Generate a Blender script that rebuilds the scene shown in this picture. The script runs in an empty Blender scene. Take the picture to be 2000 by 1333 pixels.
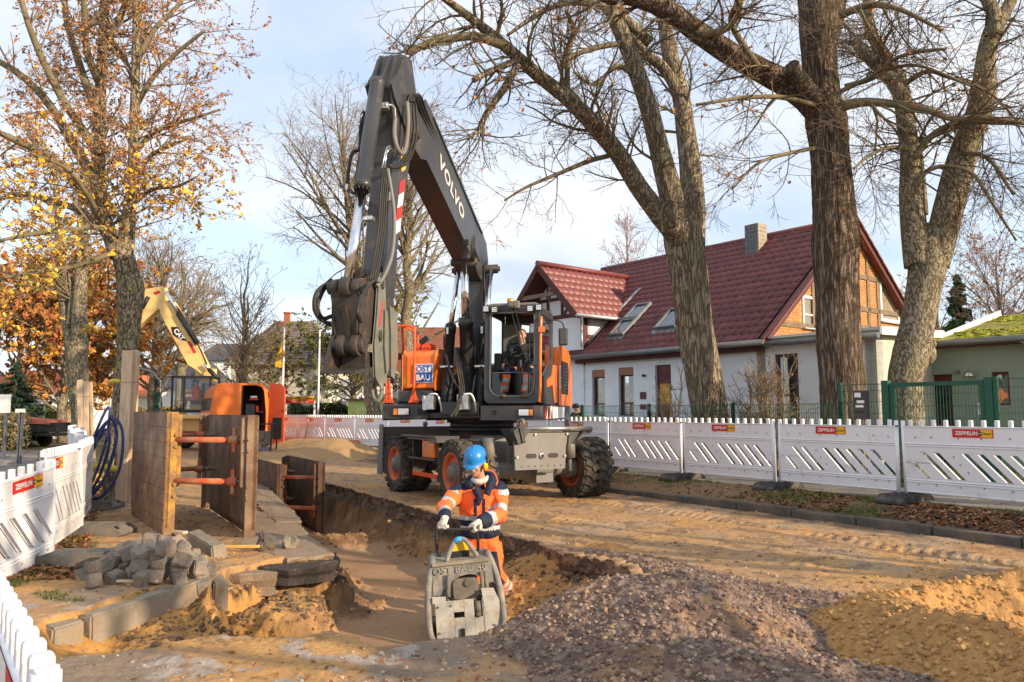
import bpy,bmesh,math,random
import numpy as np
from mathutils import Vector,Matrix,Euler
from mathutils import noise as mnoise
R=math.radians
random.seed(7)
SC=bpy.context.scene
COL=SC.collection
# ---------------------------------------------------------------- camera, world, sun, exposure
F=1500.0
PITCH=math.atan(138.5/1500.0)
CAMZ=1.5
cd=bpy.data.cameras.new('camera');cam=bpy.data.objects.new('camera',cd);COL.objects.link(cam)
cam.location=(0,0,CAMZ);cam.rotation_euler=(R(90)+PITCH,0,0)
cd.sensor_width=36;cd.lens=27.0;cd.clip_start=0.05;cd.clip_end=3000
SC.camera=cam
SUN_AZ=math.atan2(0.84,-0.54)      # compass-style angle of the sun from +Y towards +X
SUN_EL=R(19)
sd=bpy.data.lights.new('sun','SUN');sd.energy=5.0;sd.angle=R(0.5);sd.color=(1.0,0.79,0.55)
sun=bpy.data.objects.new('sun',sd);COL.objects.link(sun)
sdir=Vector((math.sin(SUN_AZ)*math.cos(SUN_EL),math.cos(SUN_AZ)*math.cos(SUN_EL),math.sin(SUN_EL)))
sun.rotation_euler=sdir.to_track_quat('Z','Y').to_euler();sun.location=(20,-20,30)
W=bpy.data.worlds.new('World');SC.world=W;W.use_nodes=True
def build_world():
 nt=W.node_tree;nt.nodes.clear();N=nt.nodes.new;L=nt.links.new
 out=N('ShaderNodeOutputWorld');bg=N('ShaderNodeBackground');bg.inputs[1].default_value=0.15
 sky=N('ShaderNodeTexSky');sky.sky_type='NISHITA';sky.sun_disc=False
 sky.sun_elevation=SUN_EL;sky.sun_rotation=SUN_AZ;sky.air_density=1.0;sky.dust_density=1.2
 tc=N('ShaderNodeTexCoord');sep=N('ShaderNodeSeparateXYZ');L(tc.outputs['Generated'],sep.inputs[0])
 # clouds: direction projected on a flat layer high above
 add=N('ShaderNodeMath');add.operation='MAXIMUM';add.inputs[1].default_value=0.0;L(sep.outputs[2],add.inputs[0])
 ad2=N('ShaderNodeMath');ad2.operation='ADD';ad2.inputs[1].default_value=0.22;L(add.outputs[0],ad2.inputs[0])
 dx=N('ShaderNodeMath');dx.operation='DIVIDE';L(sep.outputs[0],dx.inputs[0]);L(ad2.outputs[0],dx.inputs[1])
 dy=N('ShaderNodeMath');dy.operation='DIVIDE';L(sep.outputs[1],dy.inputs[0]);L(ad2.outputs[0],dy.inputs[1])
 cmb=N('ShaderNodeCombineXYZ');L(dx.outputs[0],cmb.inputs[0]);L(dy.outputs[0],cmb.inputs[1])
 n1=N('ShaderNodeTexNoise');n1.inputs['Scale'].default_value=0.75;n1.inputs['Detail'].default_value=7;n1.inputs['Roughness'].default_value=0.52
 L(cmb.outputs[0],n1.inputs['Vector'])
 r1=N('ShaderNodeValToRGB');r1.color_ramp.elements[0].position=0.28;r1.color_ramp.elements[1].position=0.55
 L(n1.outputs[0],r1.inputs[0])
 n2=N('ShaderNodeTexNoise');n2.inputs['Scale'].default_value=1.9;n2.inputs['Detail'].default_value=5
 mp=N('ShaderNodeMapping');mp.inputs['Location'].default_value=(3.1,7.7,0);L(cmb.outputs[0],mp.inputs[0]);L(mp.outputs[0],n2.inputs['Vector'])
 r2=N('ShaderNodeValToRGB')
 r2.color_ramp.elements[0].position=0.36;r2.color_ramp.elements[0].color=(3.6,4.15,5.0,1)
 r2.color_ramp.elements[1].position=0.66;r2.color_ramp.elements[1].color=(5.5,5.6,5.8,1)
 L(n2.outputs[0],r2.inputs[0])
 skb=N('ShaderNodeMix');skb.data_type='RGBA';skb.blend_type='MULTIPLY';skb.inputs[0].default_value=1
 L(sky.outputs[0],skb.inputs[6]);skb.inputs[7].default_value=(1.5,1.5,1.55,1)
 mx=N('ShaderNodeMix');mx.data_type='RGBA'
 mfac=N('ShaderNodeMath');mfac.operation='MULTIPLY_ADD';mfac.inputs[1].default_value=0.72;mfac.inputs[2].default_value=0.25
 L(r1.outputs[0],mfac.inputs[0]);L(mfac.outputs[0],mx.inputs[0])
 L(skb.outputs[2],mx.inputs[6]);L(r2.outputs[0],mx.inputs[7])
 L(mx.outputs[2],bg.inputs[0]);L(bg.outputs[0],out.inputs[0])
build_world()
SC.view_settings.view_transform='Standard';SC.view_settings.look='None'
SC.view_settings.exposure=0.42;SC.view_settings.gamma=1.0;SC.view_settings.use_curve_mapping=False
SC.render.engine='CYCLES'
# ---------------------------------------------------------------- picking points of the place
CP,SP=math.cos(PITCH),math.sin(PITCH)
def ray(px,py):
 x=(px-1000.0)/F;y=(666.5-py)/F
 return Vector((x,CP-y*SP,SP+y*CP))
def at(px,py,Y):
 d=ray(px,py);return Vector((0,0,CAMZ))+d*(Y/d.y)
def gp(px,py,z=0.0):
 d=ray(px,py);return Vector((0,0,CAMZ))+d*((z-CAMZ)/d.z)
def at_plane(px,py,p,n):
 d=ray(px,py);o=Vector((0,0,CAMZ));n=Vector(n)
 return o+d*((Vector(p)-o).dot(n)/d.dot(n))
# ---------------------------------------------------------------- objects
def tag(o,label=None,cat=None,group=None,kind=None):
 if label: o['label']=label
 if cat: o['category']=cat
 if group: o['group']=group
 if kind: o['kind']=kind
 return o
def empty(name,label,cat,loc=(0,0,0),rz=0.0,group=None):
 o=bpy.data.objects.new(name,None);COL.objects.link(o);o.empty_display_size=0.2
 o.location=loc;o.rotation_euler=(0,0,rz)
 return tag(o,label,cat,group)
def kids(o): return [c for c in COL.objects if c.parent == o]
def copy_tree(o,kidmap,parent=None):
 c=o.copy();COL.objects.link(c);c.parent=parent
 for ch in kidmap.get(o,[]): copy_tree(ch,kidmap,c)
 return c
def kidmap_of(root):
 m={}
 todo=[root]
 while todo:
  o=todo.pop();k=list(o.children);m[o]=k;todo += k
 return m
def frame_of(d,up=None):
 d=Vector(d).normalized()
 u=Vector(up) if up is not None else (Vector((0,0,1)) if abs(d.z) < 0.9 else Vector((1,0,0)))
 s=d.cross(u)
 if s.length < 1e-6: s=d.cross(Vector((0,1,0)))
 s.normalize();t=s.cross(d).normalized()
 return s,t,d
class MB:
 def __init__(self): self.v=[];self.f=[];self.m=[];self.s=[]
 def add(self,vs,fs,mi=0,smooth=False):
  b=len(self.v);self.v.extend([tuple(p) for p in vs])
  for f in fs:
   self.f.append(tuple(b+i for i in f));self.m.append(mi);self.s.append(smooth)
  return self
 def box(self,c,s,rot=None,mi=0,taper=1.0):
  hx,hy,hz=s[0]/2,s[1]/2,s[2]/2
  vs=[Vector((x*hx*(taper if z > 0 else 1),y*hy*(taper if z > 0 else 1),z*hz)) for z in (-1,1) for x,y in ((-1,-1),(1,-1),(1,1),(-1,1))]
  if rot is not None:
   M=rot if isinstance(rot,Matrix) else Euler(rot).to_matrix()
   vs=[M @ v for v in vs]
  c=Vector(c)
  return self.add([v+c for v in vs],[(3,2,1,0),(4,5,6,7),(0,1,5,4),(1,2,6,5),(2,3,7,6),(3,0,4,7)],mi)
 def beam(self,a,b,w,h,up=None,mi=0):
  a=Vector(a);b=Vector(b);s,t,d=frame_of(b-a,up)
  vs=[]
  for p in (a,b):
   for x,y in ((-1,-1),(1,-1),(1,1),(-1,1)): vs.append(p+s*(x*w/2)+t*(y*h/2))
  return self.add(vs,[(3,2,1,0),(4,5,6,7),(0,1,5,4),(1,2,6,5),(2,3,7,6),(3,0,4,7)],mi)
 def prism(self,pts,vec,mi=0):
  """polygon pts (3D, planar) pushed along vec"""
  vec=Vector(vec);p=[Vector(q) for q in pts];n=len(p)
  nrm=Vector((0,0,0))
  for i in range(n): nrm += p[i].cross(p[(i+1) % n])
  if nrm.dot(vec) > 0: p=p[::-1]
  vs=p+[q+vec for q in p]
  fs=[tuple(range(n)),tuple(range(2*n-1,n-1,-1))]+[(i,n+i,n+(i+1) % n,(i+1) % n) for i in range(n)]
  fs=[fs[0],fs[1]]+[(f[3],f[2],f[1],f[0]) for f in fs[2:]]
  return self.add(vs,fs,mi)
 def tube(self,pts,r,n=8,mi=0,caps=True,smooth=True,squash=None,up=None):
  pts=[Vector(p) for p in pts];k=len(pts)
  if k < 2: return self
  rr=r if isinstance(r,(list,tuple)) else [r]*k
  vs=[];prev=None
  for i,p in enumerate(pts):
   d=(pts[min(i+1,k-1)]-pts[max(i-1,0)])
   if d.length < 1e-9: d=Vector((0,0,1))
   d.normalize()
   if prev is None: s,t,_=frame_of(d,up)
   else:
    s=prev-d*prev.dot(d)
    if s.length < 1e-6: s,t,_=frame_of(d)
    s.normalize();t=s.cross(d)
   prev=s
   q=squash or (1,1)
   for j in range(n):
    a=2*math.pi*j/n
    vs.append(p+s*(math.cos(a)*rr[i]*q[0])+t*(math.sin(a)*rr[i]*q[1]))
  fs=[]
  for i in range(k-1):
   for j in range(n):
    a=i*n+j;b=i*n+(j+1) % n
    fs.append((b,a,a+n,b+n))
  self.add(vs,fs,mi,smooth)
  if caps:
   b=len(self.v)-n*k
   self.f.append(tuple(b+j for j in range(n)));self.m.append(mi);self.s.append(False)
   self.f.append(tuple(b+(k-1)*n+j for j in reversed(range(n))));self.m.append(mi);self.s.append(False)
  return self
 def cyl(self,a,b,r,n=16,mi=0,r2=None,smooth=True):
  return self.tube([a,b],[r,r2 if r2 is not None else r],n,mi,True,smooth)
 def lathe(self,prof,c,ax,n=24,mi=0,smooth=True):
  """prof: list of (radius, height along ax)"""
  c=Vector(c);s,t,d=frame_of(ax);vs=[]
  k=len(prof)
  for r,h in prof:
   for j in range(n):
    a=2*math.pi*j/n
    vs.append(c+d*h+s*(r*math.cos(a))+t*(r*math.sin(a)))
  fs=[(i*n+(j+1) % n,i*n+j,(i+1)*n+j,(i+1)*n+(j+1) % n) for i in range(k-1) for j in range(n)]
  return self.add(vs,fs,mi,smooth)
 def ball(self,c,r,n=12,m=8,mi=0,sc=(1,1,1),rot=None):
  c=Vector(c);vs=[];M=Euler(rot).to_matrix() if rot is not None and not isinstance(rot,Matrix) else rot
  def q(v):
   v=Vector((v[0]*r*sc[0],v[1]*r*sc[1],v[2]*r*sc[2]))
   return c+(M @ v if M is not None else v)
  vs.append(q((0,0,1)))
  for i in range(1,m):
   th=math.pi*i/m
   for j in range(n):
    a=2*math.pi*j/n;vs.append(q((math.sin(th)*math.cos(a),math.sin(th)*math.sin(a),math.cos(th))))
  vs.append(q((0,0,-1)))
  fs=[(0,1+j,1+(j+1) % n) for j in range(n)]
  for i in range(m-2):
   for j in range(n):
    a=1+i*n+j;b=1+i*n+(j+1) % n;fs.append((a,a+n,b+n,b))
  e=len(vs)-1
  fs += [(e,1+(m-2)*n+(j+1) % n,1+(m-2)*n+j) for j in range(n)]
  return self.add(vs,fs,mi,True)
 def mesh(self,name,mats):
  me=bpy.data.meshes.new(name)
  me.from_pydata(self.v,[],self.f)
  for m in (mats if isinstance(mats,(list,tuple)) else [mats]): me.materials.append(m)
  me.polygons.foreach_set('material_index',self.m);me.polygons.foreach_set('use_smooth',self.s)
  me.update();return me
 def build(self,name,mats,parent=None,bevel=0.0,world=False,kind=None,label=None,segs=2):
  if world and parent is not None:
   Mi=Matrix.Translation(parent.location) @ Euler(parent.rotation_euler).to_matrix().to_4x4()
   Mi=Mi.inverted();self.v=[tuple(Mi @ Vector(p)) for p in self.v]
  o=bpy.data.objects.new(name,self.mesh(name,mats));COL.objects.link(o)
  if parent is not None: o.parent=parent
  if bevel > 0:
   b=o.modifiers.new('Bevel','BEVEL');b.width=bevel;b.segments=segs;b.limit_method='ANGLE';b.angle_limit=R(35)
   b.harden_normals=False
  if kind: o['kind']=kind
  if label: o['label']=label
  return o
def fast_mesh(name,verts,faces,mats,smooth=False,mi=None,col=None):
 """verts (n,3) array, faces (m,k) array of one size"""
 verts=np.asarray(verts,dtype=np.float32);faces=np.asarray(faces,dtype=np.int32)
 me=bpy.data.meshes.new(name);nv=len(verts);nf,k=faces.shape
 me.vertices.add(nv);me.vertices.foreach_set('co',verts.ravel())
 me.loops.add(nf*k);me.loops.foreach_set('vertex_index',faces.ravel())
 me.polygons.add(nf);me.polygons.foreach_set('loop_start',np.arange(0,nf*k,k,dtype=np.int32))
 me.polygons.foreach_set('use_smooth',np.full(nf,smooth))
 if mi is not None: me.polygons.foreach_set('material_index',np.asarray(mi,dtype=np.int32))
 for m in (mats if isinstance(mats,(list,tuple)) else [mats]): me.materials.append(m)
 if col is not None:
  ca=me.color_attributes.new('Col','FLOAT_COLOR','POINT')
  c4=np.ones((nv,4),dtype=np.float32);c4[:,:3]=col;ca.data.foreach_set('color',c4.ravel())
 me.update(calc_edges=True);return me
def link(name,me,parent=None,kind=None):
 o=bpy.data.objects.new(name,me);COL.objects.link(o)
 if parent is not None: o.parent=parent
 if kind: o['kind']=kind
 return o
# ---------------------------------------------------------------- materials
MATS={}
def mat(name,col,rough=0.7,metal=0.0,var=0.12,vscale=4.0,bump=0.0,bscale=40.0,dirt=0.0,dirtcol=(0.20,0.14,0.085),dscale=2.0,
  attr=False,spec=0.4,stretch=None,coat=0.0,trans=0.0,world=False,emit=None,bdist=0.01,detail=6.0):
 if name in MATS: return MATS[name]
 m=bpy.data.materials.new(name);m.use_nodes=True;nt=m.node_tree;N=nt.nodes.new;L=nt.links.new
 p=nt.nodes['Principled BSDF'];p.inputs['Roughness'].default_value=rough;p.inputs['Metallic'].default_value=metal
 p.inputs['Specular IOR Level'].default_value=spec
 if coat: p.inputs['Coat Weight'].default_value=coat;p.inputs['Coat Roughness'].default_value=0.12
 if trans: p.inputs['Transmission Weight'].default_value=trans
 tc=N('ShaderNodeTexCoord');vec=tc.outputs['Object']
 if world:
  ge=N('ShaderNodeNewGeometry');vec=ge.outputs['Position']
 if stretch:
  mp=N('ShaderNodeMapping');mp.inputs['Scale'].default_value=stretch;L(vec,mp.inputs[0]);vec=mp.outputs[0]
 n1=N('ShaderNodeTexNoise');n1.inputs['Scale'].default_value=vscale;n1.inputs['Detail'].default_value=detail;n1.inputs['Roughness'].default_value=0.6
 L(vec,n1.inputs['Vector'])
 mr=N('ShaderNodeMapRange');mr.inputs[1].default_value=0.28;mr.inputs[2].default_value=0.72
 mr.inputs[3].default_value=1-var;mr.inputs[4].default_value=1+var;L(n1.outputs[0],mr.inputs[0])
 mul=N('ShaderNodeMix');mul.data_type='RGBA';mul.blend_type='MULTIPLY';mul.inputs[0].default_value=1
 if attr:
  at_=N('ShaderNodeAttribute');at_.attribute_name='Col';L(at_.outputs['Color'],mul.inputs[6])
 else: mul.inputs[6].default_value=(*col,1)
 L(mr.outputs[0],mul.inputs[7]);out=mul.outputs[2]
 if dirt > 0:
  n2=N('ShaderNodeTexNoise');n2.inputs['Scale'].default_value=dscale;n2.inputs['Detail'].default_value=9;n2.inputs['Roughness'].default_value=0.68
  L(vec,n2.inputs['Vector'])
  r=N('ShaderNodeMapRange');r.inputs[1].default_value=0.62-0.3*dirt;r.inputs[2].default_value=0.74-0.2*dirt
  r.inputs[3].default_value=0;r.inputs[4].default_value=min(1,0.5+0.5*dirt);L(n2.outputs[0],r.inputs[0])
  mx=N('ShaderNodeMix');mx.data_type='RGBA';L(r.outputs[0],mx.inputs[0]);L(out,mx.inputs[6]);mx.inputs[7].default_value=(*dirtcol,1)
  out=mx.outputs[2]
  rm=N('ShaderNodeMapRange');rm.inputs[3].default_value=rough;rm.inputs[4].default_value=0.95;L(r.outputs[0],rm.inputs[0]);L(rm.outputs[0],p.inputs['Roughness'])
  if metal:
   mm=N('ShaderNodeMapRange');mm.inputs[3].default_value=metal;mm.inputs[4].default_value=0.0;L(r.outputs[0],mm.inputs[0]);L(mm.outputs[0],p.inputs['Metallic'])
 L(out,p.inputs['Base Color'])
 if bump > 0:
  n3=N('ShaderNodeTexNoise');n3.inputs['Scale'].default_value=bscale;n3.inputs['Detail'].default_value=8;n3.inputs['Roughness'].default_value=0.65
  L(vec,n3.inputs['Vector'])
  b=N('ShaderNodeBump');b.inputs['Strength'].default_value=bump;b.inputs['Distance'].default_value=bdist
  L(n3.outputs[0],b.inputs['Height']);L(b.outputs[0],p.inputs['Normal'])
 if emit:
  p.inputs['Emission Color'].default_value=(*emit[0],1);p.inputs['Emission Strength'].default_value=emit[1]
 MATS[name]=m;return m
def glass_mat(name,col=(0.75,0.85,0.82),alpha=0.25,rough=0.03):
 """window glass: a mirror-like sheet that lets most light through"""
 if name in MATS: return MATS[name]
 m=bpy.data.materials.new(name);m.use_nodes=True;nt=m.node_tree;N=nt.nodes.new;L=nt.links.new
 nt.nodes.remove(nt.nodes['Principled BSDF']);o=nt.nodes['Material Output']
 t=N('ShaderNodeBsdfTransparent');t.inputs[0].default_value=(*col,1)
 g=N('ShaderNodeBsdfGlossy');g.inputs['Roughness'].default_value=rough
 fr=N('ShaderNodeFresnel');fr.inputs[0].default_value=1.5
 ad=N('ShaderNodeMath');ad.operation='ADD';ad.inputs[1].default_value=alpha;L(fr.outputs[0],ad.inputs[0])
 mx=N('ShaderNodeMixShader');L(ad.outputs[0],mx.inputs[0]);L(t.outputs[0],mx.inputs[1]);L(g.outputs[0],mx.inputs[2]);L(mx.outputs[0],o.inputs[0])
 MATS[name]=m;return m
def text_mesh(s,size=1.0,extrude=0.0,bold=0.0,mats=None,name='lettering',align='CENTER',spacing=1.0,shear=0.0):
 cu=bpy.data.curves.new('txt','FONT');cu.body=s;cu.size=size;cu.extrude=extrude;cu.offset=bold;cu.align_x=align;cu.align_y='CENTER'
 cu.resolution_u=3;cu.space_character=spacing;cu.shear=shear;cu.space_line=0.95
 o=bpy.data.objects.new('txt',cu);COL.objects.link(o)
 bpy.context.view_layer.update()
 me=bpy.data.meshes.new_from_object(o.evaluated_get(bpy.context.evaluated_depsgraph_get()))
 bpy.data.objects.remove(o);bpy.data.curves.remove(cu);me.name=name
 me.materials.clear()
 if mats: me.materials.append(mats)
 return me
def put_text(me,name,parent,origin,xdir,up,scale=1.0,off=0.003,sx=1.0):
 """lay flat lettering on a surface; xdir, up in the parent's frame"""
 x=Vector(xdir).normalized();u=Vector(up);u=(u-x*u.dot(x)).normalized();n=x.cross(u)
 o=bpy.data.objects.new(name,me);COL.objects.link(o);o.parent=parent
 M=Matrix((x*scale*sx,u*scale,n*scale)).transposed().to_4x4();M.translation=Vector(origin)+n*off
 o.matrix_local=M;return o
# ---------------------------------------------------------------- vectorised value noise
_rs=np.random.RandomState(11);_T=_rs.rand(4096).astype(np.float64)
def vnoise(x,y,seed=0):
 xi=np.floor(x).astype(np.int64);yi=np.floor(y).astype(np.int64);fx=x-xi;fy=y-yi
 fx=fx*fx*(3-2*fx);fy=fy*fy*(3-2*fy)
 def h(a,b): return _T[(a*374761+b*668265+seed*9973+(a*b) % 911) & 4095]
 return (h(xi,yi)*(1-fx)+h(xi+1,yi)*fx)*(1-fy)+(h(xi,yi+1)*(1-fx)+h(xi+1,yi+1)*fx)*fy
def fbm(x,y,seed=0,oct=5,gain=0.5):
 r=0;a=1.0;t=0;c,s=math.cos(0.6),math.sin(0.6)
 for i in range(oct):
  r=r+a*vnoise(x,y,seed+i*17);t += a;a *= gain;x,y=(x*c-y*s)*2.03+5.1,(x*s+y*c)*2.03+1.7
 return r/t
def sstep(a,b,x):
 t=np.clip((x-a)/(b-a),0,1);return t*t*(3-2*t)
def poly_sd(px,py,poly):
 """signed distance to a polygon, positive inside"""
 d=np.full(px.shape,1e9);inside=np.zeros(px.shape,bool);n=len(poly)
 for i in range(n):
  ax,ay=poly[i][0],poly[i][1];bx,by=poly[(i+1) % n][0],poly[(i+1) % n][1]
  ex,ey=bx-ax,by-ay;l2=ex*ex+ey*ey+1e-12
  t=np.clip(((px-ax)*ex+(py-ay)*ey)/l2,0,1)
  d=np.minimum(d,np.hypot(px-ax-t*ex,py-ay-t*ey))
  if abs(ey) > 1e-9:
   c=((ay > py) != (by > py)) & (px < ex*(py-ay)/ey+ax);inside ^= c
 return np.where(inside,d,-d)
def line_d(px,py,a,b):
 """signed distance to the infinite line a-b, positive to the left of a->b"""
 ex,ey=b[0]-a[0],b[1]-a[1];l=math.hypot(ex,ey)
 return (ex*(py-a[1])-ey*(px-a[0]))/l
def seg_t(px,py,a,b):
 ex,ey=b[0]-a[0],b[1]-a[1];l=math.hypot(ex,ey)
 return ((px-a[0])*ex+(py-a[1])*ey)/l,(ex*(py-a[1])-ey*(px-a[0]))/l,l
# ================================================================ GROUND
def g2(px,py,z=0.0):
 p=gp(px,py,z);return (p.x,p.y)
TRENCH=[g2(*p) for p in [(585,868),(600,905),(645,945),(760,975),(860,1003),(1000,1045),(1110,1085),(1240,1120),(1300,1150),(1190,1215),(1000,1238),(860,1248),(748,1266),(700,1240),(650,1232),(590,1246),(520,1243),(455,1238),(420,1200),(400,1150),(440,1112),(520,1098),(655,1086),(610,1056),(500,985),(478,930),(500,868)]]
RIGHT_EDGE=TRENCH[1:9]
CHANNEL=[g2(*p) for p in [(55,1300),(75,1215),(230,1165),(400,1135),(470,1160),(470,1235),(400,1243),(300,1262),(120,1290)]]
KR0,KR1=g2(2000,1058,0.06),g2(1290,968,0.06)             # right kerb, near and far
def kdir(a,b):
 d=Vector((b[0]-a[0],b[1]-a[1],0));return d.normalized()
KD=kdir(KR0,KR1)
def pile(x,y,ridge,slope,crest=0.25):
 """height of a heap with a crest line [(x,y,h),...]"""
 out=np.full(x.shape,-9.0)
 for (ax,ay,ah),(bx,by,bh) in zip(ridge[:-1],ridge[1:]):
  ex,ey=bx-ax,by-ay;t=np.clip(((x-ax)*ex+(y-ay)*ey)/(ex*ex+ey*ey),0,1)
  d=np.hypot(x-ax-t*ex,y-ay-t*ey)
  h=ah+t*(bh-ah)-slope*(np.sqrt(d*d+crest*crest)-crest)
  out=np.maximum(out,h)
 return out
def rp(px,py,h,z=None):
 p=gp(px,py,h if z is None else z);return (p.x,p.y,h)
GRAVEL1=[rp(1120,1180,0.14),rp(1200,1130,0.36),rp(1330,1122,0.43),rp(1470,1175,0.20),rp(1640,1210,0.05)]
GRAVEL2=[rp(1080,1310,0.05),rp(1250,1262,0.24),rp(1400,1250,0.30),rp(1600,1285,0.24),rp(1800,1330,0.16)]
GRAVEL3=[rp(1470,1222,0.05),rp(1640,1215,0.05),rp(1830,1300,0.06)]
GRAVEL4=[rp(1090,1068,0.02),rp(1230,1092,0.06),rp(1420,1140,0.05),rp(1600,1165,0.03)]
SANDH1=[rp(1690,1160,0.34),rp(1800,1180,0.38),rp(2010,1240,0.40),rp(2200,1330,0.38)]
SANDH2=[rp(1660,1180,0.26),rp(1700,1160,0.32),rp(1850,1140,0.22),rp(2010,1110,0.30),rp(2150,1090,0.2)]
SANDH3=[rp(1135,1058,0.05),rp(1175,1056,0.085),rp(1225,1075,0.04)]
def zground(x,y,full=False):
 x=np.asarray(x,float);y=np.asarray(y,float)
 big=fbm(x*0.7,y*0.7,3,4)-0.5;med=fbm(x*3.1,y*3.1,5,5)-0.5;fine=fbm(x*17,y*17,9,4)-0.5
 tr=line_d(x,y,KR0,KR1)                                   # negative = right of the kerb (verge side)
 ver=sstep(0.0,-0.06,tr)
 near=sstep(60,8,y)
 z=0.05*big*near+0.035*med*near+0.013*fine*near+0.010*np.clip(fbm(x*30,y*30,11,3)-0.5,-0.1,1)*sstep(14,6,y)
 # wheel ruts of the machine along the road
 rut=np.sin(tr*9+3*big)*0.008*near*(1-ver);al=(x*KD.x+y*KD.y);band=sstep(0.28,0.22,np.abs(tr-1.0+0.25*big))+sstep(0.24,0.2,np.abs(tr-2.9+0.6*big))*sstep(0.45,0.6,fbm(x,y,15,3))
 rut=rut+band*(np.sin(al*42+np.sign(tr-1.0+0.25*big)*(tr-1.0)*16) > 0.1)*0.014*near*(1-ver)*sstep(0.35,0.6,fbm(x*1.1,y*1.1,16,3));z=z+rut
 z=z*(1-ver)+ver*(0.10+0.14*sstep(0.0,-0.8,tr)+0.02*big+0.02*med+0.006*fine)
 wob=(fbm(x*2.2,y*2.2,21,4)-0.5)
 sdT=poly_sd(x,y,TRENCH)+0.10*wob+0.05*med+0.05*(fbm(x*11,y*11,23,3)-0.5)
 wall=fbm(x*5.0,y*5.0,33,4)-0.5;rid=0.5-np.abs(fbm(x*7.5,y*7.5,35,4)-0.5)*2
 # crust (old road) stands nearly upright, soil slumps below it
 crust=sstep(0.0,0.03,sdT)*0.17
 dd=sdT+0.24*wall+0.10*(rid-0.3)
 slump=sstep(0.07,0.24,dd)*0.30+sstep(0.10,0.60,dd)*0.13
 floor=0.60+0.02*(fbm(x*1.3,y*1.3,44,3)-0.5)+0.010*fine
 far=sstep(12.0,14.5,y)*0.45
 depth=np.minimum(crust+slump+far*sstep(0.1,0.6,sdT),floor+far)
 # lumps of fallen soil at the foot of the right wall and in the left pit
 dep=depth
 foot=np.exp(-((dd-0.34)/0.20) ** 2)*np.clip((fbm(x*2.4,y*2.4,61,3)-0.42)*1.1+0.10*(fbm(x*10,y*10,63,3)-0.5),0,0.20)
 onfl=sstep(6.4,8.6,y)*sstep(-3.6,-3.0,x+0*y)+0.0
 dep=dep-foot*np.clip(onfl,0,1)*sstep(0.05,0.2,sdT)
 # dark heap across the trench just in front of the shield
 hp=Vector((g2(740,1040,-0.6)[0],g2(740,1040,-0.6)[1],0));
 hr=pile(x,y,[(*g2(640,1050,-0.5),0.22),(*g2(760,1045,-0.5),0.20)],0.35,0.2)+0.15*(fbm(x*4,y*4,71,5)-0.5)
 dep=dep-np.clip(hr,0,1)*sstep(0.1,0.3,sdT)
 # left pit: undercut sand block
 lx,ly=g2(570,1175,-0.2)
 r=np.hypot((x-lx)/0.42,(y-ly)/0.62);lump=sstep(1.15,0.35,r+0.9*(fbm(x*3.3,y*3.3,81,5)-0.5))*0.38
 rx,ry=g2(645,1170,-0.35);r2=np.hypot((x-rx)/0.5,(y-ry)/0.9);lump=np.maximum(lump,sstep(1.1,0.3,r2+0.6*(fbm(x*3,y*3,83,5)-0.5))*0.0)
 lump=np.maximum(lump,0)
 dep=dep-np.clip(lump,0,dep)
 z=np.where(sdT > -0.05,z*(1-sstep(-0.05,0.1,sdT))-np.maximum(dep,0),z)
 # channel on the left along the old kerb
 sdC=poly_sd(x,y,CHANNEL)+0.08*wob
 cdep=sstep(0,0.16,sdC)*0.16*(1+0.6*wall)+sstep(0.05,0.4,sdC)*0.04
 inT=sstep(-0.1,0.1,sdT);z=z-cdep*(1-inT)
 lumps=np.clip(fbm(x*5.2,y*5.2,91,5)-0.52,0,1)*0.2
 clod=fbm(x*26,y*26,95,3)-0.5
 # raised earth round the pit edge
 gmask=np.zeros(x.shape);smask=np.zeros(x.shape)
 for rd,sl,cr in ((GRAVEL1,0.42,0.16),(GRAVEL2,0.50,0.12),(GRAVEL3,0.30,0.2),(GRAVEL4,0.16,0.2)):
  h=pile(x,y,rd,sl,cr)+0.05*med+0.035*clod+0.02*(fbm(x*55,y*55,97,2)-0.5)-3.0*np.maximum(sdT+0.12,0)*(y > 4.6)
  g=sstep(-0.01,0.03,h-z);gmask=np.maximum(gmask,g);z=np.maximum(z,h)
 for rd,sl,cr in ((SANDH1,0.66,0.08),(SANDH2,0.62,0.07),(SANDH3,0.40,0.06)):
  h=pile(x,y,rd,sl,cr)+0.10*med+0.09*(fbm(x*9,y*9,99,5)-0.5)
  s_=sstep(-0.01,0.03,h-z);smask=np.maximum(smask,s_);gmask=gmask*(1-s_);z=np.maximum(z,h)
 fm=pile(x,y,[(-7.6,27.5,0.55),(-5.9,26.0,0.62),(-4.6,25.4,0.3)],0.36,0.4)+0.12*med
 fm2=pile(x,y,[(-8.9,26.5,0.2),(-6.8,24.0,0.22)],0.3,0.4)+0.08*med
 fs=sstep(0.0,0.05,np.maximum(fm,fm2)-z);z=np.maximum(z,np.maximum(fm,fm2))
 if not full: return z
 return z,dict(tr=tr,ver=ver,sdT=sdT,dd=dd,dep=dep,sdC=sdC,g=gmask,s=smask,fs=fs,big=big,med=med,fine=fine,wall=wall,lump=lump)
def zg(x,y): return float(zground(np.array([x]),np.array([y]))[0])
def mixc(a,b,t): return a*(1-t[...,None])+np.asarray(b)*t[...,None]
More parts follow.
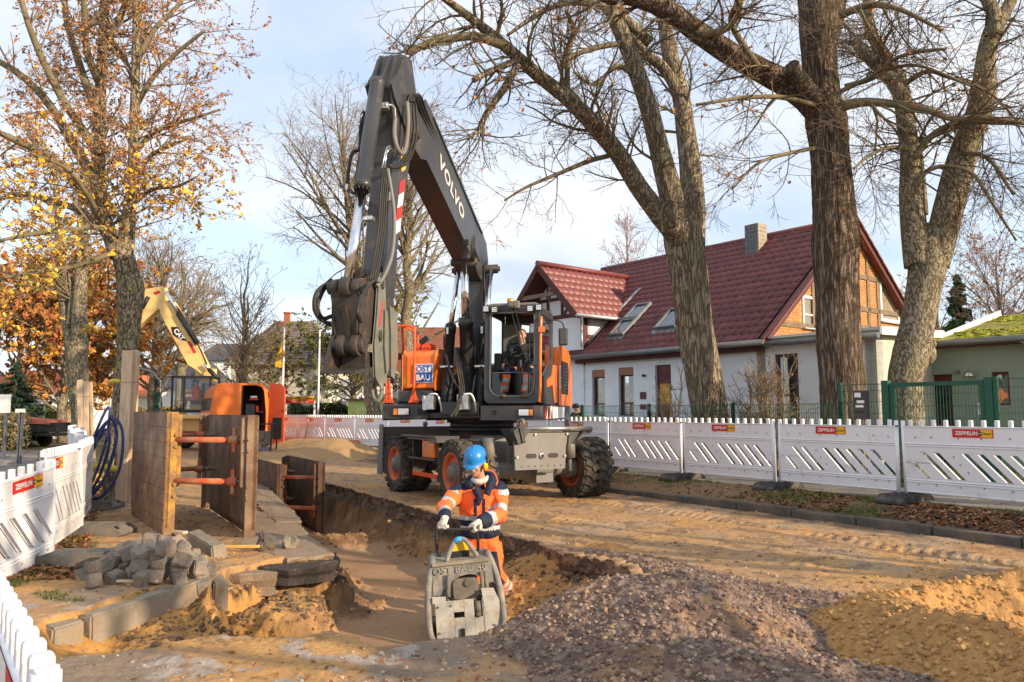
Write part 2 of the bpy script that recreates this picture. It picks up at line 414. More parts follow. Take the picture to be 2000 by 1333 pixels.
def ground_color(x,y,z,k):
 n1=fbm(x*0.9,y*1.6,101,5);n2=fbm(x*4.3,y*4.3,103,5);n3=fbm(x*15,y*15,105,4);n4=fbm(x*1.7,y*1.7,107,5)
 c=np.ones(x.shape+(3,))*np.array([0.43,0.262,0.135])
 c=mixc(c,(0.50,0.28,0.105),sstep(0.50,0.66,n1)*0.8)
 c=mixc(c,(0.36,0.27,0.19),sstep(0.50,0.62,n4)*0.6)
 c=mixc(c,(0.19,0.13,0.085),sstep(0.56,0.68,n2)*0.6)
 c=mixc(c,(0.13,0.085,0.055),sstep(0.68,0.74,n3)*0.55)
 # near foreground left: worn asphalt under dirt
 asp=sstep(7.0,6.0,y)*sstep(0.4,-0.6,x)*(1-sstep(0,0.05,k['sdT']))
 c=mixc(c,(0.22,0.17,0.13),asp*sstep(0.44,0.58,n4)*0.8)
 c=mixc(c,(0.46,0.41,0.36),asp*sstep(0.60,0.70,n2)*0.6)
 # darker band along the right kerb, gravelly strip
 edge=np.exp(-((k['tr']-0.25)/0.3) ** 2);c=mixc(c,(0.16,0.11,0.075),edge*0.75*sstep(0.35,0.6,n2))
 # verge
 v=sstep(0.0,-0.08,k['tr']);soil=np.ones(c.shape)*np.array([0.12,0.08,0.05])
 soil=mixc(soil,(0.20,0.13,0.075),sstep(0.5,0.62,n2)*0.8)
 grass=sstep(0.46,0.60,n4+0.15*(n3-0.5));soil=mixc(soil,(0.065,0.085,0.022),grass*0.7)
 bare=sstep(10.5,13.0,y);soil=mixc(soil,(0.27,0.175,0.10),bare*sstep(-2.2,-1.2,k['tr'])*0.8)
 c=c*(1-v[...,None])+soil*v[...,None]
 # garden behind the right pavement
 gar=sstep(-3.0,-3.1,k['tr']);c=mixc(c,(0.075,0.085,0.03),gar)
 c=mixc(c,(0.24,0.13,0.06),gar*sstep(0.52,0.6,n2)*0.7)
 # left side: trampled grass verge
 lv=sstep(-3.9,-4.6,x+(y-7.5)*0.50+0.8*(n2-0.5))*(1-sstep(7.4,6.6,y))*(1-v)
 lsoil=np.ones(c.shape)*np.array([0.17,0.115,0.07]);lsoil=mixc(lsoil,(0.075,0.10,0.025),sstep(0.45,0.58,n4)*0.8)
 lsoil=mixc(lsoil,(0.30,0.21,0.12),sstep(0.55,0.65,n2)*0.6)
 c=c*(1-lv[...,None])+lsoil*lv[...,None]
 # trench
 ins=sstep(-0.01,0.02,k['sdT']);dep=-z
 cr=np.ones(c.shape)*np.array([0.12,0.08,0.055]);cr=mixc(cr,(0.22,0.145,0.095),sstep(0.50,0.64,n2)*0.7)
 band=sstep(0.165,0.19,dep)*sstep(0.30,0.22,dep+0.14*(n2-0.5));cr=mixc(cr,(0.035,0.028,0.022),band*sstep(0.34,0.46,n4))  # shade of the undercut voids below the crust, painted in by depth
 wl=np.ones(c.shape)*np.array([0.33,0.185,0.085]);wl=mixc(wl,(0.17,0.10,0.055),sstep(0.42,0.58,n2)*0.85)
 wl=mixc(wl,(0.09,0.06,0.04),sstep(0.60,0.70,n3)*0.5)
 wl=mixc(wl,(0.50,0.27,0.08),sstep(-1.6,-2.2,x)*sstep(8.0,7.4,y)*0.75)
 lf=sstep(-1.15,-1.5,x)*sstep(8.2,7.7,y);cr=mixc(cr,(0.46,0.25,0.09),lf*sstep(0.62,0.45,n3));
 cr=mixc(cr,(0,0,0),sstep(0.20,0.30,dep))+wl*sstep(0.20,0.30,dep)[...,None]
 fl=np.ones(c.shape)*np.array([0.38,0.235,0.135]);fl=mixc(fl,(0.27,0.165,0.09),sstep(0.48,0.62,n1)*0.7)
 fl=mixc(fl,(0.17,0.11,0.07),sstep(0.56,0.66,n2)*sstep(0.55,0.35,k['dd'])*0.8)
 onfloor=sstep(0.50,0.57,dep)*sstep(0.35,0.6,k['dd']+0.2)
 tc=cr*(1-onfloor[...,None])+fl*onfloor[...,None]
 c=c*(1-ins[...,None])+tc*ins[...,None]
 # channel of orange sand
 ch=sstep(0.0,0.05,k['sdC'])*(1-ins);c=mixc(c,(0.52,0.27,0.075),ch*0.9);c=mixc(c,(0.25,0.14,0.06),ch*sstep(0.58,0.66,n2)*0.8)
 # heaps
 gr=np.ones(c.shape)*np.array([0.18,0.122,0.095]);gr=mixc(gr,(0.30,0.215,0.165),sstep(0.48,0.6,n3)*0.7);gr=mixc(gr,(0.38,0.23,0.11),sstep(0.58,0.68,n4)*0.6)
 gr=mixc(gr,(0.12,0.075,0.065),sstep(0.5,0.4,n3)*0.5)
 c=c*(1-k['g'][...,None])+gr*k['g'][...,None]
 sn=np.ones(c.shape)*np.array([0.45,0.245,0.09]);sn=mixc(sn,(0.33,0.18,0.07),sstep(0.5,0.62,n3)*0.6)
 c=c*(1-k['s'][...,None])+sn*k['s'][...,None]
 c=mixc(c,(0.40,0.25,0.12),k['fs'])
 # scattered purple grit between the heaps
 gd=sstep(0.9,0.2,np.abs(y-5.2))*sstep(-0.6,0.6,x)*sstep(0.46,0.56,n3)*(1-ins)*(1-k['s'])*(1-k['g']);c=mixc(c,(0.26,0.18,0.155),gd*0.8)
 return np.clip(c,0.01,0.9)
M_GROUND=mat('ground_soil',(0.3,0.2,0.1),rough=0.95,var=0.16,vscale=30,attr=True,bump=0.55,bscale=55,spec=0.15,world=True,bdist=0.02,detail=9)
def build_ground():
 ys=[2.0]
 while ys[-1] < 44: ys.append(ys[-1]*(1.0034 if ys[-1] < 16 else 1.008))
 while ys[-1] < 900: ys.append(ys[-1]*1.12)
 ys=np.array(ys)
 rr=np.linspace(-0.74,0.74,760)
 ext=np.array([0.78,0.85,0.95,1.1,1.4,2.0,3.2,6.0])
 rr=np.concatenate([-ext[::-1],rr,ext])
 X=rr[None,:]*ys[:,None];Y=np.repeat(ys[:,None],len(rr),1)
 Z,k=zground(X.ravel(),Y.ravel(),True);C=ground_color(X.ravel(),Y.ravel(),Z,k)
 n,m=len(ys),len(rr)
 V=np.stack([X.ravel(),Y.ravel(),Z],1)
 i,j=np.meshgrid(np.arange(n-1),np.arange(m-1),indexing='ij');a=(i*m+j).ravel()
 Fc=np.stack([a,a+1,a+m+1,a+m],1)
 me=fast_mesh('ground',V,Fc,M_GROUND,True,col=C)
 o=link('ground',me,kind='structure')
 # the ground behind the photographer's feet
 xs=np.linspace(-60,60,61);yb=np.array([-60,-30,-15,-8,-4,-2,0,1.0,2.0]);XX,YY=np.meshgrid(xs,yb)
 zz,k=zground(XX.ravel(),YY.ravel(),True);cc=ground_color(XX.ravel(),YY.ravel(),zz,k)
 zz=np.where(YY.ravel() >= 1.99,zz-0.01,zz)
 n,m=XX.shape;i,j=np.meshgrid(np.arange(n-1),np.arange(m-1),indexing='ij');a=(i*m+j).ravel()
 link('ground',fast_mesh('ground_behind',np.stack([XX.ravel(),YY.ravel(),zz],1),np.stack([a,a+1,a+m+1,a+m],1),M_GROUND,True,col=cc),kind='structure')
build_ground()
def road_edge():
 """the old road crust, broken off upright along the right side of the trench"""
 P=[Vector((p[0],p[1],0)) for p in RIGHT_EDGE];pts=[]
 for a,b in zip(P[:-1],P[1:]):
  n=max(2,int((b-a).length/0.014));pts += [a.lerp(b,k/n) for k in range(n)]
 X=np.array([p.x for p in pts]);Y=np.array([p.y for p in pts]);tx=np.gradient(X);ty=np.gradient(Y);k=41;ker=np.ones(k)/k
 tx=np.convolve(np.pad(tx,k // 2,mode='edge'),ker,'valid');ty=np.convolve(np.pad(ty,k // 2,mode='edge'),ker,'valid');l=np.hypot(tx,ty);nx,ny=ty/l,-tx/l
 s=np.sign(poly_sd(X+nx*0.3,Y+ny*0.3,TRENCH));nx *= s;ny *= s                 # towards the trench
 sd=0.10*(fbm(X*2.2,Y*2.2,21,4)-0.5)+0.05*(fbm(X*3.1,Y*3.1,5,5)-0.5)+0.05*(fbm(X*11,Y*11,23,3)-0.5)
 al=np.cumsum(l);zt=zground(X-nx*(sd+0.12),Y-ny*(sd+0.12));rows=26;V=[];C=[];hgt=0.19+0.10*(fbm(al*1.6,al*0,301,5)-0.5)+0.05*(fbm(al*9,al*0,303,3)-0.5)
 for r in range(rows):
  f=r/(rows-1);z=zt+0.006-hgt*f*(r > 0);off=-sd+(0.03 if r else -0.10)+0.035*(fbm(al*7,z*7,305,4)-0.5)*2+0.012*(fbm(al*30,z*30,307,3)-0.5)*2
  if r >= rows-3: off=off-0.05*(r-rows+4)
  if r == 0: z=zt+0.002
  V.append(np.stack([X+nx*off,Y+ny*off,z],1));n1=fbm(al*5,z*9,309,4);n2=fbm(al*22,z*30,311,3)
  c=np.ones((len(X),3))*np.array([0.13,0.085,0.06]);c=mixc(c,(0.26,0.165,0.10),sstep(0.5,0.62,n1));c=mixc(c,(0.05,0.036,0.028),sstep(0.55,0.66,n2)*0.8);c=mixc(c,(0.03,0.024,0.02),np.full(len(X),1.0 if r > rows-6 else 0.0)*sstep(0.42,0.5,n1));c=mixc(c,(0.40,0.25,0.135),np.full(len(X),1.0 if r < 2 else 0.0));C.append(c)  # lowest rows almost black: shade under the broken crust painted on
 m=len(X);i,j=np.meshgrid(np.arange(rows-1),np.arange(m-1),indexing='ij');a=(i*m+j).ravel()
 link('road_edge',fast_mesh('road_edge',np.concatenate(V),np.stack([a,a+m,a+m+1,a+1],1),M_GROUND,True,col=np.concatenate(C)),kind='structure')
road_edge()
# ---- loose stones, clods, leaves, grass: nobody could count them
_ico=None
def ico():
 global _ico
 if _ico is None:
  bm=bmesh.new();bmesh.ops.create_icosphere(bm,subdivisions=1,radius=1.0);bm.verts.ensure_lookup_table()
  _ico=(np.array([v.co[:] for v in bm.verts]),np.array([[v.index for v in f.verts] for f in bm.faces]));bm.free()
 return _ico
def stones(name,pts,sizes,m,cols,seed=1,flat=0.7,sink=0.3,parent=None,drop=None):
 rs=np.random.RandomState(seed);v0,f0=ico();n=len(pts);nv=len(v0)
 base=v0[None]*(1+0.35*(rs.rand(n,nv,1)-0.5));a=rs.rand(n)*6.28
 base=base*np.stack([0.8+0.5*rs.rand(n),0.7+0.4*rs.rand(n),flat*(0.7+0.6*rs.rand(n))],1)[:,None,:]
 ca,sa=np.cos(a)[:,None],np.sin(a)[:,None]
 t=rs.rand(n)*1.2-0.6;ct,st=np.cos(t)[:,None],np.sin(t)[:,None]
 x,y,z=base[...,0],base[...,1]*ct-base[...,2]*st,base[...,1]*st+base[...,2]*ct
 b=np.stack([x*ca-y*sa,x*sa+y*ca,z],2)*sizes[:,None,None]
 p=pts.copy();p[:,2] += sizes*(1-2*sink)*flat*0.6
 V=(b+p[:,None,:]).reshape(-1,3);Fc=(f0[None]+(np.arange(n)*nv)[:,None,None]).reshape(-1,3)
 c=np.repeat(cols,nv,0)
 return link(name,fast_mesh(name,V,Fc,m,False,col=c),parent,'stuff')
M_STONE=mat('loose_stone',(0.3,0.2,0.2),rough=0.9,var=0.2,vscale=25,attr=True,bump=0.3,bscale=60,spec=0.25,world=True)
def scatter(n,xr,yr,seed,cond,bias=1.0):
 rs=np.random.RandomState(seed);y=yr[0]*(yr[1]/yr[0]) ** (rs.rand(n) ** bias);x=xr[0]+(xr[1]-xr[0])*rs.rand(n)
 x=x*y
 z,k=zground(x,y,True);ok=cond(x,y,z,k,rs)
 return np.stack([x,y,z],1)[ok],rs
def palette(rs,n,cols,jit=0.15):
 c=np.array(cols)[rs.randint(0,len(cols),n)];return np.clip(c*(1+jit*2*(rs.rand(n,1)-0.5)),0.01,1)
p,rs=scatter(42000,(-0.05,0.74),(3.4,8.2),5,lambda x,y,z,k,rs: (k['g'] > 0.5) & (rs.rand(len(x)) < 0.85))
stones('gravel',p,0.0035+0.019*rs.rand(len(p)) ** 5,M_STONE,palette(rs,len(p),[(0.21,0.145,0.112),(0.27,0.19,0.148),(0.17,0.115,0.092),(0.36,0.27,0.205),(0.14,0.095,0.078),(0.33,0.22,0.13)]),2)
p,rs=scatter(22000,(-0.7,0.74),(3.2,9.5),6,lambda x,y,z,k,rs: (k['g'] < 0.3) & (k['s'] < 0.5) & (k['tr'] > 0.1) & (rs.rand(len(x)) < np.where((np.abs(y-5) < 1.3) & (x > -1.0),0.55,0.16)))
stones('gravel',p,0.003+0.017*rs.rand(len(p)) ** 6,M_STONE,palette(rs,len(p),[(0.30,0.21,0.16),(0.36,0.27,0.20),(0.20,0.13,0.09),(0.44,0.36,0.29)]),3)
p,rs=scatter(14000,(0.1,0.74),(3.4,8.0),7,lambda x,y,z,k,rs: (k['s'] > 0.5))
stones('sand_clods',p,0.005+0.022*rs.rand(len(p)) ** 3,M_STONE,palette(rs,len(p),[(0.44,0.24,0.09),(0.36,0.195,0.08),(0.48,0.28,0.11)]),4,sink=0.35)
p,rs=scatter(34000,(-0.5,0.3),(4.6,14.0),8,lambda x,y,z,k,rs: ((k['sdT'] > 0.02) & (z < -0.12) & (z > -0.56)) | ((k['sdC'] > 0.0) & (rs.rand(len(x)) < 0.5)))
stones('soil_clods',p,0.006+0.034*rs.rand(len(p)) ** 6,M_STONE,palette(rs,len(p),[(0.28,0.165,0.08),(0.20,0.12,0.065),(0.36,0.21,0.09),(0.13,0.085,0.055)]),5,sink=0.3)
p,rs=scatter(5000,(-0.5,0.6),(6.5,20.0),9,lambda x,y,z,k,rs: (k['sdT'] < -0.02) & (k['g'] < 0.3) & (k['s'] < 0.3) & (k['tr'] > 0.05))
stones('soil_clods',p,0.006+0.02*rs.rand(len(p)) ** 4,M_STONE,palette(rs,len(p),[(0.25,0.16,0.09),(0.16,0.11,0.07),(0.38,0.25,0.13)]),6,sink=0.3)
def leaves_obj(name,pts,rs,size,cols,m,parent=None,flat=0.5,kind='stuff',drop=False,normal_up=True):
 """small curled leaves, two triangles pairs each"""
 n=len(pts);a=rs.rand(n)*6.28;s=size*(0.6+0.8*rs.rand(n))
 tx=(rs.rand(n)-0.5)*2*flat;ty=(rs.rand(n)-0.5)*2*flat
 sh=np.array([(-0.9,0,0.0),(-0.2,0.5,0.22),(0.5,0.42,0.15),(1.0,0,0.3),(0.5,-0.42,0.15),(-0.2,-0.5,0.22)])
 b=np.repeat(sh[None],n,0)*s[:,None,None];b[...,2] *= (rs.rand(n,1)*1.6)
 if not normal_up:
  q=rs.randn(n,4);q /= np.linalg.norm(q,axis=1,keepdims=True);w,x,y,z=q.T
  Rm=np.stack([np.stack([1-2*(y*y+z*z),2*(x*y-z*w),2*(x*z+y*w)],1),np.stack([2*(x*y+z*w),1-2*(x*x+z*z),2*(y*z-x*w)],1),np.stack([2*(x*z-y*w),2*(y*z+x*w),1-2*(x*x+y*y)],1)],1)
  b=np.einsum('nij,nkj->nki',Rm,b)
 else:
  x=b[...,0]*np.cos(a)[:,None]-b[...,1]*np.sin(a)[:,None];y=b[...,0]*np.sin(a)[:,None]+b[...,1]*np.cos(a)[:,None]
  b=np.stack([x,y,b[...,2]+x*tx[:,None]+y*ty[:,None]],2)
 V=(b+pts[:,None,:]).reshape(-1,3);k=np.arange(n)*6
 Fc=np.concatenate([np.stack([k,k+5,k+4,k+3],1),np.stack([k,k+3,k+2,k+1],1)])
 return link(name,fast_mesh(name,V,Fc,m,False,col=np.repeat(palette(rs,n,cols,0.2),6,0)),parent,kind)
M_LEAF=mat('leaf',(0.3,0.1,0.02),rough=0.75,var=0.1,vscale=20,attr=True,spec=0.3)
BROWNS=[(0.26,0.095,0.035),(0.20,0.075,0.03),(0.33,0.14,0.055),(0.13,0.06,0.03),(0.38,0.20,0.09)]
p,rs=scatter(42000,(0.1,0.74),(7.2,19.0),12,lambda x,y,z,k,rs: (k['tr'] < -0.12) & (k['tr'] > -1.15) & (rs.rand(len(x)) < 0.15+0.85*sstep(0.42,0.58,fbm(x*1.4,y*1.4,201,3))) & ((y < 12.5) | (rs.rand(len(x)) < 0.25)))
p[:,2] += 0.012;leaves_obj('fallen_leaves',p,rs,0.030,BROWNS,M_LEAF)
p,rs=scatter(16000,(-0.72,-0.42),(7.0,16.0),13,lambda x,y,z,k,rs: (x+(y-7.5)*0.5 < -4.1) & (rs.rand(len(x)) < 0.7))
p[:,2] += 0.012;leaves_obj('fallen_leaves',p,rs,0.032,BROWNS,M_LEAF)
p,rs=scatter(9000,(0.05,0.9),(12.0,34.0),14,lambda x,y,z,k,rs: (k['tr'] < -3.05))
p[:,2] += 0.02;leaves_obj('fallen_leaves',p,rs,0.045,BROWNS+[(0.45,0.28,0.06)],M_LEAF)
p,rs=scatter(1600,(-0.5,0.3),(3.4,6.0),15,lambda x,y,z,k,rs: (k['sdT'] < -0.05) & (k['g'] < 0.4) & (k['s'] < 0.5))
p[:,2] += 0.008;leaves_obj('fallen_leaves',p[:300],rs,0.018,BROWNS,M_LEAF)
def grass_obj(name,pts,rs,h,cols,m):
 n=len(pts);a=rs.rand(n)*6.28;hh=h*(0.5+rs.rand(n));w=0.004+0.004*rs.rand(n);lx=(rs.rand(n)-0.5)*hh*0.9;ly=(rs.rand(n)-0.5)*hh*0.9
 dx,dy=np.cos(a)*w,np.sin(a)*w;x,y,z=pts.T
 V=np.stack([np.stack([x-dx,y-dy,z-0.005],1),np.stack([x+dx,y+dy,z-0.005],1),np.stack([x+lx,y+ly,z+hh],1)],1).reshape(-1,3)
 k=np.arange(n)*3;return link(name,fast_mesh(name,V,np.stack([k,k+1,k+2],1),m,False,col=np.repeat(palette(rs,n,cols,0.2),3,0)),kind='stuff')
M_GRASS=mat('grass_blade',(0.1,0.15,0.03),rough=0.7,var=0.1,attr=True,spec=0.3)
GREENS=[(0.09,0.13,0.025),(0.13,0.16,0.03),(0.07,0.10,0.025),(0.19,0.20,0.05)]
p,rs=scatter(120000,(0.1,0.74),(7.2,17.0),16,lambda x,y,z,k,rs: (k['tr'] < -0.2) & (k['tr'] > -1.2) & (fbm(x*1.7,y*1.7,107,5)+0.15*(fbm(x*15,y*15,105,4)-0.5) > 0.50) & (rs.rand(len(x)) < 0.7))
grass_obj('grass',p,rs,0.045,GREENS,M_GRASS)
p,rs=scatter(60000,(-0.72,-0.40),(6.2,15.0),17,lambda x,y,z,k,rs: (x+(y-7.5)*0.5 < -4.0) & (fbm(x*1.7,y*1.7,107,5) > 0.52) & (k['sdC'] < 0) & (fbm(x*6,y*6,207,3) > 0.45))
grass_obj('grass',p,rs,0.028,[(0.07,0.09,0.025),(0.11,0.12,0.035),(0.16,0.14,0.06)],M_GRASS)
p,rs=scatter(60000,(0.1,0.74),(11.0,30.0),18,lambda x,y,z,k,rs: (k['tr'] < -3.1))
grass_obj('grass',p,rs,0.07,GREENS,M_GRASS)
# ================================================================ MATERIALS AND SHARED HELPERS
M_ORANGE=mat('orange_paint',(0.86,0.19,0.02),rough=0.35,var=0.05,dirt=0.22,dirtcol=(0.33,0.17,0.08),dscale=3,spec=0.5,coat=0.3)
M_REDOR=mat('red_orange_paint',(0.80,0.10,0.02),rough=0.4,var=0.06,dirt=0.15,dscale=4,spec=0.5)
M_GREY=mat('dark_grey_paint',(0.040,0.040,0.043),rough=0.36,var=0.1,dirt=0.24,dirtcol=(0.12,0.095,0.075),dscale=3,spec=0.5,coat=0.15)
M_MIDGREY=mat('mid_grey_paint',(0.17,0.165,0.155),rough=0.5,var=0.1,dirt=0.35,dirtcol=(0.21,0.165,0.12),dscale=3,spec=0.4)
M_BLACK=mat('black_plastic',(0.018,0.018,0.019),rough=0.55,var=0.2,spec=0.4)
M_RUBBER=mat('rubber_hose',(0.022,0.021,0.02),rough=0.6,var=0.3,vscale=10,dirt=0.25,dirtcol=(0.10,0.08,0.06),dscale=6)
M_TYRE=mat('tyre_rubber',(0.05,0.047,0.044),rough=0.85,var=0.2,vscale=9,dirt=0.55,dirtcol=(0.16,0.12,0.085),dscale=5,bump=0.3,bscale=50,spec=0.2)
M_RIM=mat('rim_orange',(0.62,0.12,0.03),rough=0.5,var=0.1,dirt=0.5,dirtcol=(0.22,0.14,0.09),dscale=7)
M_CHROME=mat('chrome',(0.75,0.76,0.78),rough=0.12,metal=1.0,var=0.03,spec=0.5)
M_STEEL=mat('bare_steel',(0.42,0.40,0.37),rough=0.35,metal=0.9,var=0.15,dirt=0.3,dirtcol=(0.2,0.15,0.1),dscale=6)
M_FITTING=mat('zinc_fitting',(0.62,0.62,0.60),rough=0.3,metal=0.9,var=0.1,dirt=0.15,dscale=8)
M_RUSTG=mat('rusty_brown_grease',(0.045,0.036,0.030),rough=0.55,var=0.35,vscale=8,dirt=0.25,dirtcol=(0.15,0.08,0.045),dscale=6,bump=0.3,bscale=40,spec=0.5)
M_BUCKET=mat('worn_grey_green_steel',(0.16,0.165,0.14),rough=0.5,var=0.2,vscale=6,dirt=0.35,dirtcol=(0.20,0.11,0.055),dscale=4,bump=0.2,bscale=30)
M_GLASS=glass_mat('clear_glass',(0.86,0.93,0.92),0.03)
M_GLASS_D=glass_mat('tinted_glass',(0.45,0.55,0.55),0.10)
M_WHITE=mat('white_paint',(0.78,0.78,0.76),rough=0.5,var=0.04)
M_LETTER=mat('letter_white',(0.80,0.80,0.78),rough=0.5,var=0.02)
M_RED=mat('red_print',(0.62,0.03,0.02),rough=0.5,var=0.04)
M_YELLOW=mat('yellow_print',(0.85,0.48,0.02),rough=0.5,var=0.04)
M_BLUEP=mat('blue_print',(0.03,0.10,0.42),rough=0.5,var=0.04)
M_LENS=mat('lamp_lens',(0.75,0.76,0.76),rough=0.12,metal=0.4,var=0.2,vscale=40,spec=0.8)
M_AMBER=mat('amber_lens',(0.9,0.25,0.01),rough=0.2,var=0.1,vscale=30,spec=0.7)
M_SEAT=mat('seat_fabric',(0.03,0.03,0.033),rough=0.9,var=0.2,vscale=30)
M_BEIGE=mat('cab_trim',(0.22,0.20,0.17),rough=0.7,var=0.1)
def xf(self,Mx):
 self.v=[tuple(Mx @ Vector(p)) for p in self.v];return self
MB.xf=xf
def build_each(self,name,mats,parent=None,**kw):
 """every loose piece becomes an object of its own"""
 n=len(self.v);par=list(range(n))
 def find(a):
  while par[a] != a: par[a]=par[par[a]];a=par[a]
  return a
 for f in self.f:
  r0=find(f[0])
  for i in f[1:]: par[find(i)]=r0
 groups={}
 for k,f in enumerate(self.f): groups.setdefault(find(f[0]),[]).append(k)
 out=[]
 for g in groups.values():
  q=MB();mp={}
  for k in g:
   nf=[]
   for i in self.f[k]:
    if i not in mp: mp[i]=len(q.v);q.v.append(self.v[i])
    nf.append(mp[i])
   q.f.append(tuple(nf));q.m.append(self.m[k]);q.s.append(self.s[k])
  out.append(q.build(name,mats,parent,**kw))
 return out
MB.build_each=build_each
def ring_prism(self,outer,inner,vec,mi=0):
 """flat frame: matching outer and inner outlines, pushed along vec"""
 vec=Vector(vec);n=len(outer);o=[Vector(p) for p in outer];i_=[Vector(p) for p in inner]
 vs=o+i_+[p+vec for p in o]+[p+vec for p in i_];fs=[]
 for k in range(n):
  a,b=k,(k+1) % n
  fs += [(a,b,n+b,n+a),(2*n+a,3*n+a,3*n+b,2*n+b),(a,2*n+a,2*n+b,b),(n+a,n+b,3*n+b,3*n+a)]
 return self.add(vs,fs,mi)
MB.ring_prism=ring_prism
def rrect(x0,x1,z0,z1,r,n=4):
 """rounded rectangle corner points (2D), equal count for any radius"""
 rr=r if isinstance(r,(list,tuple)) else (r,)*4;out=[]
 for (cx,cz,a0),q in zip(((x1-rr[0],z0+rr[0],-90),(x1-rr[1],z1-rr[1],0),(x0+rr[2],z1-rr[2],90),(x0+rr[3],z0+rr[3],180)),rr):
  for k in range(n+1):
   a=R(a0+90*k/n);out.append((cx+q*math.cos(a),cz+q*math.sin(a)))
 return out
def bez(pts,n=8):
 """smooth curve through points (Catmull-Rom)"""
 P=[Vector(p) for p in pts];P=[P[0]*2-P[1]]+P+[P[-1]*2-P[-2]];out=[]
 for i in range(1,len(P)-2):
  for k in range(n):
   t=k/n;a,b,c,d=P[i-1],P[i],P[i+1],P[i+2]
   out.append(0.5*((2*b)+(c-a)*t+(2*a-5*b+4*c-d)*t*t+(3*b-a-3*c+d)*t ** 3))
 out.append(P[-2]);return out
# ---------------------------------------------------------------- people: one continuous remeshed surface, dressed by where the faces lie
def solid_mesh(mb,voxel,smooth=3,name='body'):
 me=mb.mesh(name,[M_SEAT]);o=bpy.data.objects.new(name,me);COL.objects.link(o)
 r=o.modifiers.new('Remesh','REMESH');r.mode='VOXEL';r.voxel_size=voxel;r.use_smooth_shade=True
 s=o.modifiers.new('Smooth','SMOOTH');s.factor=0.6;s.iterations=smooth
 bpy.context.view_layer.update()
 out=bpy.data.meshes.new_from_object(o.evaluated_get(bpy.context.evaluated_depsgraph_get()));bpy.data.objects.remove(o);out.name=name
 return out
def dress(me,mats,fn):
 me.materials.clear()
 for m in mats: me.materials.append(m)
 n=len(me.polygons);c=np.zeros(n*3,dtype=np.float32);me.polygons.foreach_get('center',c);c=c.reshape(-1,3)
 me.polygons.foreach_set('material_index',np.array([fn(Vector(p)) for p in c],dtype=np.int32));me.polygons.foreach_set('use_smooth',np.ones(n,bool));me.update()
def wrinkle(me,amp=0.006,scale=14,seed=0):
 n=len(me.vertices);co=np.zeros(n*3,dtype=np.float32);no=np.zeros(n*3,dtype=np.float32)
 me.vertices.foreach_get('co',co);me.vertices.foreach_get('normal',no);co=co.reshape(-1,3);no=no.reshape(-1,3)
 d=np.array([mnoise.fractal(Vector((p[0]*scale+seed,p[1]*scale,p[2]*scale*0.8)),1.0,2.0,3) for p in co])*amp
 me.vertices.foreach_set('co',(co+no*d[:,None]).ravel());me.update()
M_SKIN=mat('skin',(0.56,0.30,0.20),rough=0.5,var=0.10,vscale=18,spec=0.4,bump=0.1,bscale=90)
M_HIVIS=mat('hi_vis_orange_cloth',(1.0,0.16,0.035),rough=0.75,var=0.10,vscale=10,dirt=0.14,dirtcol=(0.42,0.17,0.08),dscale=9,bump=0.35,bscale=12,bdist=0.02)
M_NAVY=mat('navy_cloth',(0.012,0.018,0.045),rough=0.8,var=0.2,vscale=12,bump=0.35,bscale=14,bdist=0.02)
M_REFL=mat('reflective_band',(0.50,0.52,0.53),rough=0.4,var=0.08,vscale=20,metal=0.25,bump=0.1,bscale=30)
M_GLOVE=mat('leather_glove',(0.62,0.55,0.44),rough=0.8,var=0.15,vscale=20,bump=0.4,bscale=40)
M_BOOT=mat('work_boot',(0.08,0.065,0.05),rough=0.8,var=0.2,dirt=0.5,dirtcol=(0.26,0.17,0.1),dscale=12)
M_HAIR=mat('grey_hair',(0.18,0.155,0.13),rough=0.8,var=0.3,vscale=60,bump=0.5,bscale=120)
M_HELMET=mat('blue_helmet',(0.01,0.20,0.52),rough=0.35,var=0.08,spec=0.5,coat=0.15,dirt=0.2,dirtcol=(0.16,0.22,0.30),dscale=16)
M_EARMUFF=mat('yellow_plastic',(0.85,0.50,0.01),rough=0.4,var=0.05)
M_SCARF=mat('pale_scarf',(0.55,0.53,0.50),rough=0.9,var=0.15,vscale=25)
M_EYE=mat('eye',(0.03,0.025,0.02),rough=0.2,var=0.1)
M_LIP=mat('lip',(0.38,0.15,0.11),rough=0.5,var=0.1)
def head_mb(mb,c,fwd,up,s=1.0):
 """skull, jaw, nose, ears, brow round centre c; height 0.235*s"""
 f=Vector(fwd).normalized();u=Vector(up);u=(u-f*u.dot(f)).normalized();r=f.cross(u);c=Vector(c)
 Mx=Matrix((r,f,u)).transposed()
 def P(x,y,z): return c+Mx @ Vector((x*s,y*s,z*s))
 mb.ball(P(0,-0.008,0.03),0.088*s,16,12,sc=(0.86,1.10,1.0),rot=Mx)
 mb.ball(P(0,0.028,-0.035),0.065*s,14,10,sc=(0.86,0.90,1.10),rot=Mx)
 mb.ball(P(0,0.052,-0.088),0.030*s,10,8,sc=(1.1,0.9,0.8),rot=Mx)
 mb.tube([P(0,0.080,0.022),P(0,0.094,0.0),P(0,0.105,-0.020)],[0.009*s,0.012*s,0.014*s],8)
 mb.ball(P(0,0.094,-0.024),0.014*s,8,6,sc=(1.25,0.8,0.6),rot=Mx)
 for sx in (-1,1):
  mb.tube([P(sx*0.012,0.082,0.034),P(sx*0.040,0.074,0.036),P(sx*0.055,0.055,0.028)],0.009*s,6)
  mb.ball(P(sx*0.040,0.060,-0.022),0.022*s,8,6)
  mb.ball(P(sx*0.076,-0.005,-0.002),0.030*s,8,8,sc=(0.32,0.62,1.0),rot=Mx)
 mb.tube([P(-0.022,0.084,-0.052),P(0,0.090,-0.050),P(0.022,0.084,-0.052)],0.0085*s,6)
 return P,Mx
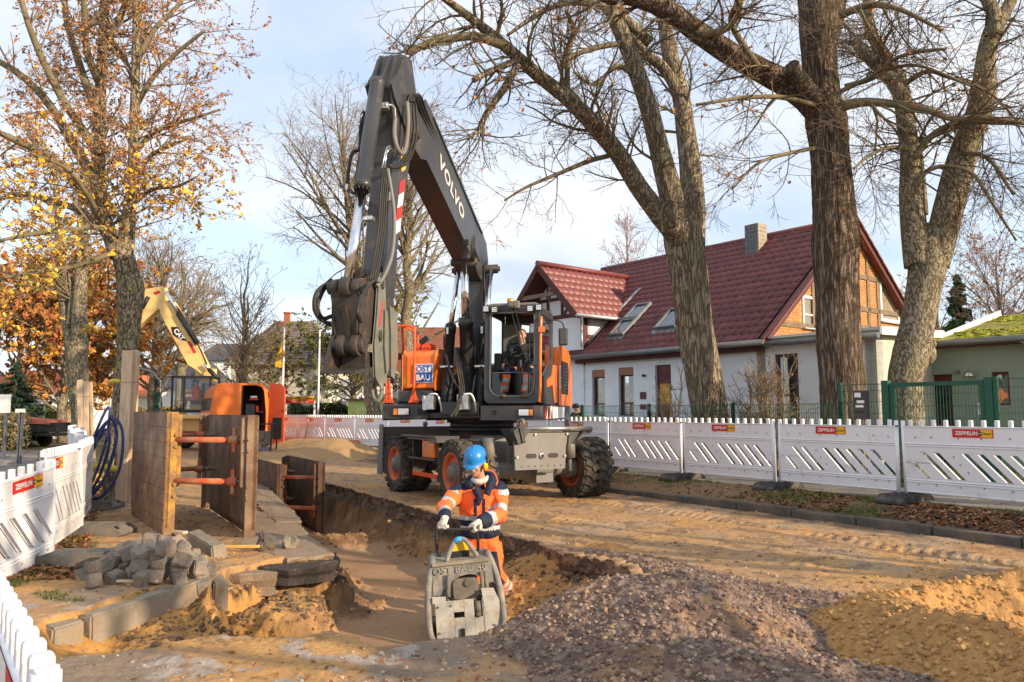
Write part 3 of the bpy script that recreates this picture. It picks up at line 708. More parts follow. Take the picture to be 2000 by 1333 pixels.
def face_bits(P,Mx,parent,s=1.0,brow=M_HAIR):
 e=MB()
 for sx in (-1,1): e.ball(P(sx*0.031,0.0735,0.012),0.0125*s,8,6,sc=(1.2,0.55,0.55),rot=Mx)
 e.build('eyes',M_EYE,parent)
 b=MB()
 for sx in (-1,1): b.tube([P(sx*0.014,0.094,0.034),P(sx*0.034,0.088,0.041),P(sx*0.052,0.070,0.034)],[0.003*s,0.0055*s,0.003*s],6)
 b.build('eyebrows',brow,parent)
 m=MB();m.tube([P(-0.024,0.0885,-0.053),P(0,0.0985,-0.0515),P(0.024,0.0885,-0.053)],[0.003*s,0.005*s,0.003*s],6);m.build('mouth',M_LIP,parent)
def hand_mb(mb,wrist,fdir,pdir,r=1.0,curl=1.0,side=1):
 """palm, four unequal bent fingers and a thumb; fdir towards the fingertips, pdir out of the palm"""
 f=Vector(fdir).normalized();p=Vector(pdir);p=(p-f*p.dot(f)).normalized();s=f.cross(p)*side;w=Vector(wrist)
 mb.ball(w+f*0.045*r,0.046*r,10,8,sc=(0.95,1.0,0.50),rot=Matrix((s,f,p)).transposed())
 mb.tube([w-f*0.02*r,w+f*0.03*r],[0.029*r,0.033*r],10)
 for k,(o,L) in enumerate(((-0.033,0.066),(-0.011,0.078),(0.011,0.074),(0.033,0.058))):
  a=w+f*0.075*r+s*o*r;d=f.copy();pts=[a];
  for j,seg in enumerate((0.42,0.33,0.27)):
   d=(Matrix.Rotation(0,3,'X') @ d);ang=curl*(0.75+0.25*j+0.05*k)
   d=(d*math.cos(ang)+p*math.sin(ang)) if j == 0 else (d*math.cos(ang)+(p*f.dot(d)-f*p.dot(d))*math.sin(ang));d.normalize()
   pts.append(pts[-1]+d*L*seg*r*1.15)
  mb.tube(bez(pts,3),[0.0115*r]*(3*3)+[0.0095*r],8)
 t0=w+f*0.022*r-s*0.036*r;d=(f*0.5-s*0.7+p*0.6).normalized()
 mb.tube(bez([t0,t0+d*0.035*r,t0+d*0.045*r+(f*0.7+p*0.7)*0.030*r],4),[0.0145*r]*8+[0.011*r],8)
# ================================================================ THE HOUSE ON THE RIGHT
def render_mat(name,col,**k): return mat(name,col,rough=0.9,var=0.07,vscale=1.3,bump=0.35,bscale=70,spec=0.15,dirt=0.12,dirtcol=(col[0]*0.75,col[1]*0.74,col[2]*0.7),dscale=1.1,**k)
M_WALLW=render_mat('white_render',(0.80,0.84,0.88));M_WALLG=render_mat('green_render',(0.30,0.36,0.29));M_WALLY=render_mat('cream_render',(0.58,0.56,0.45))
M_TIMBER=mat('dark_red_timber',(0.10,0.032,0.03),rough=0.7,var=0.2,vscale=6,stretch=(1,1,1),bump=0.2,bscale=30)
M_OLDWOOD=mat('weathered_timber',(0.20,0.15,0.105),rough=0.9,var=0.3,vscale=7,bump=0.4,bscale=30)
M_BRICK=mat('orange_brick',(0.56,0.25,0.10),rough=0.85,var=0.3,vscale=7,bump=0.3,bscale=60,spec=0.2);M_MORTAR=mat('mortar',(0.42,0.34,0.26),rough=0.95,var=0.1)
M_ZINC=mat('zinc_gutter',(0.20,0.21,0.22),rough=0.45,metal=0.6,var=0.15,vscale=3);M_ZINCL=mat('pale_zinc',(0.48,0.50,0.52),rough=0.5,metal=0.5,var=0.12,vscale=3)
M_SLATE=mat('slate_cladding',(0.16,0.17,0.19),rough=0.6,var=0.25,vscale=9);M_PALECLAD=mat('pale_chimney_cladding',(0.36,0.31,0.25),rough=0.85,var=0.25,vscale=9)
M_ROOM=mat('dark_room',(0.035,0.033,0.03),rough=0.9,var=0.3);M_CURTAIN=mat('curtain',(0.55,0.53,0.47),rough=0.9,var=0.15,vscale=4,stretch=(6,6,0.5));M_POSTER=mat('yellow_poster',(0.70,0.40,0.06),rough=0.7,var=0.35,vscale=8)
M_PANE=glass_mat('house_pane',(0.70,0.74,0.74),0.22,0.02);M_PVC=mat('white_frame',(0.72,0.72,0.70),rough=0.4,var=0.04);M_REDFR=mat('dark_red_frame',(0.13,0.025,0.03),rough=0.45,var=0.1)
M_MOSS=mat('mossy_roofing',(0.14,0.10,0.06),rough=0.95,var=0.3,vscale=5,dirt=0.9,dirtcol=(0.36,0.36,0.03),dscale=2.6,bump=0.9,bscale=16,bdist=0.05)
def tile_mat(name,col,rough=0.38):
 m=mat(name,col,rough=rough,var=0.22,vscale=5,dirt=0.16,dirtcol=(0.09,0.08,0.04),dscale=2.0,spec=0.5,world=True);nt=m.node_tree
 oi=nt.nodes.new('ShaderNodeObjectInfo');mr=nt.nodes.new('ShaderNodeMapRange');mr.inputs[3].default_value=0.75;mr.inputs[4].default_value=1.25;nt.links.new(oi.outputs['Random'],mr.inputs[0])
 mul=[n for n in nt.nodes if n.type == 'MIX' and n.blend_type == 'MULTIPLY'][0];src=mul.inputs[7].links[0].from_socket
 mm=nt.nodes.new('ShaderNodeMath');mm.operation='MULTIPLY';nt.links.new(src,mm.inputs[0]);nt.links.new(mr.outputs[0],mm.inputs[1]);nt.links.new(mm.outputs[0],mul.inputs[7]);return m
M_TILE=tile_mat('glazed_red_tile',(0.165,0.038,0.036),0.48);M_TILEB=tile_mat('brick_red_tile',(0.36,0.13,0.07),0.8);M_TILEG=tile_mat('grey_brown_tile',(0.13,0.10,0.085),0.8);M_TILEO=tile_mat('orange_tile',(0.58,0.17,0.07),0.8);M_TILED=tile_mat('dark_tile',(0.07,0.07,0.08),0.6)
H=empty('half_timbered_house','white house with glazed dark red tiled roof, brick gable and half timbered dormer wing','house',(5.95,18.6,0.0),math.atan2(-0.785,0.62))
_hM=Matrix.Translation(H.location) @ Euler(H.rotation_euler).to_matrix().to_4x4();_hI=_hM.inverted()
def HF(px,py,y): return _hI @ at_plane(px,py,_hM @ Vector((0,y,0)),_hM.to_3x3() @ Vector((0,1,0)))
def HS(px,py,x): return _hI @ at_plane(px,py,_hM @ Vector((x,0,0)),_hM.to_3x3() @ Vector((1,0,0)))
def tile_shape():
 n=6;w,l=0.25,0.385;top=[];xs=[i/n for i in range(n+1)];pz=[0.012*0+0.034*(0.5-0.5*math.cos(2*math.pi*x)) if x < 0.62 else 0.004*math.sin(x*9) for x in xs];v=[]
 for yy,dz in ((0,0.022),(l,0.0)):
  for x,z in zip(xs,pz): v.append((x*w,yy,z+dz))
 for x,z in zip(xs,pz): v.append((x*w,0.0,z-0.004))
 f=[(i,i+1,n+1+i+1,n+1+i) for i in range(n)]+[(2*(n+1)+i,2*(n+1)+i+1,i+1,i) for i in range(n)]
 return v,f
TV,TF=tile_shape()
def tile_roof(parent,name,origin,across,upslope,na,nu,m,maxobj=0,skip=None,scale=1.0):
 """lay courses of tiles; the nearest ones are objects of their own, the others one part"""
 o=Vector(origin);a=Vector(across).normalized();u=Vector(upslope).normalized();n=a.cross(u);me=MB().add(TV,TF,0,True).mesh('roof_tile',m);M3=Matrix((a,u,n)).transposed()
 spots=[]
 for j in range(nu):
  for i in range(na):
   p=o+a*(i*0.25*scale)+u*(j*0.33*scale)
   if skip and skip(p+a*0.125+u*0.17): continue
   spots.append(p)
 par=parent;pM=Matrix.Translation(par.location) @ Euler(par.rotation_euler).to_matrix().to_4x4()
 spots.sort(key=lambda p: (pM @ p).y)
 base=MB();A=o+n*-0.03;
 rf=MB();w=na*0.25*scale;l=nu*0.33*scale
 rf.prism([A,A+a*w,A+a*w+u*l,A+u*l],n*-0.12);rp_=rf.build(name,M_TIMBER,parent)
 for p in spots[:maxobj]:
  t=link('roof_tile',me,rp_);M4=M3.to_4x4() @ Matrix.Scale(scale,4);M4.translation=p;t.matrix_local=M4 @ Matrix.Rotation(random.gauss(0,0.006),4,'Z')
 rest=spots[maxobj:]
 if rest:
  tv=np.array(TV)*scale;vv=tv[:,0:1]*np.array(a)+tv[:,1:2]*np.array(u)+tv[:,2:3]*np.array(n)
  S=np.array([p[:] for p in rest]);V=(vv[None]+S[:,None]).reshape(-1,3);Fq=(np.array(TF)[None]+(np.arange(len(rest))*len(TV))[:,None,None]).reshape(-1,4)
  link('roof_tiles',fast_mesh('roof_tiles',V,Fq,m,True),rp_,'stuff')
 return rp_
def window(parent,name,x0,x1,z0,z1,y,frame_m,face='y',back=M_ROOM,fw=0.05,cross=0,sill=True,trans=0.0,depth=0.12,mk=None):
 """a real window: frame, pane set back, room or curtain behind; face says which plane"""
 def Q(a,d,z): return (a,y+d,z) if face == 'y' else (y-d,a,z)
 f=MB();f.ring_prism([Q(a,-0.012,z) for a,z in ((x0,z0),(x1,z0),(x1,z1),(x0,z1))],[Q(a,-0.012,z) for a,z in ((x0+fw,z0+fw),(x1-fw,z0+fw),(x1-fw,z1-fw),(x0+fw,z1-fw))],Vector(Q(0,0.06,0))-Vector(Q(0,0,0)))
 w=f.build(name,frame_m,parent,bevel=0.004)
 if cross:
  zc=z0+(z1-z0)*cross;c=MB();c.beam(Q(x0+fw,0.01,zc),Q(x1-fw,0.01,zc),0.04,0.05);c.build('crossbar',frame_m,w)
 p=MB();p.add([Q(a,0.03,z) for a,z in ((x0+fw,z0+fw),(x1-fw,z0+fw),(x1-fw,z1-fw),(x0+fw,z1-fw))],[(0,1,2,3)]);p.build('pane',M_PANE,w)
 b=MB();b.add([Q(a,0.035+depth,z) for a,z in ((x0,z0),(x1,z0),(x1,z1),(x0,z1))],[(0,1,2,3)]);b.build('curtain' if back is not M_ROOM else 'room',back,w)
 if sill: s=MB();s.prism([Q(x0-0.05,0,z0-0.03),Q(x1+0.05,0,z0-0.03),Q(x1+0.05,0,z0),Q(x0-0.05,0,z0)],Vector(Q(0,-0.10,0))-Vector(Q(0,0,0)));s.build('sill',M_ZINCL,w)
 return w
def wall_with_holes(x0,x1,z0,z1,holes,y,th,face='y',mb=None):
 """flat wall as strips around its openings"""
 mb=mb or MB();xs=sorted({x0,x1} | {h[0] for h in holes} | {h[1] for h in holes})
 for a,b in zip(xs[:-1],xs[1:]):
  if b-a < 1e-4: continue
  m=(a+b)/2;hs=sorted([(h[2],h[3]) for h in holes if h[0] <= m <= h[1]]);z=z0
  for h0,h1 in hs+[(z1,z1)]:
   if h0-z > 1e-4:
    c=((a+b)/2,y+th/2,(z+h0)/2) if face == 'y' else (y-th/2,(a+b)/2,(z+h0)/2);s=(b-a,th,h0-z) if face == 'y' else (th,b-a,h0-z);mb.box(c,s)
   z=h1
 return mb
def build_house():
 ez,rz,hw,L,fy=3.2,6.9,4.57,8.9,0.35
 g0=0.0
 wins=[]
 for (xa,xb,ya,yb) in ((1157,1181,722,812),(1209,1237,717,812),(1281,1310,712,822)):
  a,c=HF(xa,yb,fy),HF(xb,ya,fy);wins.append((a.x,c.x,max(a.z,0.15),c.z))
 a,c=HF(1516,812,fy),HF(1558,690,fy);wb=(a.x,c.x,0.9,c.z)
 holes=[w for w in wins]+[wb]
 x_left=-6.42
 m=wall_with_holes(x_left,2.75,g0,ez-0.05,holes,fy,0.3);m.build('front_wall',M_WALLW,H)
 for k,w in enumerate(wins[:2]):
  ww=window(H,'window',w[0],w[1],w[2],w[3]-0.22,fy+0.10,M_REDFR,back=M_CURTAIN if k == 0 else M_POSTER,cross=0.30,fw=0.04,depth=0.3)
  q=MB();q.box(((w[0]+w[1])/2,fy+0.08,w[3]-0.11),(w[1]-w[0],0.12,0.22));q.build('shutter_box',mat('shutter_brown',(0.36,0.16,0.09),rough=0.6),ww)
 w=wins[2];q=MB();q.box(((w[0]+w[1])/2,fy+0.12,(w[2]+w[3])/2),(w[1]-w[0],0.06,w[3]-w[2]));dr=q.build('door',M_REDFR,H)
 q=MB();wd=w[1]-w[0]
 for k in range(9): q.beam((w[0]+0.05,fy+0.085,w[3]-0.15-0.09*k),(w[0]+wd/2,fy+0.085,w[3]-0.05-0.09*k-0.18),0.012,0.012);q.beam((w[1]-0.05,fy+0.085,w[3]-0.15-0.09*k),(w[0]+wd/2,fy+0.085,w[3]-0.05-0.09*k-0.18),0.012,0.012)
 q.build('moulding',M_TIMBER,dr,kind='stuff')
 q=MB();q.box(((w[0]+w[1])/2,fy+0.085,w[2]+0.75),(wd*0.62,0.012,0.55));q.build('pane',M_POSTER,dr);q=MB();q.tube([(w[0]+0.08,fy+0.05,1.2),(w[0]+0.08,fy+0.05,1.32)],0.012,6);q.build('handle',M_FITTING,dr)
 window(H,'window',wb[0],wb[1],wb[2],wb[3],fy+0.08,mat('brown_frame',(0.12,0.06,0.04),rough=0.6),back=M_ROOM,cross=0.5,fw=0.07,depth=0.5)
 for yy in (768,790): a=HF(1256,yy+5,fy-0.01);q=MB();q.box((a.x,fy-0.012,a.z),(0.22,0.02,0.20 if yy < 780 else 0.14));sg=q.build('sign',M_REDFR,H)
 a=HF(1257,734,fy-0.05);q=MB();q.box((a.x,fy-0.05,a.z),(0.07,0.10,0.07));q.build('lamp',M_BLACK,H,bevel=0.01)
 # brick gable on the plane x = 0, with timbers and windows
 gp_=lambda px,py: HS(px,py,0.0)
 slope=(rz-ez)/hw;zt=lambda y: ez+slope*(y if y < hw else 2*hw-y)
 w1a,w1b=gp_(1562,640),gp_(1590,545);w2a,w2b=gp_(1719,628),gp_(1751,552)
 hol=[(w1a.y+0.12,w1a.y+1.1,w1a.z,min(w1b.z,zt(w1a.y+0.12)-0.32)),(w2a.y,w2b.y+0.02,w2a.z,w2b.z+0.05)]
 m=MB();m.prism([(0.0,0.35,0.0),(0.0,2*hw-0.35,0.0),(0.0,2*hw-0.35,zt(0.35)),(0.0,hw,rz-0.12),(0.0,0.35,zt(0.35)-0.05)],(-0.25,0,0));m.build('gable_wall',M_MORTAR,H)
 m=MB();rs=random.Random(3);z=2.9;row=0
 while z < rz:
  y=0.35-(0.125 if row % 2 else 0)
  while y < 2*hw-0.3:
   yc=y+0.12
   if 0.4 < yc < 2*hw-0.4 and z+0.04 < zt(yc)-0.12 and not any(h[0]-0.02 < yc < h[1]+0.02 and h[2]-0.02 < z+0.03 < h[3]+0.02 for h in hol): m.box((0.008+rs.uniform(-0.002,0.003),yc,z+0.033),(0.02,0.236,0.063))
   y += 0.25
  z += 0.077;row += 1
 m.build('brickwork',M_BRICK,H,kind='stuff')
 def post(ya,za,yb,zb,w=0.16): q=MB();q.beam((0.03,ya,za),(0.03,yb,zb),w,0.035,up=(1,0,0));q.build('timber',M_OLDWOOD,H)
 for px,y0,y1 in ((1590,545,668),(1697,468,650),(1716,505,650)): a,c=gp_(px,y1),gp_(px,y0);post(a.y,a.z,a.y,min(c.z,zt(a.y)-0.1))
 for py in (543,605,640): a,c=gp_(1690,py),gp_(1758,py-4);post(a.y-2.2,a.z,min(c.y,2*hw-(a.z-ez)/slope-0.1),a.z,0.14)
 post(0.7,zt(0.4)+0.2,3.0,zt(0.4)+0.2,0.14)
 window(H,'window',hol[0][0],hol[0][1],hol[0][2],hol[0][3],0.03,M_PVC,face='x',back=M_CURTAIN,cross=0.42,fw=0.07);window(H,'window',hol[1][0],hol[1][1],hol[1][2],hol[1][3],0.03,M_PVC,face='x',back=M_CURTAIN,fw=0.10)
 # roof
 u=Vector((0,hw,rz-ez));ul=u.length;nu=int(ul/0.33)+1;na=int(9.9/0.25)
 wx0,wx1,wax,wez,wrz=-9.0,-6.4,-7.7,4.78,6.2
 def skip(p): return wx0-0.2 < p.x < wx1+0.2 and wrz-abs(p.x-wax)*(wrz-wez)/1.3 > p.z+0.05
 r1=tile_roof(H,'roof',(-9.75,-0.02,ez+0.02),(1,0,0),u,int(9.95/0.25),nu,M_TILE,300,skip)
 m=MB();m.prism([(-9.75,2*hw+0.02,ez),(0.22,2*hw+0.02,ez),(0.22,hw,rz),(-9.75,hw,rz)],(0,0,-0.12));m.build('rear_roof',M_TILE,H)
 m=MB();m.tube([(-9.8,hw,rz+0.03),(0.22,hw,rz+0.03)],0.10,10);m.build('ridge_tiles',M_TILE,H)
 m=MB()
 for ya,za,yb,zb in ((-0.05,ez-0.04,hw,rz-0.04),(2*hw+0.05,ez-0.04,hw,rz-0.04)): m.beam((0.24,ya,za),(0.24,yb,zb),0.03,0.20,up=(0,0,1))
 m.build('verge_board',M_TIMBER,H);m=MB()
 for k in range(17):
  f=k/17;y=2*hw-hw*f*1.0;m.beam((0.22,y+0.02,ez+0.05+(rz-ez)*f),(0.22,y-0.27,ez+0.05+(rz-ez)*(f+0.058)),0.20,0.045);y=hw*f;m.beam((0.22,y,ez+0.06+(rz-ez)*f),(0.22,y+0.27,ez+0.06+(rz-ez)*(f+0.058)),0.20,0.045)
 m.build_each('verge_tile',M_TILE,H)
 m=MB();m.beam((x_left-0.2,0.16,ez-0.12),(0.1,0.16,ez-0.12),0.03,0.20);m.build('fascia',M_TIMBER,H)
 m=MB();m.tube([(x_left-0.25,-0.07,ez-0.03),(0.25,-0.07,ez-0.03)],0.075,10);m.build('gutter',M_ZINC,H)
 # chimney, roof windows
 c=HF(1465,470,3.7);m=MB();m.box((c.x,4.0,6.48),(0.46,0.46,1.44));ch=m.build('chimney',M_SLATE,H);m=MB()
 for j in range(9):
  for i in range(4): m.box((c.x+0.236,3.83+0.113*i,6.15+0.125*j),(0.012,0.106,0.115))
 m.build('slate',M_PALECLAD,ch,kind='stuff');m=MB()  # right face of the chimney clad in a paler colour than the front
 for j in range(10):
  for i in range(4): m.box((c.x-0.17+0.113*i,3.764,6.0+0.125*j),(0.106,0.012,0.115))
 m.build('slate',M_SLATE,ch,kind='stuff')
 c2=HF(1498,468,4.2);un=u.normalized();nn=Vector((1,0,0)).cross(un)
 def skylight(px0,py0,px1,py1,nm,wd,ln):
  def RP(px,py): # roof plane point
   n=_hM.to_3x3() @ nn;return _hI @ at_plane(px,py,_hM @ Vector((0,0,ez)),n)
  c=RP(px0,py0)+nn*0.06;a=Vector((1,0,0));q=MB()
  o_=[c-a*wd/2,c+a*wd/2,c+a*wd/2+un*ln,c-a*wd/2+un*ln];i_=[c-a*(wd/2-0.07)+un*0.07,c+a*(wd/2-0.07)+un*0.07,c+a*(wd/2-0.07)+un*(ln-0.07),c-a*(wd/2-0.07)+un*(ln-0.07)]
  q.ring_prism(o_,i_,nn*0.10);w=q.build('roof_window',M_ZINC,H);q=MB();q.add([p+nn*0.06 for p in i_],[(0,1,2,3)]);q.build('pane',M_PANE,w);q=MB();q.add([p+nn*0.005 for p in o_],[(0,1,2,3)]);q.build('room',M_CURTAIN,w)
  q=MB();q.add([c-a*(wd/2+0.06)-un*0.18+nn*0.0,c+a*(wd/2+0.06)-un*0.18,c+a*(wd/2+0.06)+nn*0.02,c-a*(wd/2+0.06)+nn*0.02],[(0,1,2,3)]);q.build('flashing',M_ZINC,w);return w
 skylight(1205,661,0,0,'',0.62,0.95);skylight(1230,633,0,0,'',0.62,0.95);skylight(1300,647,0,0,'',0.78,1.0)
 # wing with half timbered gable facing the street
 m=MB();m.prism([(wx0,0.30,0),(wx1,0.30,0),(wx1,0.30,wez),(wax,0.30,wrz-0.08),(wx0,0.30,wez)],(0,0.3,0));m.build('wing_wall',M_WALLW,H)
 m=MB();m.prism([(wx1,0.305,2.9),(wx1,3.0,2.9),(wx1,3.4,4.9),(wx1,0.305,wez-0.02)],(-0.2,0,0));m.build('wing_side_wall',M_WALLW,H)
 def tb(a,b2,w=0.13,up=(0,1,0)): q=MB();q.beam(a,b2,w,0.04,up=up);q.build('timber',M_TIMBER,H)
 tb((wx0,0.285,4.55),(wx1,0.285,4.55));tb((wax-1.0,0.285,5.15),(wax+1.0,0.285,5.15),0.10)
 for dx in (-1.0,-0.35,0.35,1.0): tb((wax+dx,0.285,4.6),(wax+dx,0.285,min(5.9,6.05-abs(dx)*0.98)),0.10)
 tb((wax+0.4,0.28,4.6),(wax+0.95,0.28,5.1),0.09);tb((wax-0.4,0.28,4.6),(wax-0.95,0.28,5.1),0.09);tb((wax-0.3,0.28,5.2),(wax,0.28,5.8),0.09);tb((wax+0.3,0.28,5.2),(wax,0.28,5.8),0.09)
 U=(1,0,0);tb((wx1+0.015,0.38,2.95),(wx1+0.015,0.38,wez),0.16,U);tb((wx1+0.015,1.5,3.9),(wx1+0.015,1.5,wez),0.12,U);tb((wx1+0.015,2.5,4.3),(wx1+0.015,2.5,wez),0.12,U);tb((wx1+0.015,0.4,3.85),(wx1+0.015,1.6,3.85),0.12,U);tb((wx1+0.02,0.4,wez-0.08),(wx1+0.02,3.2,wez-0.08),0.12,U)
 q=MB();q.beam((wx1+0.03,0.5,ez+0.5),(wx1+0.03,2.9,ez+2.42),0.03,0.12,up=(1,0,0));q.beam((wx1+0.05,3.5,6.0),(wx1+0.35,3.05,5.4),0.18,0.02);q.build_each('flashing',M_ZINCL,H)
 window(H,'window',-9.2,-8.3,2.9,3.7,0.30,M_REDFR,fw=0.06)
 wl=Vector((1.6,0,-(wrz-wez)));un2=Vector((-1.85,0,(wrz-wez)*1.85/1.6)).normalized();nl=int(Vector((1.85,0,1.83)).length/0.33)
 tile_roof(H,'wing_roof',(wx1+0.42,-0.45,wez-0.32),(0,1,0),(-1.72,0,wrz-wez+0.34),19,7,M_TILE,0,lambda p: p.y > 0.4+(p.z-ez)/slope+0.25)
 m=MB();m.prism([(wax,-0.45,wrz),(wx0-0.25,-0.45,wez-0.24),(wx0-0.25,4.0,wez-0.24),(wax,4.0,wrz)],(0,0,-0.10));m.build('wing_roof_left',M_TILE,H)
 m=MB();m.tube([(wax,-0.48,wrz+0.06),(wax,4.1,wrz+0.06)],0.09,10);m.build('ridge_tiles',M_TILE,H)
 m=MB();m.beam((wax,-0.46,wrz-0.05),(wx1+0.45,-0.46,wez-0.36),0.20,0.03,up=(0,1,0));m.beam((wax,-0.46,wrz-0.05),(wx0-0.3,-0.46,wez-0.28),0.20,0.03,up=(0,1,0));m.build_each('bargeboard',M_TIMBER,H)
 m=MB();m.prism([(wax,-0.44,wrz-0.13),(wx1+0.35,-0.44,wez-0.40),(wx1+0.35,0.3,wez-0.40),(wax,0.3,wrz-0.13)],(0,0,-0.02));m.prism([(wax,-0.44,wrz-0.13),(wx0-0.2,-0.44,wez-0.32),(wx0-0.2,0.3,wez-0.32),(wax,0.3,wrz-0.13)],(0,0,-0.02));m.build_each('soffit',M_TIMBER,H)
 m=MB();m.beam((wax-1.0,-0.4,5.2),(wax+1.0,-0.4,5.2),0.10,0.12);m.build('collar_beam',M_OLDWOOD,H)
 m=MB();m.tube([(wx1+0.48,-0.45,wez-0.36),(wx1+0.48,3.0,wez-0.36)],0.06,8);m.tube(bez([(wx1+0.46,-0.2,wez-0.4),(wx1+0.14,0.1,wez-0.55),(wx1+0.08,0.16,wez-0.8)],4),0.04,8);m.tube([(wx1+0.08,0.16,wez-0.8),(wx1+0.08,0.16,ez+0.3)],0.04,8);m.build_each('gutter',M_ZINCL,H)
 # flat roofed annex in line with the front
 m=MB();m.prism([(2.75,0.35,0),(2.75,9.0,0),(2.75,9.0,3.2),(2.75,0.35,3.2)],(-0.25,0,0));m.build('annex_side_wall',M_WALLY,H)
 m=MB();m.box((1.4,4.6,3.22),(3.1,9.0,0.08));m.build('annex_roof',M_MOSS,H);m=MB();m.beam((0.1,0.12,3.24),(2.98,0.12,3.24),0.04,0.16);m.beam((2.98,0.12,3.24),(2.98,3.2,3.34),0.04,0.18);m.beam((2.98,3.2,3.30),(3.1,6.4,4.1),0.05,0.14);m.build_each('roof_edge',M_PVC,H)
 m=MB();m.tube([(0.2,0.0,3.13),(2.98,0.0,3.13)],0.07,10);m.build('gutter',M_ZINC,H)
build_house()
AN=empty('green_annex','low green rendered annex with a mossy roof at the right edge','house',(5.95,18.6,0.0),math.atan2(-0.785,0.62))
def build_annex():
 y0=3.0;a,c=HF(1940,793,y0),HF(1970,726,y0);d0,d1=HF(1820,830,y0),HF(1859,731,y0)
 wn=(a.x,c.x,a.z,c.z);dn=(d0.x,d1.x,0.2,d1.z);m=wall_with_holes(2.75,9.0,0,3.12,[wn,dn],y0,0.3);m.build('front_wall',M_WALLG,AN)
 window(AN,'window',*wn,y0+0.08,M_REDFR,fw=0.06,back=M_CURTAIN)
 q=MB();q.box(((dn[0]+dn[1])/2,y0+0.14,(dn[2]+dn[3])/2),(dn[1]-dn[0],0.05,dn[3]-dn[2]));d=q.build('door',M_REDFR,AN);q=MB();q.box(((dn[0]+dn[1])/2,y0+0.11,1.7),((dn[1]-dn[0])*0.6,0.01,0.9));q.build('pane',M_ROOM,d)
 m=MB();m.prism([(2.9,y0-0.35,3.16),(9.3,y0-0.35,3.16),(9.3,y0+3.6,4.05),(2.9,y0+3.6,4.05)],(0,0,-0.09));m.build('roof',M_MOSS,AN)
 rs=np.random.RandomState(5);n=2600;x=2.95+6.2*rs.rand(n);yy=y0-0.32+3.85*rs.rand(n);ok=fbm(x*2,yy*2,5,4) > 0.45;p=np.stack([x,yy,3.16+(yy-y0+0.35)*0.2253],1)[ok]
 stones('moss_cushions',p,0.03+0.05*rs.rand(len(p)),mat('moss',(0.3,0.3,0.03),rough=0.95,attr=True,var=0.2,bump=0.6,bscale=60),palette(rs,len(p),[(0.40,0.38,0.03),(0.30,0.32,0.03),(0.22,0.24,0.03)]),5,flat=0.35,parent=AN)
 m=MB();m.tube([(2.95,y0-0.42,3.08),(9.3,y0-0.42,3.08)],0.075,10);m.build('gutter',M_ZINC,AN);m=MB();m.beam((2.95,y0-0.33,3.02),(9.3,y0-0.33,3.02),0.03,0.12);m.build('fascia',M_TIMBER,AN)
 a=HF(1992,665,y0-0.42);m=MB();m.tube(bez([(a.x,y0-0.42,3.05),(a.x+0.15,y0-0.25,2.9),(a.x+0.25,y0-0.08,2.7)],4),0.045,8);m.tube([(a.x+0.25,y0-0.08,2.7),(a.x+0.25,y0-0.08,0.2)],0.045,8);m.build_each('downpipe',M_ZINCL,AN)
 a=HF(1893,733,y0-0.15);m=MB();m.lathe([(0.03,0.10),(0.05,0.08),(0.13,-0.02),(0.12,-0.03)],a,(0,0,1),14);m.tube([a+Vector((0,0,0.06)),(a.x,y0,a.z+0.06)],0.015,6);m.build_each('wall_lamp',M_FITTING,AN);a=HF(1870,728,y0);m=MB();m.box((a.x,y0-0.03,a.z),(0.09,0.06,0.09));m.build('junction_box',M_MIDGREY,AN)
build_annex()
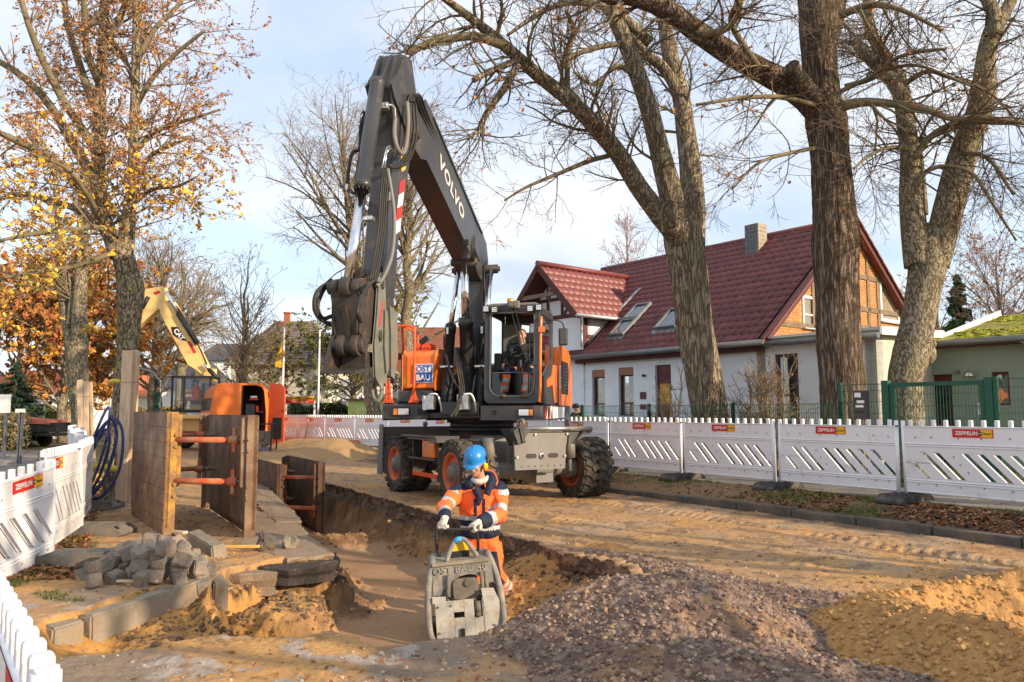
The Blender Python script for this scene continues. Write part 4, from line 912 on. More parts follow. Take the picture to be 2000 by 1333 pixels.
# ---- houses further off: built in a frame of their own, x along the front, y depth
def far_house(label,px0,px1,D,eave_y,ridge_y,wall_m,roof_m,depth=9.0,rz=0.0,hip=0.0,wins=(),gable=False,base_y=806,cat='house',name='far_house',over=0.4,chimneys=(),group=None,tiles=True):
 a,b=at(px0,base_y,D),at(px1,base_y,D);w=(b.x-a.x);ez=at(0,eave_y,D).z;rz_=at(0,ridge_y,D+depth/2).z
 t=empty(name,label,cat,(a.x,D,0.0),rz,group);holes=[(w*u0,w*u1,ez*v0,ez*v1) for u0,u1,v0,v1 in wins]
 wall_with_holes(0,w,0,ez,holes,0,0.25).build('wall',wall_m,t);m=MB();m.box((0.0+0.12,depth/2+0.13,ez/2),(0.24,depth-0.26,ez));m.box((w-0.12,depth/2+0.13,ez/2),(0.24,depth-0.26,ez));m.box((w/2,depth,ez/2),(w,0.24,ez));m.build_each('wall',wall_m,t)
 if gable: 
  m=MB();m.prism([(0,0.0,ez),(w,0.0,ez),(w/2,0.0,rz_)],(0,0.25,0));m.build('gable',wall_m,t)
  for s in (-1,1):
   m=MB();e=w/2+over;d=over*(rz_-ez)/(w/2);m.prism([(w/2,-over,rz_+0.05),(w/2+s*e,-over,ez-d+0.05),(w/2+s*e,depth+over,ez-d+0.05),(w/2,depth+over,rz_+0.05)],(0,0,0.15));m.build('roof',roof_m,t)
 else:
  h=hip*w;o=over;m=MB();c=[(-o,-o,ez),(w+o,-o,ez),(w+o,depth+o,ez),(-o,depth+o,ez),(h,depth/2,rz_),(w-h,depth/2,rz_)]
  m.add(c,[(0,1,5,4),(1,2,5),(2,3,4,5),(3,0,4),(3,2,1,0)]);m.build('roof',roof_m,t)
  if tiles:                                   # courses of tiles stepping up the front slope
   nc=16;m=MB()
   for k in range(nc):
    f0,f1=k/nc,(k+1)/nc;p=lambda f,s: Vector((-o+(h+o)*f,-o+(depth/2+o)*f,ez+(rz_-ez)*f)) if s == 0 else Vector((w+o-(h+o)*f,-o+(depth/2+o)*f,ez+(rz_-ez)*f))
    l0,r0,l1,r1=p(f0,0),p(f0,1),p(f1,0),p(f1,1);up=Vector((0,-0.02,0.05));m.add([l0+up,r0+up,r1+up*0.2,l1+up*0.2,l0,r0],[(0,1,2,3),(4,5,1,0)])
   m.build('tile_courses',roof_m,t,kind='stuff')
 for (x0,x1,z0,z1) in holes: window(t,'window',x0,x1,z0,z1,0.05,M_PVC,fw=0.09,cross=0.6 if z1-z0 > 1 else 0)
 for u,top_y,cw in chimneys: zt_=at(0,top_y,D+depth/2).z;m=MB();m.box((w*u,depth/2-0.4,(ez+zt_)/2),(cw,cw,zt_-ez));m.box((w*u,depth/2-0.4,zt_),(cw+0.12,cw+0.12,0.12));m.build_each('chimney',mat('chimney_brick',(0.36,0.13,0.07),rough=0.9,var=0.2,vscale=6),t)
 return t
M_BEIGE_W=render_mat('beige_render',(0.50,0.46,0.38));M_BRICKW=mat('dark_red_brickwork',(0.28,0.085,0.06),rough=0.9,var=0.25,vscale=14,bump=0.2,bscale=30);M_GREYW=render_mat('grey_render',(0.40,0.40,0.38));M_PINK=mat('pink_sign',(0.62,0.10,0.28),rough=0.5)
far_house('beige house with grey hipped roof and two brick chimneys behind the orange van',448,618,56,714,628,M_BEIGE_W,M_TILEG,depth=10,hip=0.26,wins=((0.10,0.20,0.30,0.62),(0.30,0.40,0.30,0.62),(0.55,0.62,0.3,0.62)),chimneys=((0.42,613,0.42),(0.36,632,0.4)),group='far houses')
far_house('dark roofed house between the yellow excavator and the beige house',380,452,74,705,672,M_WALLW,M_TILED,depth=10,wins=((0.3,0.4,0.4,0.6),(0.6,0.7,0.4,0.6)),group='far houses')
far_house('grey house with dark roof and white base behind the traffic light',290,372,62,760,706,M_WALLW,M_TILED,depth=10,hip=0.12,wins=((0.15,0.25,0.2,0.7),),chimneys=((0.45,690,0.6),(0.62,695,0.6)),group='far houses')
far_house('dark brick building with red brown tiled roof behind the tall bare tree',722,905,42,692,640,M_BRICKW,M_TILEB,depth=11,over=0.5,wins=((0.08,0.17,0.42,0.8),(0.22,0.31,0.42,0.8),(0.42,0.52,0.35,0.8),(0.68,0.76,0.35,0.8)),group='far houses')
far_house('long low white shop with pink lettering behind the flagpoles',596,735,60,755,742,M_WALLW,M_GREYW,depth=8,tiles=False,wins=((0.05,0.3,0.15,0.7),(0.36,0.6,0.15,0.7),(0.66,0.95,0.15,0.7)),group='far houses')
far_house('far roof with pink advertising behind the beige house',590,640,80,700,680,M_WALLW,M_TILED,depth=10,group='far houses')
far_house('white gabled house with orange roof at the left edge',-60,62,52,765,725,M_WALLW,M_TILEO,depth=10,wins=((0.6,0.68,0.3,0.75),(0.78,0.86,0.3,0.75)),group='far houses')
far_house('long orange roofed house seen between the two left trees',165,300,85,775,734,M_WALLY,M_TILEO,depth=10,group='far houses')
far_house('orange roofed house beyond the spruce on the left',40,96,70,758,722,M_WALLW,M_TILEO,depth=10,wins=((0.3,0.45,0.4,0.7),),group='far houses')
far_house('small white gabled house seen between annex and grey stemmed tree',1800,1842,60,660,588,M_WALLW,M_TILEB,depth=8,gable=True,base_y=806,wins=((0.3,0.45,0.80,0.93),(0.55,0.7,0.80,0.93)),group='far houses')
far_house('low garage with dark roof at the far left behind the spruce',330,470,95,790,770,M_GREYW,M_TILED,depth=8,group='far houses')
# ================================================================ TREES
def bark_mat(name,light,dark,moss,sc=13.0,st=0.13,mossy=0.3,w=(0.02,0.16)):
 if name in MATS: return MATS[name]
 m=bpy.data.materials.new(name);m.use_nodes=True;nt=m.node_tree;N=nt.nodes.new;L=nt.links.new;p=nt.nodes['Principled BSDF'];p.inputs['Roughness'].default_value=0.95;p.inputs['Specular IOR Level'].default_value=0.1
 ge=N('ShaderNodeNewGeometry');mp=N('ShaderNodeMapping');mp.inputs['Scale'].default_value=(1,1,st);L(ge.outputs['Position'],mp.inputs[0])
 def nz(s,d,vec,r=0.6): n=N('ShaderNodeTexNoise');n.inputs['Scale'].default_value=s;n.inputs['Detail'].default_value=d;n.inputs['Roughness'].default_value=r;L(vec,n.inputs['Vector']);return n.outputs[0]
 a=nz(sc,3,mp.outputs[0],0.5);s1=N('ShaderNodeMath');s1.operation='SUBTRACT';s1.inputs[1].default_value=0.5;L(a,s1.inputs[0]);ab=N('ShaderNodeMath');ab.operation='ABSOLUTE';L(s1.outputs[0],ab.inputs[0])
 mr=N('ShaderNodeMapRange');mr.interpolation_type='SMOOTHSTEP';mr.inputs[1].default_value=w[0];mr.inputs[2].default_value=w[1];L(ab.outputs[0],mr.inputs[0])
 f=nz(45,6,ge.outputs['Position']);f2=N('ShaderNodeMapRange');f2.inputs[1].default_value=0.3;f2.inputs[2].default_value=0.7;f2.inputs[3].default_value=0.6;f2.inputs[4].default_value=1.4;L(f,f2.inputs[0])
 mx=N('ShaderNodeMix');mx.data_type='RGBA';mx.inputs[6].default_value=(*dark,1);mx.inputs[7].default_value=(*light,1);L(mr.outputs[0],mx.inputs[0])
 g=nz(1.6,6,ge.outputs['Position'],0.65);g2_=N('ShaderNodeMapRange');g2_.inputs[1].default_value=0.50;g2_.inputs[2].default_value=0.66;g2_.inputs[4].default_value=mossy*2;L(g,g2_.inputs[0])
 mm=N('ShaderNodeMix');mm.data_type='RGBA';mm.inputs[7].default_value=(*moss,1);L(g2_.outputs[0],mm.inputs[0]);L(mx.outputs[2],mm.inputs[6])
 mu=N('ShaderNodeMix');mu.data_type='RGBA';mu.blend_type='MULTIPLY';mu.inputs[0].default_value=1;L(mm.outputs[2],mu.inputs[6]);L(f2.outputs[0],mu.inputs[7]);L(mu.outputs[2],p.inputs['Base Color'])
 ad=N('ShaderNodeMath');ad.operation='MULTIPLY_ADD';ad.inputs[1].default_value=0.3;L(f,ad.inputs[0]);L(mr.outputs[0],ad.inputs[2]);b=N('ShaderNodeBump');b.inputs['Strength'].default_value=1.0;b.inputs['Distance'].default_value=0.045;L(ad.outputs[0],b.inputs['Height']);L(b.outputs[0],p.inputs['Normal'])
 MATS[name]=m;return m
M_BARK_OAK=bark_mat('oak_bark',(0.33,0.27,0.195),(0.15,0.115,0.08),(0.19,0.185,0.085),15,0.14,0.3,(0.0,0.09))
M_BARK_DARK=bark_mat('dark_oak_bark',(0.245,0.18,0.135),(0.085,0.062,0.046),(0.20,0.18,0.12),20,0.10,0.22,(0.0,0.12))
M_BARK_GRN=bark_mat('lime_bark',(0.32,0.27,0.19),(0.18,0.145,0.10),(0.22,0.22,0.10),18,0.35,0.3,(0.0,0.06))
M_TWIG=mat('twig',(0.15,0.11,0.075),rough=0.9,var=0.2,vscale=3,spec=0.15,world=True)
M_TWIG_PALE=mat('pale_twig',(0.27,0.21,0.15),rough=0.9,var=0.2,vscale=3,spec=0.15,world=True)
M_TWIG_BIRCH=mat('birch_twig',(0.30,0.20,0.17),rough=0.9,var=0.15,vscale=3,spec=0.1,world=True)
M_MOSSY=mat('mossy_limb',(0.20,0.165,0.105),rough=0.95,var=0.35,vscale=6,dirt=0.4,dirtcol=(0.07,0.08,0.03),dscale=3.0,bump=0.6,bscale=16,bdist=0.03,spec=0.1,world=True)
def tube_batch(branches,sides):
 """branches: list of (points (n,3), radii (n,)); returns verts, quads; grouped by point count so numpy does the work"""
 V=[];Fq=[];off=0;by={}
 for p,r in branches: by.setdefault(len(p),[]).append((p,r))
 for n,lst in by.items():
  P=np.array([b[0] for b in lst]);Rr=np.array([b[1] for b in lst]);B=len(lst)
  D=np.empty_like(P);D[:,1:-1]=P[:,2:]-P[:,:-2];D[:,0]=P[:,1]-P[:,0];D[:,-1]=P[:,-1]-P[:,-2]
  D /= np.linalg.norm(D,axis=2,keepdims=True)+1e-9
  ref=np.where(np.abs(D[:,:1,2:3]) < 0.8,np.array([0,0,1.0]),np.array([1.0,0.2,0]));S=np.cross(D,ref);S /= np.linalg.norm(S,axis=2,keepdims=True)+1e-9;T=np.cross(S,D)
  a=2*np.pi*np.arange(sides)/sides
  ring=S[:,:,None,:]*np.cos(a)[None,None,:,None]+T[:,:,None,:]*np.sin(a)[None,None,:,None]
  vv=P[:,:,None,:]+ring*Rr[:,:,None,None];V.append(vv.reshape(-1,3))
  b,i,j=np.meshgrid(np.arange(B),np.arange(n-1),np.arange(sides),indexing='ij');base=off+b*n*sides+i*sides
  Fq.append(np.stack([base+j,base+(j+1) % sides,base+sides+(j+1) % sides,base+sides+j],-1).reshape(-1,4));off += B*n*sides
 return np.concatenate(V),np.concatenate(Fq)
class Grow:
 """random branching; every branch is a list of points with radii"""
 def __init__(self,seed,wob=0.22,up=0.05,droop=0.0,dens=2.2,ratio=(0.35,0.62),angle=(28,62),rmin=0.0045,maxlev=4,seg=0.22,gnarl=1.0):
  self.rs=np.random.RandomState(seed);self.wob=wob;self.up=up;self.droop=droop;self.dens=dens;self.ratio=ratio;self.angle=angle
  self.rmin=rmin;self.maxlev=maxlev;self.seg=seg;self.thick=[];self.thin=[];self.tips=[]
 def perp(self,d):
  v=self.rs.randn(3);v -= d*v.dot(d);return v/(np.linalg.norm(v)+1e-9)
 def branch(self,pos,d,r,L,lev):
  rs=self.rs;n=int(np.clip(round(L/self.seg),3,14));n=min((4,6,9,14),key=lambda q: abs(q-n));st=L/(n-1)
  d=d/np.linalg.norm(d);P=[pos];ds=[d];c=self.perp(d)*self.wob*0.5
  for i in range(n-1):
   c=0.6*c+self.perp(d)*self.wob*rs.uniform(0.3,1.0)
   d=d+c*(0.7+0.3*lev*0.5);d[2] += self.up-self.droop*(lev >= 2)*(i/n);d /= np.linalg.norm(d)
   P.append(P[-1]+d*st);ds.append(d)
  t=np.linspace(0,1,n);r1=max(self.rmin,r*0.32);rad=r+(r1-r)*t ** 0.8
  (self.thick if r > 0.028 else self.thin).append((np.array(P),rad))
  if lev >= self.maxlev-1: self.tips.append(P)
  if lev < self.maxlev:
   k=max(2,int(L*self.dens*(1+0.5*lev)*rs.uniform(0.8,1.2))); k=min(k,14)
   for q in range(k):
    tt=rs.uniform(0.18,1.0) if lev else rs.uniform(0.25,1.0);i=min(n-2,int(tt*(n-1)));f=tt*(n-1)-i
    p=P[i]*(1-f)+P[i+1]*f;a=R(rs.uniform(*self.angle));dd=ds[i]*math.cos(a)+self.perp(ds[i])*math.sin(a)
    rr=(r+(r1-r)*tt ** 0.8)*rs.uniform(0.4,0.62);ll=L*rs.uniform(*self.ratio)*(1.15-0.45*tt)
    if ll > 0.12: self.branch(p,dd,max(rr,self.rmin),ll,lev+1)
 def along(self,pts,radii,n,L,lev=1,t0=0.25,ang=(35,75),bias=None,k=0.42,rr=None):
  """sprout n branches from a limb path"""
  rs=self.rs;P=[np.array(p) for p in pts];m=len(P)
  for q in range(n):
   tt=rs.uniform(t0,1.0);i=min(m-2,int(tt*(m-1)));f=tt*(m-1)-i;p=P[i]*(1-f)+P[i+1]*f
   d=P[i+1]-P[i];d /= np.linalg.norm(d)+1e-9;a=R(rs.uniform(*ang));s=self.perp(d)
   if bias is not None: s=s+np.array(bias);s -= d*s.dot(d);s /= np.linalg.norm(s)+1e-9
   r0=radii[i]*(1-f)+radii[i+1]*f
   l=L*rs.uniform(0.5,1.1)
   self.branch(p,d*math.cos(a)+s*math.sin(a),min(rr or 9,max(self.rmin,min(r0*k,0.03*l))),l,lev)
 def make(self,parent,mthick,mthin,name='crown'):
  if self.thick: V,Fq=tube_batch(self.thick,7);link('branches',fast_mesh('branches',V,Fq,mthick,True),parent,'stuff')
  if self.thin: V,Fq=tube_batch(self.thin,3);link('twigs',fast_mesh('twigs',V,Fq,mthin,True),parent,'stuff')
 def tip_points(self,n,lo=0.2,zsel=None,below=0.0):
  rs=self.rs;out=[]
  for _ in range(n):
   P=self.tips[rs.randint(len(self.tips))];i=rs.randint(int(lo*(len(P)-1)),len(P)-1);out.append(P[i]+(P[i+1]-P[i])*rs.rand()+rs.randn(3)*0.015)
  p=np.array(out);p[:,2] -= below
  if zsel is not None: p=p[zsel(p)]
  return p
def limb(name,pxs,m,parent,D,D2=None,sides=14,bark=0.0,seed=0,cap=True,ridge=6.0):
 """a limb drawn through points seen in the photograph: (px, py, half width in px); depth D (to D2)"""
 k=len(pxs);P=[];Rr=[]
 for i,(px,py,hw) in enumerate(pxs):
  d=D+((D2 if D2 is not None else D)-D)*i/(k-1);P.append(at(px,py,d));Rr.append(hw/F*d*(0.90 if bark > 0 else 1.0))
 n=6;pts=bez(P,n);rr=[]
 for i in range(len(pts)):
  j=min(k-2,i // n);f=(i-j*n)/n;rr.append(Rr[j]*(1-f)+Rr[min(j+1,k-1)]*f)
 if bark > 0 and len(pts) > 2:      # close rings for the fissured bark
  pts2=[];r2=[]
  for i in range(len(pts)-1):
   q=max(1,int((pts[i+1]-pts[i]).length/0.05))
   for s in range(q): pts2.append(pts[i].lerp(pts[i+1],s/q));r2.append(rr[i]+(rr[i+1]-rr[i])*s/q)
  pts2.append(pts[-1]);r2.append(rr[-1]);mb=MB();mb.tube(pts2,r2,sides,caps=cap)
  out=[]
  for i,v in enumerate(mb.v):
   c=pts2[min(len(pts2)-1,i // sides)];d=Vector(v)-c;r0=r2[min(len(pts2)-1,i // sides)]
   a=math.atan2(d.y,d.x);z=v[2]
   w=mnoise.noise(Vector((math.cos(a)*ridge,math.sin(a)*ridge,z*0.9+seed)));w2=mnoise.noise(Vector((math.cos(a)*ridge*2.3,math.sin(a)*ridge*2.3,z*2.4+seed)))
   lump=mnoise.noise(Vector((math.cos(a)*1.3,math.sin(a)*1.3,z*1.1+seed*3)))
   out.append(c+d*(1+(bark*(-abs(w)*1.6+0.45-0.6*abs(w2))+0.35*r0*lump*bark*8*0.5) ))
  mb.v=[tuple(p) for p in out]
 else: mb=MB();mb.tube(pts,rr,sides,caps=cap)
 o=mb.build(name,m,parent,world=True)
 return o,[np.array(p[:]) for p in pts],rr
def tree_root(name,label,px,py,D,group='street trees'):
 p=at(px,py,D);return empty(name,label,'tree',(p.x,p.y,0.0),0,group)
def finish(root,g,mthick,mthin):
 off=np.array(root.location[:])
 for lst in (g.thick,g.thin):
  for i,(P,r) in enumerate(lst): lst[i]=(P-off,r)
 g.make(root,mthick,mthin)
OAKLEAF=[(0.50,0.20,0.06),(0.40,0.14,0.05),(0.60,0.28,0.08),(0.30,0.12,0.05)]
def sprinkle(root,g,n,size,cols,**kw):
 if n < 1: return
 p=g.tip_points(n,**kw)-np.array(root.location[:]);leaves_obj('foliage',p,g.rs,size,cols,M_LEAF,root,normal_up=False)
def build_tree_a():
 D=17.8;t=tree_root('oak_tree','mossy oak forking into three limbs, one arching left towards the excavator',1385,830,D)
 _,tp,tr=limb('trunk',[(1396,925,48),(1392,850,42),(1386,800,39),(1375,740,38),(1362,670,39),(1352,600,40),(1346,540,40),(1335,480,41),(1330,440,42),(1328,410,24),(1327,385,6)],M_BARK_OAK,t,D,sides=64,bark=0.09,seed=3,ridge=7)
 L=[]
 L.append(limb('limb',[(1345,490,30),(1318,450,29),(1285,415,23),(1245,362,21),(1210,305,20),(1172,258,20),(1115,198,18),(1060,155,15),(1010,112,14),(960,68,12),(905,25,9),(855,-12,7)],M_BARK_OAK,t,D,D-3.5,20,0.05,1))
 L.append(limb('limb',[(1335,470,34),(1320,420,29),(1305,360,26),(1285,280,22),(1262,195,20),(1232,110,19),(1195,20,17),(1165,-60,15),(1150,-140,9)],M_BARK_OAK,t,D,D-1,20,0.05,2))
 L.append(limb('limb',[(1350,480,30),(1352,420,29),(1350,350,25),(1342,280,22),(1328,180,19),(1305,90,17),(1290,-20,14),(1280,-120,9)],M_BARK_OAK,t,D+0.2,D+1.5,20,0.05,5))
 L.append(limb('limb',[(1332,230,10),(1318,170,12),(1292,130,11),(1262,105,10),(1225,55,8),(1215,10,7),(1200,-40,5)],M_BARK_OAK,t,D+0.9,D+0.5,12))
 for pts,m in (([(985,90,10),(930,72,9),(880,76,8),(840,84,8),(800,102,6),(792,98,3)],M_MOSSY),([(1010,118,7),(975,132,7),(945,146,6),(925,157,6)],M_BARK_OAK),([(1010,128,8),(990,165,8),(962,205,7),(944,235,6),(942,265,5)],M_BARK_OAK),
                   ([(944,255,4),(925,262,4),(915,272,3)],M_BARK_OAK),([(1108,192,6),(1108,140,6),(1112,90,6),(1120,55,5),(1105,20,4)],M_MOSSY),([(970,70,5),(980,30,4),(978,-10,3)],M_MOSSY),([(1188,305,5),(1150,315,5),(1090,340,4),(1030,365,3),(985,392,2)],M_MOSSY),
                   ([(1270,85,11),(1240,55,11),(1195,20,10),(1150,5,8),(1090,10,6),(1040,35,5),(990,70,3)],M_BARK_OAK),([(1225,85,6),(1180,90,6),(1130,105,5),(1095,130,4)],M_MOSSY),([(1240,150,5),(1205,130,5),(1160,165,4),(1120,140,3)],M_MOSSY)):
  dd=0.6 if pts[0][0] > 1220 else 1.2+2.2*(1188-pts[0][0])/250;L.append(limb('limb',pts,m,t,D-dd,D-dd-0.6,9))
 g=Grow(21,wob=0.30,up=0.02,dens=2.6,maxlev=4,rmin=0.0040)
 for i,(o,P,rr) in enumerate(L):
  big=len(P) > 40
  g.along(P,rr,24 if big else 12,1.9 if big else 1.2,lev=2,t0=0.12 if i else 0.3,bias=(-0.2,0,0.1),rr=0.045)
 g.along(L[0][1],L[0][2],14,1.6,lev=2,t0=0.2,bias=(-0.5,0,-0.9),rr=0.03)
 g.along(tp,tr,26,0.7,lev=3,t0=0.45,ang=(55,85),rr=0.014)
 finish(t,g,M_MOSSY,M_TWIG);sprinkle(t,g,420,0.045,OAKLEAF)
def build_tree_b():
 D=15.0;t=tree_root('oak_tree','thickest dark barked oak trunk behind the green fence with a sawn off stub',1650,830,D)
 _,tp,tr=limb('trunk',[(1650,948,54),(1650,870,49),(1648,800,46),(1645,740,45),(1638,660,46),(1634,560,45),(1632,470,49),(1627,380,43),(1620,300,40),(1614,240,45),(1607,180,36),(1600,100,38),(1604,20,49),(1612,-60,56),(1615,-140,40)],M_BARK_DARK,t,D,sides=80,bark=0.10,seed=9,ridge=9)
 L=[limb('limb',[(1615,260,26),(1592,210,31),(1545,170,29),(1490,140,26),(1430,108,25),(1370,68,24),(1305,22,22),(1240,-2,17),(1190,-4,14),(1150,-22,11),(1080,-60,8)],M_BARK_DARK,t,D,D-1.0,22,0.06,4)]
 limb('cut_stub',[(1600,200,20),(1575,172,19),(1555,145,18),(1545,130,19)],M_BARK_DARK,t,D-0.45,D-0.8,16,0.05,6)
 for pts in ([(1645,207,11),(1690,200,9),(1740,203,8),(1800,212,7),(1860,232,6),(1920,230,6),(2010,243,4)],[(1640,180,5),(1700,150,4),(1760,110,4),(1850,95,3)],[(1590,290,4),(1540,300,4),(1480,320,3),(1430,370,2)],[(1650,170,6),(1700,155,5),(1740,135,4),(1800,130,3),(1900,170,2)],[(1640,30,8),(1700,10,7),(1760,20,5),(1840,60,3)],[(1590,205,5),(1520,190,5),(1450,192,4),(1360,205,3)],[(1480,130,7),(1430,50,6),(1440,10,6),(1470,-30,5)],[(1370,70,8),(1420,55,7),(1445,15,6),(1420,-30,5)]):
  L.append(limb('limb',pts,M_MOSSY,t,D-0.6,D-1.6,9))
 g=Grow(33,wob=0.30,up=0.0,droop=0.05,dens=2.6,maxlev=4,rmin=0.0038)
 for i,(o,P,rr) in enumerate(L): g.along(P,rr,30 if i == 0 else 15,1.6 if i == 0 else 1.3,lev=2,t0=0.15,bias=(0,0,-0.1),rr=0.035)
 g.along(tp,tr,34,0.9,lev=3,t0=0.55,ang=(60,90),bias=(0,-0.5,0),rr=0.014);g.along(tp,tr,8,1.8,lev=2,t0=0.8,ang=(60,90),rr=0.04)
 finish(t,g,M_MOSSY,M_TWIG);sprinkle(t,g,380,0.040,OAKLEAF)
def build_tree_c():
 D=14.8;t=tree_root('lime_tree','grey barked tree with two upright stems and a knobbly base beside the green gate',1772,830,D)
 _,tp,tr=limb('trunk',[(1775,950,42),(1774,860,35),(1772,800,33),(1768,740,34),(1780,690,38),(1793,630,34),(1803,570,35),(1812,520,38),(1815,480,32),(1815,455,18),(1815,435,4)],M_BARK_GRN,t,D,sides=40,bark=0.06,seed=12,ridge=4)
 m=MB();c=at(1812,690,D-0.1);m.ball(c,0.15,14,10,sc=(1,1,1.5));m.ball(at(1818,672,D-0.15),0.10,12,8);m.build('burl',M_BARK_GRN,t,world=True)
 L=[limb('limb',[(1795,520,30),(1785,450,27),(1780,380,25),(1778,300,21),(1768,240,18),(1760,190,17),(1742,155,15),(1712,128,13),(1685,100,12),(1668,78,10)],M_BARK_GRN,t,D,D+0.5,20,0.05,14),
         limb('limb',[(1825,520,30),(1842,450,31),(1862,370,31),(1882,300,30),(1905,240,26),(1922,180,27),(1925,120,20),(1940,60,20),(1965,20,14),(1990,-30,12)],M_BARK_GRN,t,D,D-0.6,20,0.05,15),
         limb('limb',[(1940,70,16),(1942,30,13),(1925,-10,12),(1915,-60,10)],M_BARK_GRN,t,D-0.6,D-0.8,12),limb('limb',[(1775,240,12),(1760,160,12),(1728,110,12),(1700,60,11),(1695,0,10),(1690,-50,8)],M_BARK_GRN,t,D+0.6,D+1.2,12),
         limb('limb',[(1805,420,8),(1798,330,8),(1790,270,7)],M_BARK_GRN,t,D+0.5,D+0.6,10)]
 for pts in ([(1785,310,7),(1810,275,7),(1845,250,7),(1890,237,7),(1960,240,5),(2020,238,4)],[(1765,165,6),(1810,140,5),(1850,150,4),(1930,180,3),(1990,240,2)],[(1790,365,5),(1810,335,5),(1850,325,4),(1900,340,4),(1940,400,3),(1985,470,2)],[(1745,130,5),(1700,60,4),(1680,20,3)],[(1880,300,5),(1930,310,4),(1980,380,3)],[(1770,290,5),(1730,290,4),(1690,310,3),(1668,330,2)]):
  L.append(limb('limb',pts,M_MOSSY,t,D-0.4,D-1.2,9))
 g=Grow(44,wob=0.26,up=-0.02,droop=0.10,dens=2.6,maxlev=4,rmin=0.0036)
 for i,(o,P,rr) in enumerate(L): g.along(P,rr,24 if i < 2 else 15,1.5,lev=2,t0=0.15,bias=(0.1,0,-0.5),rr=0.026)
 finish(t,g,M_MOSSY,M_TWIG);sprinkle(t,g,120,0.035,OAKLEAF)
YEL=[(0.80,0.48,0.04),(0.72,0.40,0.03),(0.85,0.58,0.10),(0.60,0.36,0.03),(0.45,0.40,0.06)]
RUST=[(0.36,0.15,0.06),(0.43,0.20,0.08),(0.28,0.12,0.05),(0.50,0.27,0.10)]
def build_tree_l1():
 D=13.6;t=tree_root('lime_tree','nearest left tree with yellow leaves and hanging brown seeds, planks strapped to its trunk',232,900,D)
 _,tp,tr=limb('trunk',[(222,985,29),(228,930,24),(234,840,21),(241,760,20),(248,690,21),(253,620,24),(255,570,28),(248,530,24),(240,500,22),(238,470,14),(238,450,4)],M_BARK_GRN,t,D,sides=40,bark=0.06,seed=22,ridge=4)
 L=[limb('limb',[(244,500,18),(248,450,17),(254,400,13),(260,340,12),(262,260,11),(264,180,10),(266,80,9),(268,-20,8),(270,-110,5)],M_BARK_GRN,t,D,D-0.2,14,0.04,2),
         limb('limb',[(232,500,20),(216,460,17),(200,420,16),(194,360,14),(192,300,14),(194,220,13),(198,140,11),(202,60,10),(205,-20,9),(206,-110,6)],M_BARK_GRN,t,D,D+0.3,14,0.04,3)]
 for pts,d2 in (([(194,380,11),(170,330,10),(130,260,9),(85,190,8),(30,140,7),(-40,100,5)],0.5),([(193,300,10),(165,260,9),(120,190,8),(80,110,7),(50,30,6),(30,-60,4)],-1),([(194,230,9),(170,170,8),(150,110,7),(130,40,6),(120,-40,4)],1),([(196,400,9),(140,350,9),(80,300,8),(0,260,6),(-60,230,4)],-1.5),([(215,465,7),(170,420,7),(110,395,6),(40,380,5),(-30,400,3)],0),
     ([(228,478,7),(190,445,6),(140,450,5),(80,455,5),(0,470,3)],-2),([(232,480,6),(205,500,6),(150,520,5),(80,530,4),(0,545,3)],-1),([(192,160,8),(170,100,7),(165,30,6),(160,-40,4)],-1),([(264,210,6),(300,150,5),(350,100,4),(400,60,3)],-0.5),([(262,300,6),(300,260,5),(350,240,4),(430,215,2)],0.3),
     ([(254,370,5),(290,310,4),(320,290,4),(370,270,2)],-0.6),([(266,120,6),(300,60,5),(340,20,4),(380,-30,3)],0.5),([(262,160,5),(240,110,5),(215,80,4),(170,60,3)],0.6),([(258,400,4),(300,370,4),(345,365,3),(385,345,2)],-0.6),([(200,100,7),(240,20,6),(255,-50,4)],0),([(235,465,6),(200,430,6),(170,380,5),(130,330,4),(60,300,3)],-2)):
  L.append(limb('limb',pts,M_MOSSY,t,D,D+d2,8))
 g=Grow(55,wob=0.20,up=0.02,droop=0.03,dens=2.5,maxlev=4,rmin=0.0033,seg=0.25)
 for i,(o,P,rr) in enumerate(L): g.along(P,rr,26 if i < 2 else 14,1.25,lev=2,t0=0.1,bias=(0,0,0.0),rr=0.022)
 finish(t,g,M_MOSSY,M_TWIG_PALE)
 sprinkle(t,g,26000,0.025,RUST,zsel=lambda p: p[:,2] > 1.5+(805-430+60*g.rs.randn(len(p)))/F*D,below=0.02)
 sprinkle(t,g,8000,0.046,YEL,zsel=lambda p: (p[:,2] < 1.5+(805-350+50*g.rs.randn(len(p)))/F*D) & (g.rs.rand(len(p)) < 0.8))
 sprinkle(t,g,260,0.045,YEL)
def build_tree_l2():
 D=23.0;t=tree_root('lime_tree','second left tree, pale forked trunk with planks strapped on, behind the nearest left tree',155,840,D)
 _,tp,tr=limb('trunk',[(162,908,24),(160,820,20),(154,760,21),(150,700,22),(150,670,24)],M_BARK_GRN,t,D,sides=24,bark=0.04,seed=31)
 L=[limb('limb',[(155,690,15),(155,620,14),(158,540,12),(162,470,11),(160,400,8),(165,300,6)],M_BARK_GRN,t,D,D,14),limb('limb',[(142,690,12),(132,640,10),(126,580,9),(118,500,8),(112,400,6),(105,300,4)],M_BARK_GRN,t,D,D+0.5,12),limb('limb',[(134,640,6),(140,580,5),(136,540,4)],M_BARK_GRN,t,D,D,8)]
 g=Grow(66,wob=0.22,up=0.05,dens=1.5,maxlev=4,rmin=0.007,seg=0.35)
 for i,(o,P,rr) in enumerate(L): g.along(P,rr,14,2.2,lev=1,t0=0.35,bias=(-0.2,0,0.3),rr=0.05)
 finish(t,g,M_MOSSY,M_TWIG_PALE);sprinkle(t,g,7000,0.045,RUST+YEL[:1])
